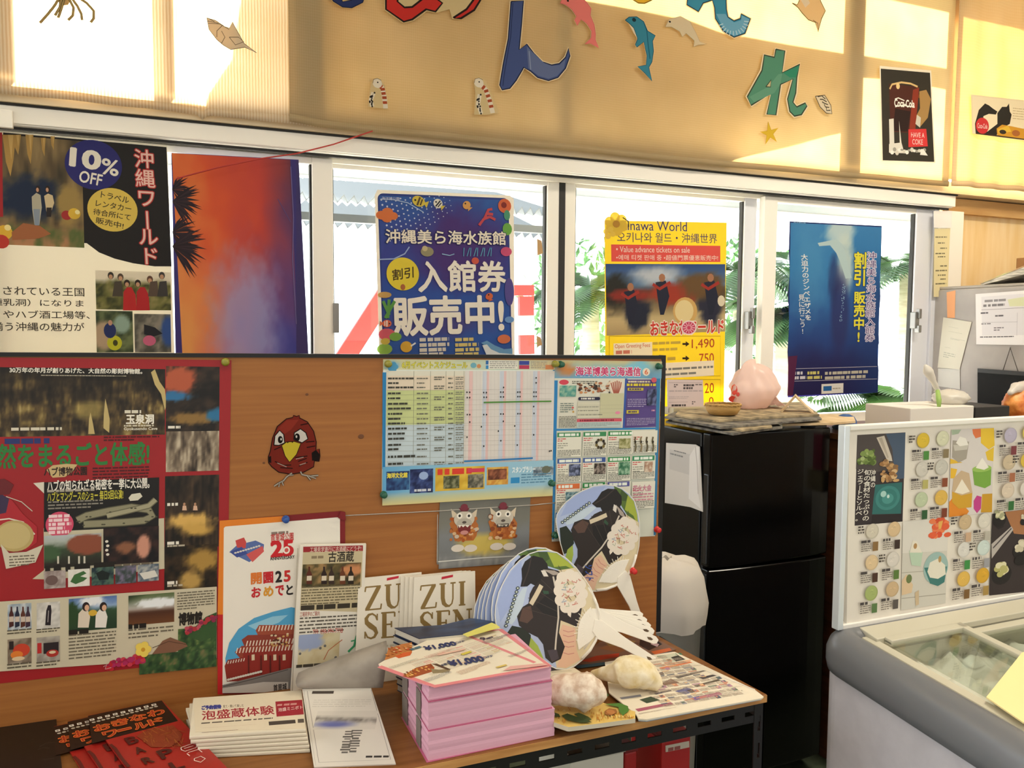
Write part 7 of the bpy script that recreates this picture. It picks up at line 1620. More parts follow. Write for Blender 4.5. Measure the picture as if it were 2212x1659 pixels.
# kraft tent card
ta = np.array([.67, .742, 0.])                                    # the card's tunnel points away from the room's middle
C0 = onY(1720, 905, 2.17); zb2 = zt2+.0315
A_, L_, R__ = (onP(*q, C0, ta) for q in ((1718, 855), (1686, 914), (1757, 912)))
L_[2] = R__[2] = zb2
def plate(a, b, th, dep):
    d = (b-a)/np.linalg.norm(b-a); n = np.cross(d, ta)*th; return MB().prism([a, b, b+n, a+n], ta*dep)
tc_ = thing('tent_card', ((L_[0]+R__[0])/2, L_[1], zb2), 'folded kraft tent card standing open on the refrigerator', 'tent card')
build('panel', plate(A_, L_, .0045, .09), m_kraft, tc_); build('panel', plate(R__, A_, .0045, .09), m_kraft, tc_); build('base', plate(L_, R__, -.003, .09), m_kraft, tc_)
# price card leaning at the back left of the fridge top
Yc_ = 2.44
S = wall_sheet(Yc_, 'Q', (115, 195), (480, 195)); S.base([(105, 195), (480, 200), (492, 545), (112, 545)], 'cdbdbd', .003)
S.line([(120, 228), (475, 228)], 3, '8a7f80'); S.greek(175, 240, 220, 280, 2, '5a5254', .6, 3); S.greek(275, 240, 385, 300, 2, '4a4446', .7, 4); S.greek(400, 238, 470, 258, 1, '6a6264', .6, 5, 1.); S.greek(125, 300, 470, 330, 1, 'a89ea0', .4, 6, 1.); S.greek(120, 370, 330, 400, 2, 'a89ea0', .4, 7); S.greek(365, 420, 400, 460, 2, '5a5254', .6, 8); S.greek(150, 455, 310, 478, 1, '3a3436', .8, 9, 1.); S.line([(120, 435), (320, 432)], 2, '7a7072')
for x in (200, 260, 400): S.ell(x, 515, 28, 18, 'd9c05a', 12)
S.done('price_card', M_PRINT, 'pinkish price card standing at the left end of the refrigerator top', 'card')
z_ = onY(1480, 892, Yc_)[2]
build('card_stand', MB().box((onY(1445, 890, Yc_)[0], Yc_-.03, zt3-.0225), (onY(1518, 890, Yc_)[0], Yc_+.03, max(z_-.001, zt3+.005))), mat('clear_stand', 'b5a888', .3), label='low clear stand under the pinkish price card', cat='stand', bevel=.002)

# ================================================================ bin and red boxes
bn = np.array([1.277, 1.925, 0.])
bt = thing('bin', bn, 'pale grey bin with a white liner beside the black refrigerator', 'bin')
build('bucket', MB().lathe([(.080, 0), (.084, .01), (.100, .70), (.106, .70), (.106, .735), (.102, .735), (.096, .70), (.078, .02)], bn, 28), mat('bin_plastic', 'bdbbb4', .5), bt, smooth=True)
lm = MB(); P = []
for i, (r_, z) in enumerate(((.108, .668), (.112, .70), (.115, .735), (.108, .775), (.103, .81), (.090, .838), (.06, .850), (.015, .852))):
    P.append([bn+np.array([r_*(1+.03*sin(7*a+i*.4)+.02*sin(17*a+.3*i))*cos(a), r_*(1+.03*sin(7*a+i*.4)+.02*sin(17*a+.3*i))*sin(a), z+.004*sin(5*a+i*.3)]) for a in [2*pi*k/36 for k in range(37)]])
build('liner', MB().grid(P), translucent_mat('white_liner', 'e6ded4', .3), bt, smooth=True, fix=False)
m_rb = mat('red_box', 'b0201f', .45)
Yb = 1.56
for (xa_, xb_, y0, lb) in ((1350, 1376, 1628, 'narrow red box under the table, the left one'), (1430, 1492, 1603, 'red box with a white label under the table')):
    a, b = onY(xa_, y0, Yb), onY(xb_, y0, Yb)
    t = thing('storage_box', ((a[0]+b[0])/2, Yb+.06, 0), lb, 'box', 'red boxes under the table')
    build('box', MB().box((a[0], Yb, 0), (b[0], Yb+.14, a[2])), m_rb, t, bevel=.004)
    build('lid', MB().box((a[0]-.002, Yb-.002, a[2]), (b[0]+.002, Yb+.142, a[2]+.008)), mat('box_lid', '7a1717', .5), t, bevel=.002)
    if xb_ > 1400:
        S = wall_sheet(Yb-.0012, 'M', (1140, 1110), (1365, 1065)); S.base([(1140, 1110), (1366, 1065), (1368, 1125), (1142, 1172)], 'cfc4b4', .0006); S.greek(1165, 1128, 1310, 1140, 1, '9a5a54', .8, 3, 1.); S.done('label', M_PRINT, parent=t)
a, b = onY(1232, 1645, 1.50), onY(1372, 1632, 1.50)
t = thing('plastic_tub', ((a[0]+b[0])/2, 1.6, 0), 'white plastic tub under the table front', 'tub')
zt_b = a[2]; ww = .012
tb_ = MB().box((a[0], 1.5, 0), (a[0]+.01, 1.66, zt_b)).box((b[0]-.03-.01, 1.5, 0), (b[0]-.03, 1.66, zt_b)).box((a[0]+.01, 1.5, 0), (b[0]-.04, 1.51, zt_b)).box((a[0]+.01, 1.65, 0), (b[0]-.04, 1.66, zt_b)).box((a[0]+.01, 1.51, 0), (b[0]-.04, 1.65, .01))
build('tub', tb_, mat('tub_plastic', 'd6d0c4', .4), t)
build('rim', MB().tube([(a[0], 1.5, zt_b), (b[0]-.03, 1.5, zt_b), (b[0]-.03, 1.66, zt_b), (a[0], 1.66, zt_b), (a[0], 1.5, zt_b)], .006, 6), MATS['tub_plastic'], t, smooth=True)
b_ = build('cable_clip', MB().box((1.262, 1.50, 0), (1.274, 1.512, .022)).box((1.262, 1.50, .022), (1.292, 1.512, .03)), mat('cable_white', 'd6d2cc', .4), label='small white cable clip on the floor by the table leg', cat='clip')

# ================================================================ chest freezer with the sloping glass top
XL, XRf, YBk, YFr = 1.400, 2.72, 1.475, .70
zb = lambda y: .704+.093*(y-1.45)
m_fz = mat('freezer_white', 'bdb9be', .4, node=noise_tint('b9b5ba', 'c1bdc2', nscale=20)); m_rim = mat('freezer_rim', '6c6d70', .32, spec=.5); m_in = mat('freezer_inner_frame', 'c2bca8', .35)
fz = thing('chest_freezer', ((XL+XRf)/2, 1.1, 0), 'white chest freezer with a thick grey rim and sliding glass lids', 'freezer')
def rrect_path(o, r, n=7):
    """rounded rectangle inset by o"""
    x0, x1, y0, y1 = XL+o, XRf-o, YFr+o, YBk-o; r = max(r-o, .004); P = []
    for cx, cy, t0 in ((x1-r, y1-r, 0), (x0+r, y1-r, 90), (x0+r, y0+r, 180), (x1-r, y0+r, 270)):
        P += [(cx+r*cos(rd(t0+90*i/n)), cy+r*sin(rd(t0+90*i/n))) for i in range(n+1)]
    return P
def sweep(prof, r):
    """prof: (inset, height over the rim's foot) rings"""
    R_ = [[(x, y, zb(y)+h) for x, y in rrect_path(o, r)] for o, h in prof]; n = len(R_[0])
    return MB().add([p for q in R_ for p in q], [(i*n+k, i*n+(k+1) % n, (i+1)*n+(k+1) % n, (i+1)*n+k) for i in range(len(R_)-1) for k in range(n)])
bd_ = MB(); P = rrect_path(.012, .06); n = len(P)
bd_.hexa([(x, y, .05) for x, y in P], [(x, y, zb(y)+.004) for x, y in P])
build('body', MB().add(bd_.v, bd_.f[2:]+[bd_.f[0]]), m_fz, fz, smooth=False)
for x_, y_ in ((XL+.1, YFr+.1), (XL+.1, YBk-.1), (XRf-.1, YFr+.1), (XRf-.1, YBk-.1)): build('caster', MB().lathe([(.025, 0), (.025, .05)], (x_, y_, 0), 12), MATS['grip_black'], fz)
build('rim', sweep([(.014, -.004), (.0, .0), (-.004, .02), (-.004, .045), (.004, .068), (.018, .084), (.036, .092), (.052, .092), (.066, .084), (.072, .078)], .075), m_rim, fz, smooth=True)
build('inner_frame', sweep([(.070, .074), (.074, .082), (.098, .083), (.100, .076), (.100, .060), (.104, .058), (.104, -.10), (.16, -.14)], .075), m_in, fz, smooth=False)
yr = YBk-.10; zg_ = lambda y: zb(y)+.074
XD = onZ(2074, 1334, .80)[0]
m_lid = bpy.data.materials.new('freezer_glass'); m_lid.use_nodes = True
n_, l_ = m_lid.node_tree.nodes, m_lid.node_tree.links; n_.remove(n_['Principled BSDF'])
t1_, g1_, mx_ = n_.new('ShaderNodeBsdfTransparent'), n_.new('ShaderNodeBsdfGlossy'), n_.new('ShaderNodeMixShader'); g1_.inputs['Roughness'].default_value = .03; t1_.inputs['Color'].default_value = (.90, .93, .90, 1); lw = n_.new('ShaderNodeLayerWeight'); lw.inputs['Blend'].default_value = .22
mr = n_.new('ShaderNodeMapRange'); mr.inputs['To Min'].default_value = .04; mr.inputs['To Max'].default_value = .42; l_.new(lw.outputs['Facing'], mr.inputs['Value']); l_.new(mr.outputs[0], mx_.inputs[0]); l_.new(t1_.outputs[0], mx_.inputs[1]); l_.new(g1_.outputs[0], mx_.inputs[2]); l_.new(mx_.outputs[0], n_['Material Output'].inputs[0])
MATS['freezer_glass'] = m_lid
def lid(x0, x1, dz):
    y0, y1 = YFr+.104, yr-.004; q = lambda x, y, d=0: (x, y, zg_(y)+dz+d)
    g = build('glass_lid', MB().hexa([q(x0, y0), q(x1, y0), q(x1, y1), q(x0, y1)], [q(x0, y0, .004), q(x1, y0, .004), q(x1, y1, .004), q(x0, y1, .004)]), m_lid, fz)
    fb = MB()
    for xa_, xb_, ya_, yb_ in ((x0, x1, y1-.022, y1), (x0, x1, y0, y0+.022), (x1-.02, x1, y0, y1)):
        fb.hexa([q(xa_, ya_, -.004), q(xb_, ya_, -.004), q(xb_, yb_, -.004), q(xa_, yb_, -.004)], [q(xa_, ya_, .010), q(xb_, ya_, .010), q(xb_, yb_, .010), q(xa_, yb_, .010)])
    build('lid_frame', fb, MATS['freezer_inner_frame'], g, bevel=.002); return g
lid(XL+.112, XD, .008); lid(XD-.03, XRf-.112, -.012)
# rear ledge with its sliding grooves
lg = MB().hexa([(XL+.09, yr-.004, zb(yr)+.074), (XRf-.09, yr-.004, zb(yr)+.074), (XRf-.09, YBk-.05, zb(YBk)+.074), (XL+.09, YBk-.05, zb(YBk)+.074)], [(XL+.09, yr-.004, zb(yr)+.089), (XRf-.09, yr-.004, zb(yr)+.089), (XRf-.09, YBk-.05, zb(YBk)+.089), (XL+.09, YBk-.05, zb(YBk)+.089)])
build('rear_ledge', lg, m_in, fz, bevel=.002)
build('groove', MB().box((XL+.16, yr+.006, zb(yr)+.086), (XRf-.3, yr+.011, zb(yr)+.0905)), MATS['window_gasket'], fz)
tubm = MB().box((XL+.106, YFr+.106, .10), (XRf-.106, yr+.0, .11)); build('tub', tubm, mat('tub_lining', 'dedad0', .5), fz)
n_ = 46; G = []
for j in range(24):
    row = []
    for i in range(n_+1):
        x = XL+.107+(XRf-XL-.214)*i/n_; y = YFr+.107+(yr-.004-YFr-.107)*j/23
        h = float(fbm(np.array([i/n_]), np.array([j/23]), 12, 7, 4, 4)[0]); row.append((x, y, .62+.13*h+.05*(y-1.)))
    G.append(row)
build('frost', MB().grid(G), mat('frost', 'e6dfd0', .7, node=noise_tint('d6cfc0', 'f4efe6', (1, 1, 1), 14, 4, .2)), fz, smooth=True, kind='stuff')
# cream card lying on the glass
P = [onZ(*px('I', x, y), .789) for x, y in ((1972, 1130), (2200, 880), (2560, 760), (2700, 1300), (2212, 1262))]
P = [np.array([p[0], p[1], zg_(p[1])+.0185]) for p in P]
build('cream_card', MB().hexa([p for p in P], [p+UPV*.003 for p in P]), mat('cream_card', 'efdc9c', .6), label='cream-yellow card lying on the freezer\'s glass lid at the right', cat='card')

# menu sign standing along the back of the freezer
YSg = 1.437
sg = thing('menu_sign', (2.0, YSg, .80), 'white ice cream menu sign standing along the back of the freezer', 'sign')
S = wall_sheet(YSg, 'J', (60, 90), (1384, 20)); XE = XL+.07+1.05
S.V = np.array([0, 0, 1.]); S.U = np.array([1., 0, 0])
c0, c1 = S.uv(52, 88), S.uv(22, 1608); w_ = XE-onY(*px('J', 52, 88), YSg)[0]
zbl = zb(YSg)+.0895
c1 = np.array([c1[0], zbl-S.O[2]])
S.base(None, 'e9e2d6', .010, uvs=[(c1[0]+.004, c1[1]), (c0[0]+w_, c1[1]), (c0[0]+w_, c0[1]), (c0[0], c0[1])])
def q4(S, a, b, c, d, col): S.poly([a, b, c, d], col)
# photographs
S.poly([(112, 140), (480, 120), (458, 800), (92, 832)], '3a3234')
S.poly([(112, 140), (480, 120), (470, 400), (260, 420), (102, 400)], '504846'); S.poly([(330, 132), (480, 122), (470, 470), (400, 480), (380, 250)], '4a5a70')
S.poly([(250, 520), (455, 500), (445, 740), (225, 745), (235, 640)], '2f6a68'); S.ell(345, 620, 92, 92, '3f8480', 28); S.ell(345, 620, 70, 70, '357874', 28); S.ell(345, 625, 44, 40, '4a918c', 20); S.ell(312, 590, 22, 24, 'a8cfc8', 14); S.ell(348, 608, 10, 14, 'c9e0da', 10); S.poly([(225, 750), (450, 740), (455, 800), (220, 818)], '2a2224')
S.poly([(258, 160), (318, 145), (372, 300), (380, 340), (340, 335)], 'cfc4b4'); S.poly([(275, 165), (300, 158), (352, 310), (342, 318)], 'b5a898')
r = random.Random(1)
for i in range(34): S.ell(185+r.uniform(-62, 62), 310+r.uniform(-52, 44), r.uniform(12, 26), r.uniform(10, 22), r.choice(('6a7f3f', '8fa35a', 'a8b87a', '55682f', '7f9450')), 9)
for i in range(36): S.ell(355+r.uniform(-60, 60), 400+r.uniform(-70, 90), r.uniform(12, 26), r.uniform(10, 24), r.choice(('b58a5a', 'c9a06a', '9a7044', 'd6b484', '8a6a4a')), 9)
S.vtext('沖縄の', 212, 405, 246, 540, 'ece6da', .015); S.vtext('旬の食材たっぷりの', 158, 405, 200, 792, 'ece6da', .015); S.vtext('ジェラートとソルベ。', 106, 400, 146, 792, 'ece6da', .015)
S.poly([(825, 100), (1150, 84), (1135, 730), (805, 765)], 'd9d2ce')
for P, c in (([(825, 100), (900, 98), (880, 130), (830, 140)], 'a8b8a0'), ([(985, 95), (1060, 90), (1060, 150), (1010, 165), (990, 130)], 'e07a4a'), ([(1050, 90), (1150, 86), (1155, 220), (1110, 250), (1050, 200)], 'e8c23a'), ([(1085, 270), (1150, 230), (1145, 340), (1100, 330)], 'e3bf3a'), ([(818, 320), (910, 350), (815, 360)], 'e3b83a'), ([(820, 390), (870, 400), (850, 470), (818, 470)], 'e6b83a'), ([(808, 650), (850, 600), (960, 720), (940, 750), (806, 765)], 'e08a2a'), ([(995, 640), (1020, 600), (1055, 610), (1050, 700), (1020, 735), (995, 700)], 'c2408a'), ([(1060, 590), (1137, 585), (1135, 728), (1050, 730)], 'c9982a')): S.poly(P, c)
S.poly([(835, 180), (960, 190), (940, 320), (880, 350), (830, 310)], 'a8a094'); S.poly([(840, 215), (955, 215), (945, 250), (850, 260)], 'c9c4b8'); S.poly([(860, 200), (890, 150), (935, 165), (955, 215), (890, 225)], 'eeeae0')
S.poly([(985, 400), (1130, 390), (1125, 520), (1080, 545), (1000, 520)], '7aa845'); S.ell(1058, 395, 73, 26, '9abf5f', 20); S.poly([(1010, 390), (1060, 312), (1110, 385), (1075, 405)], 'efebe0')
S.poly([(830, 560), (985, 570), (978, 690), (880, 700), (830, 650)], 'd0a02f'); S.poly([(830, 570), (840, 470), (900, 410), (960, 430), (985, 580), (900, 600)], 'c9b090'); S.poly([(850, 575), (905, 475), (965, 570), (910, 590)], 'efe6d4')
S.poly([(455, 800), (800, 765), (780, 1420), (440, 1475)], 'cfccc2'); S.poly([(455, 800), (800, 765), (795, 1020), (450, 1040)], 'dcd8d0'); S.line([(445, 1190), (640, 1175)], 4, 'a8a498'); S.line([(445, 1385), (780, 1350)], 4, 'a09c90')
r = random.Random(11)
for i in range(22): S.ell(735+r.uniform(-55, 60), 840+r.uniform(-55, 80), r.uniform(16, 34), r.uniform(14, 30), r.choice(('e0603a', 'd9502f', 'e88050')), 9)
S.poly([(725, 800), (760, 790), (745, 850), (725, 860)], 'e6b05a')
S.poly([(500, 1020), (605, 1030), (590, 1140), (520, 1130)], 'b8cfb8'); S.poly([(530, 940), (560, 950), (600, 1035), (505, 1035)], 'e6e0d0'); S.ell(548, 985, 14, 22, 'b08a5a', 10)
S.ell(705, 1150, 92, 118, '9ab8b4', 28); S.poly([(615, 1150), (790, 1140), (770, 1260), (720, 1290), (660, 1270)], '3f7a76'); S.poly([(640, 1180), (660, 1110), (720, 1080), (775, 1130), (780, 1200), (720, 1235), (660, 1225)], 'e3dfcf'); S.ell(735, 1085, 12, 26, 'b5945f', 10)
S.poly([(445, 1250), (480, 1200), (530, 1280), (520, 1340), (445, 1360)], 'd9bf9c'); S.ell(500, 1235, 22, 34, '6a7a4a', 12); S.poly([(545, 1340), (575, 1320), (575, 1430), (550, 1440)], 'c9b494')
S.poly([(1135, 740), (1420, 700), (1780, 660), (1780, 1290), (1420, 1330), (1112, 1362)], '33292a'); S.poly([(1230, 725), (1390, 706), (1400, 900), (1300, 890)], 'a8724a'); S.poly([(1128, 970), (1280, 835), (1295, 860), (1130, 1080)], 'b5ada8'); S.line([(1140, 1000), (1280, 850)], 8, '4a4244'); S.poly([(1140, 738), (1235, 728), (1220, 840), (1180, 860), (1140, 820)], '221b1e')
for cx, cy, rr, c in ((1205, 1160, 60, 'b5b070'), (1190, 745, 40, 'a8a884'), (1350, 980, 48, 'c9bfa4'), (1370, 760, 20, 'c9bfa4')):
    S.ell(cx, cy+40, rr*1.25, rr*1.3, '1a1516', 20)
    r = random.Random(int(cx))
    for i in range(14): S.ell(cx+r.uniform(-.6, .6)*rr, cy+r.uniform(-.6, .7)*rr, rr*.42, rr*.4, c if i % 2 else 'dcd6b0' if cx < 1300 else 'd9d0b8', 10)
S.ell(1350, 1090, 50, 40, '1a1516', 16)
# scoops with their notes
SC_ = [(605, 180, 'd9b93a'), (755, 165, 'd6d6b8'), (597, 400, 'cfcac0'), (745, 385, 'c9c6bc'), (590, 630, 'bfcbaa'), (740, 615, 'dcb455'), (215, 870, 'd3cbb9'), (380, 855, 'd9bd94'), (210, 1108, 'dfc59c'), (372, 1085, 'd8d2ca'), (205, 1340, 'a5b56f'), (365, 1310, 'cbb08a'),
       (920, 800, 'c9b18c'), (1065, 790, 'd9d4c8'), (910, 1010, 'd8d6d0'), (1058, 995, 'cad8d4'), (905, 1232, 'dcb455'), (1050, 1205, 'd6a52f'), (1262, 140, 'b8b0c4'), (1400, 120, 'd9c46a'), (1250, 345, 'cbb99c'), (1385, 330, 'd9b94a'), (1240, 560, 'd8c8b4'), (1380, 545, 'd9d2c8')]
for i, (x, y, c) in enumerate(SC_):
    cc = hx(c); dk = ''.join('%02x' % int(v*238) for v in cc); lt = ''.join('%02x' % int(min(1, v*1.08)*255) for v in cc)
    S.ell(x, y, 48, 58, dk, 24); S.ell(x-3, y-3, 43, 52, c, 24); r = random.Random(i)
    for k in range(4): u, v = x+r.uniform(-20, 18), y+r.uniform(-28, 24); S.line([(u-9, v), (u, v-8), (u+10, v-2)], 4, lt if k % 2 else dk)
    xo = x-(48 if x < 560 or (820 < x) else 50)
    S.greek(x-85, y+70, x-20, y+90, 1, '4a4444', .7, i, 1.); S.greek(x-85, y+98, x-10, y+152, 4, '7a7068', .4, 200+i); 
    S.rect(x+4, y+82, x+42, y+146, ('4f8a3f', '8a7a5a', 'b8b06a', '8a4a30', '2f5a34', '7a3a24', '8a6a40', '3a2a24', '4a2f24', '5a7a3a', '5a7a4a', '5a5450', 'c9a88a', 'b5b0a4', '3a8a44', '9a9aa0', '7a5a30', 'a88a4a', '7a3a40', '9a8a6a', 'a86a4a', 'c9b48a', '2f6a34', '8a8a80')[i])
    if i % 3 == 0: S.greek(x-108, y-40, x-64, y+20, 3, '4a423c', .55, 300+i)
S.done('panel', M_PRINT, parent=sg)
xl_, xr_ = onY(*px('J', 36, 90), YSg)[0], XE
zt_s = onY(*px('J', 52, 66), YSg)[2]
m_sgf = mat('sign_frame', 'dfe6ea', .3, .3)
ys0, ys1 = YSg-.006, YSg+.016
build('frame_side', MB().box((xl_-.012, ys0, zbl), (xl_+.004, ys1, zt_s)), m_sgf, sg, bevel=.002)
build('frame_side', MB().box((xr_, ys0, zbl), (xr_+.014, ys1, zt_s)), m_sgf, sg, bevel=.002)
build('frame_top', MB().box((xl_+.004, ys0, zt_s-.012), (xr_, ys1, zt_s)), mat('sign_frame_white', 'eeeae2', .4), sg, bevel=.002)
build('frame_foot', MB().box((xl_+.004, ys0, zbl), (xr_, ys1, zbl+.012)), MATS['sign_frame_white'], sg, bevel=.002)

# ================================================================ the corner behind the sign
m_cab = mat('brown_cabinet', '5a3018', .5, node=noise_tint('4a2612', '6a3a1e', (1, 1, 14), 3))
cb = thing('cabinet', (2.7, 2.2, 0), 'brown wooden cabinet between the refrigerator and the grey one, behind the menu sign', 'cabinet')
xc0 = 2.075; Xg_ = onY(2019, 626, 2.755)[0]
build('carcass', MB().box((xc0, 2.02, 0), (Xg_-.03, 2.37, 1.13)), m_cab, cb, bevel=.003)
build('top', MB().box((xc0-.01, 2.0, 1.13), (Xg_-.02, 2.385, 1.15)), mat('cabinet_top', '6f4526', .4), cb, bevel=.003)
for i in range(3):
    x0 = xc0+.02+i*.42; d = build('door', MB().box((x0, 2.004, .06), (x0+.40, 2.019, 1.10)), m_cab, cb, bevel=.002); build('knob', MB().ball((x0+.36, 1.994, .7), .011, 10, 8), m_latch, d, smooth=True)
a = onY(1802, 1040, 1.985); build('tray', MB().box((xc0-.008, 1.90, a[2]-.075), (xc0+.16, 1.998, a[2])), mat('beige_tray', 'c9b98a', .6), label='beige board leaning beside the refrigerator, behind the sign', cat='board', bevel=.003)
p = onY(1810, 982, 1.96); t = thing('carton', (p[0]+.02, 1.96, p[2]), 'small pink carton between the refrigerator and the sign', 'carton')
build('box', MB().box((xc0-.008, 1.93, a[2]+.0005), (xc0+.03, 1.985, p[2]+.035)), mat('pink_carton', 'd84a72', .5), t, bevel=.002)
build('flap', MB().box((xc0-.008, 1.93, p[2]+.035), (xc0+.03, 1.985, p[2]+.045)), mat('white_carton', 'e6dcd8', .5), t)
q = onZ(1822, 950, 1.152); build('blue_cap', MB().lathe([(.044, 0), (.047, .006), (.038, .012), (.036, .03), (.027, .045), (.012, .052), (.003, .053)], (onY(1826, 945, 2.2)[0], 2.2, 1.151), 24), mat('blue_cloth', '3a5a90', .8), smooth=True, label='blue cap on the cabinet right of the black refrigerator', cat='cap')

Xg = onY(2019, 626, 2.755)[0]; gz = onY(2019, 626, 2.755)[2]
def onG(x, y, d=0.): return onX(*px('R', x, y), Xg-d)
gr = thing('refrigerator', (Xg+.34, 2.4, 0), 'tall grey refrigerator in the corner at the right, papers stuck on its side', 'refrigerator')
build('body', MB().box((Xg, 2.12, .03), (Xg+.68, 2.755, gz)), mat('grey_enamel', 'a39c95', .4, node=noise_tint('9c9590', 'aaa39c', nscale=6)), gr, bevel=.008)
build('door', MB().box((Xg, 2.06, .05), (Xg+.68, 2.115, gz-.004)), MATS['grey_enamel'], gr, bevel=.006)
build('top_cap', MB().box((Xg+.004, 2.13, gz), (Xg+.676, 2.75, gz+.012)), mat('grey_enamel_top', 'a39a8e', .4), gr, bevel=.003)
for y_ in (2.2, 2.7): build('foot', MB().lathe([(.02, 0), (.02, .03)], (Xg+.06, y_, 0), 12), MATS['grip_black'], gr)
def stuck(name, pts, col, label, cat, ex=None, d=.002, th=.0006, k='R', group=None):
    O = onG(*pts[0], d); S = Sheet(O, onG(*pts[1], d)-O, (-1, 0, 0), k); S.base(pts, col, th)
    if ex: ex(S)
    return S.done(name, M_PRINT, label, cat, group=group)
stuck('tape', [(370, 605), (437, 590), (432, 800), (375, 800)], 'e0a070', 'orange strip of tape at the top left of the grey refrigerator side', 'tape', None, .0012)
def _n1(S): S.greek(385, 865, 480, 885, 1, '9a9a8e', .5, 1, 1.); S.greek(385, 900, 475, 920, 1, '9a9a8e', .5, 2, 1.); S.greek(400, 950, 510, 985, 2, 'a8a89c', .4, 3); S.greek(355, 1020, 410, 1035, 1, '9a9a8e', .5, 4, 1.); S.greek(350, 1055, 430, 1120, 3, 'a8a89c', .4, 5)
stuck('note', [(345, 795), (560, 832), (468, 1192), (300, 1180)], 'cfcabb', 'tilted cream note taped to the grey refrigerator', 'note', _n1, .004)
stuck('note', [(305, 1186), (470, 1190), (472, 1345), (303, 1320)], 'c9c6c0', 'pale slip hanging under the tilted note on the grey refrigerator', 'note', None, .003)
def _n2_(S):
    S.poly([(635, 640), (960, 615), (960, 930), (640, 935)], 'd6d2d4'); S.poly([(835, 660), (960, 640), (960, 710), (850, 712)], 'cfd0a8'); S.greek(660, 655, 830, 680, 1, '8a8688', .5, 6, 1.); S.greek(650, 690, 840, 715, 1, '7a7678', .5, 7, 1.)
    S.line([(635, 740), (960, 722)], 3, '8a868a'); S.greek(630, 755, 700, 770, 1, '5a565a', .6, 8, 1.); S.greek(740, 775, 810, 792, 1, '6a666a', .6, 9, 1.); S.line([(640, 835), (910, 830)], 2, '9a969a'); S.greek(635, 838, 710, 852, 1, '7a767a', .5, 10, 1.); S.greek(730, 868, 805, 900, 2, '7a767a', .5, 11); S.line([(910, 760), (905, 935)], 2, '9a969a'); S.greek(625, 938, 900, 950, 1, '6a666a', .5, 12, 1.)
stuck('notice', [(590, 618), (1180, 575), (1185, 1010), (596, 1002)], 'e3dfde', 'white printed notice on the grey refrigerator', 'notice', _n2_, .003)
hb_ = thing('chalkboard', onG(780, 1480, .012), 'black board hung by a cord on the grey refrigerator', 'board')
P = [onG(x, y, .013) for x, y in ((605, 1185), (1150, 1225), (1150, 1560), (605, 1560))]
build('slate', MB().prism(P, (.008, 0, 0)), mat('slate_black', '0d0c0c', .6, spec=.2), hb_)
P2 = [onG(x, y, .017) for x, y in ((605, 1185), (1150, 1225), (1150, 1255), (605, 1215))]; build('edge', MB().prism(P2, (.004, 0, 0)), mat('slate_edge', '1f1c1a', .4), hb_)
build('cord', MB().tube([onG(x, y, .008) for x, y in ((800, 1200), (855, 1030), (915, 1210))], .0018, 6), mat('dark_cord', '4a423c', .8), hb_)
build('hook', MB().tube([onG(855, 1026, .0015), onG(855, 1032, .012)], .003, 6), m_latch, hb_)
# papers and carton on top of the grey refrigerator
P = [onX(*px('R', x, y), Xg+.02) for x, y in ((622, 600), (960, 470), (1250, 400), (1250, 455), (960, 525), (640, 604))]
lo_ = min(p[2] for p in P); P = [p+UPV*(gz+.0125-lo_) for p in P]
mg = thing('newspaper', (P[1][0], P[1][1], gz), 'tilted sheaf of newspapers on the grey refrigerator', 'newspaper')
build('sheets', MB().prism(P, (.2, 0, 0)), mat('sheaf_paper', 'c9c3b2', .8, node=noise_tint('8a8478', 'e0dacb', (1, 1, 8), 14)), mg)
P3 = [p+UPV*.0005 for p in P[:3]]+[p+UPV*.006 for p in P[2::-1]]
build('cover', MB().prism([p+UPV*.0008 for p in P3], (.2, 0, 0)), mat('sheaf_cover', 'b5a88a', .6, node=noise_tint('a8503f', 'c9c48a', (1, 1, 1), 9)), mg)
p = onX(*px('R', 897, 440), Xg+.24); pt = onX(*px('R', 900, 345), Xg+.24)
build('cardboard_box', MB().box((Xg+.24, p[1]-.25, gz+.0122), (Xg+.5, p[1], max(pt[2], gz+.12))), mat('cardboard', '9a6f40', .8), label='brown cardboard box on the grey refrigerator at the picture edge', cat='box', bevel=.002)

# white box with tied plastic bag, dark box and orange bag standing on the cabinet
ztop = 1.1505
a, b = onY(*px('R', 96, 1490), 2.05), onY(*px('R', 580, 1480), 2.05)
build('white_box', MB().box((a[0], 2.05, ztop), (b[0], 2.25, a[2])), mat('plain_white', 'd9d4cc', .6), label='white box under the tied plastic bag on the cabinet', cat='box', bevel=.003)
zw = a[2]
m_wb = translucent_mat('white_plastic_bag', 'e6e2da', .4); m_wb.node_tree.nodes['Principled BSDF'].inputs['Roughness'].default_value = .3
cw = onY(*px('R', 400, 1420), 2.14); cw = np.array([cw[0], 2.14, zw])
wb = thing('plastic_bag', cw, 'tied white plastic bag on the white box', 'bag')
m_ = MB().ball(cw+np.array([0, 0, .022]), .068, 36, 20, (1.02, .9, .48), bagf(12, .12)); m_.v = [(x, y, max(z, zw+.0005)) for x, y, z in m_.v]
build('bag', m_, m_wb, wb, smooth=True, fix=False)
k0 = onY(*px('R', 300, 1345), 2.10); k1 = onY(*px('R', 205, 1160), 2.10)
build('knot_tail', organic([k0-(0, 0, .012), k0, k0+(k1-k0)*.4, k0+(k1-k0)*.8, k1], [.014, .007, .011, .016, .004], n=14, m=18, amp=.25, seed=3), m_wb, wb, smooth=True)
build('green_tie', organic([k0+(0, 0, -.002), onY(*px('R', 310, 1420), 2.065), onY(*px('R', 312, 1478), 2.062)], [.007, .009, .006], n=10, m=10, amp=.1, seed=6), mat('green_tie', '8fae5a', .6), wb, smooth=True)
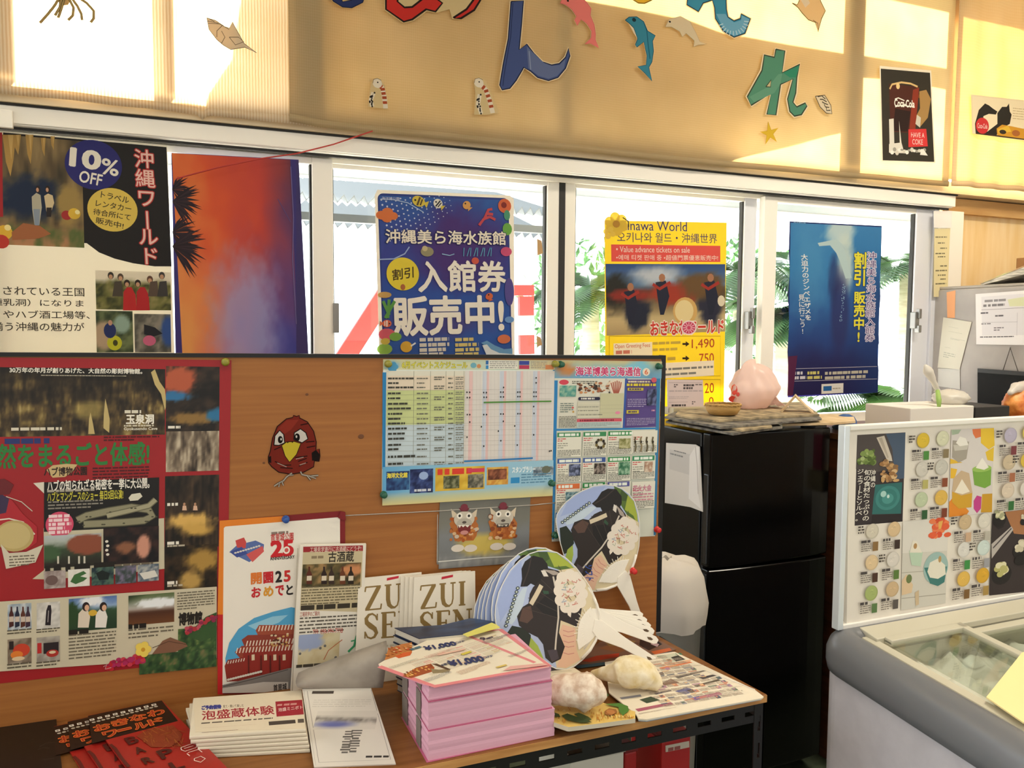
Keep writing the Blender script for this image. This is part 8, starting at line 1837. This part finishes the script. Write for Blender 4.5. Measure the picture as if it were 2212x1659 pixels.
a2_, b2_ = onY(*px('R', 590, 1482), 2.06), onY(*px('R', 852, 1485), 2.06)
build('dark_box', MB().box((a2_[0], 2.06, ztop), (b2_[0], 2.22, a2_[2])), mat('dark_card', '1c1a1a', .5), label='dark box right of the white one on the cabinet', cat='box', bevel=.003)
co = onY(*px('R', 870, 1490), 2.12); co = np.array([co[0]+.05, 2.13, a2_[2]*0+ztop])
ob = thing('produce_bag', co, 'clear bag of orange snacks at the right end of the cabinet', 'bag')
zc_ = onY(*px('R', 800, 1340), 2.12)[2]
hh = (zc_-ztop)/2
m_ = MB().ball(co+np.array([.02, 0, hh]), 1., 36, 20, (.088, .06, hh*1.08), bagf(21, .10)); m_.v = [(x, y, max(z, ztop+.0005)) for x, y, z in m_.v]
m_ob = mat('orange_snacks', 'd87a2f', .45, node=noise_tint('c25f1f', 'e89a4a', (1, 1, 1), 30, 4, .3)); build('contents', m_, m_ob, ob, smooth=True, fix=False)
build('bag_top', organic([co+np.array([-.07, -.01, 2*hh-.02]), co+np.array([-.03, -.01, 2*hh+.004]), co+np.array([.05, 0, 2*hh+.006]), co+np.array([.10, 0, 2*hh-.012])], [.008, .02, .024, .010], n=16, m=22, amp=.3, seed=8), m_wb, ob, smooth=True)

# paper list on the jamb; white sheet standing in for a bright spot
S = wall_sheet(2.732, 'R', (278, 118), (398, 118)); S.base([(278, 118), (398, 118), (376, 640), (272, 640)], 'efe4b8', .0006)
for i, y in enumerate((175, 220, 260, 300, 325, 395, 430, 465, 495, 530)): S.greek(285+(i % 3)*18, y, 372, y+18, 1, '8a8468', .5, i, 1.)
S.done('paper_list', M_THIN, 'long cream paper list hanging on the window jamb above the grey refrigerator', 'list')
S = wall_sheet(2.728, 'R', (272, -10), (412, -10)); S.base([(272, -15), (412, -15), (408, 114), (274, 112)], 'f6f3f0', .0008)
S.done('plain_white', M_THIN, 'white sheet standing in for a bright spot above the cream paper list', 'card')
for _o in list(bpy.data.objects):
    if '_org' in _o: del _o['_org']
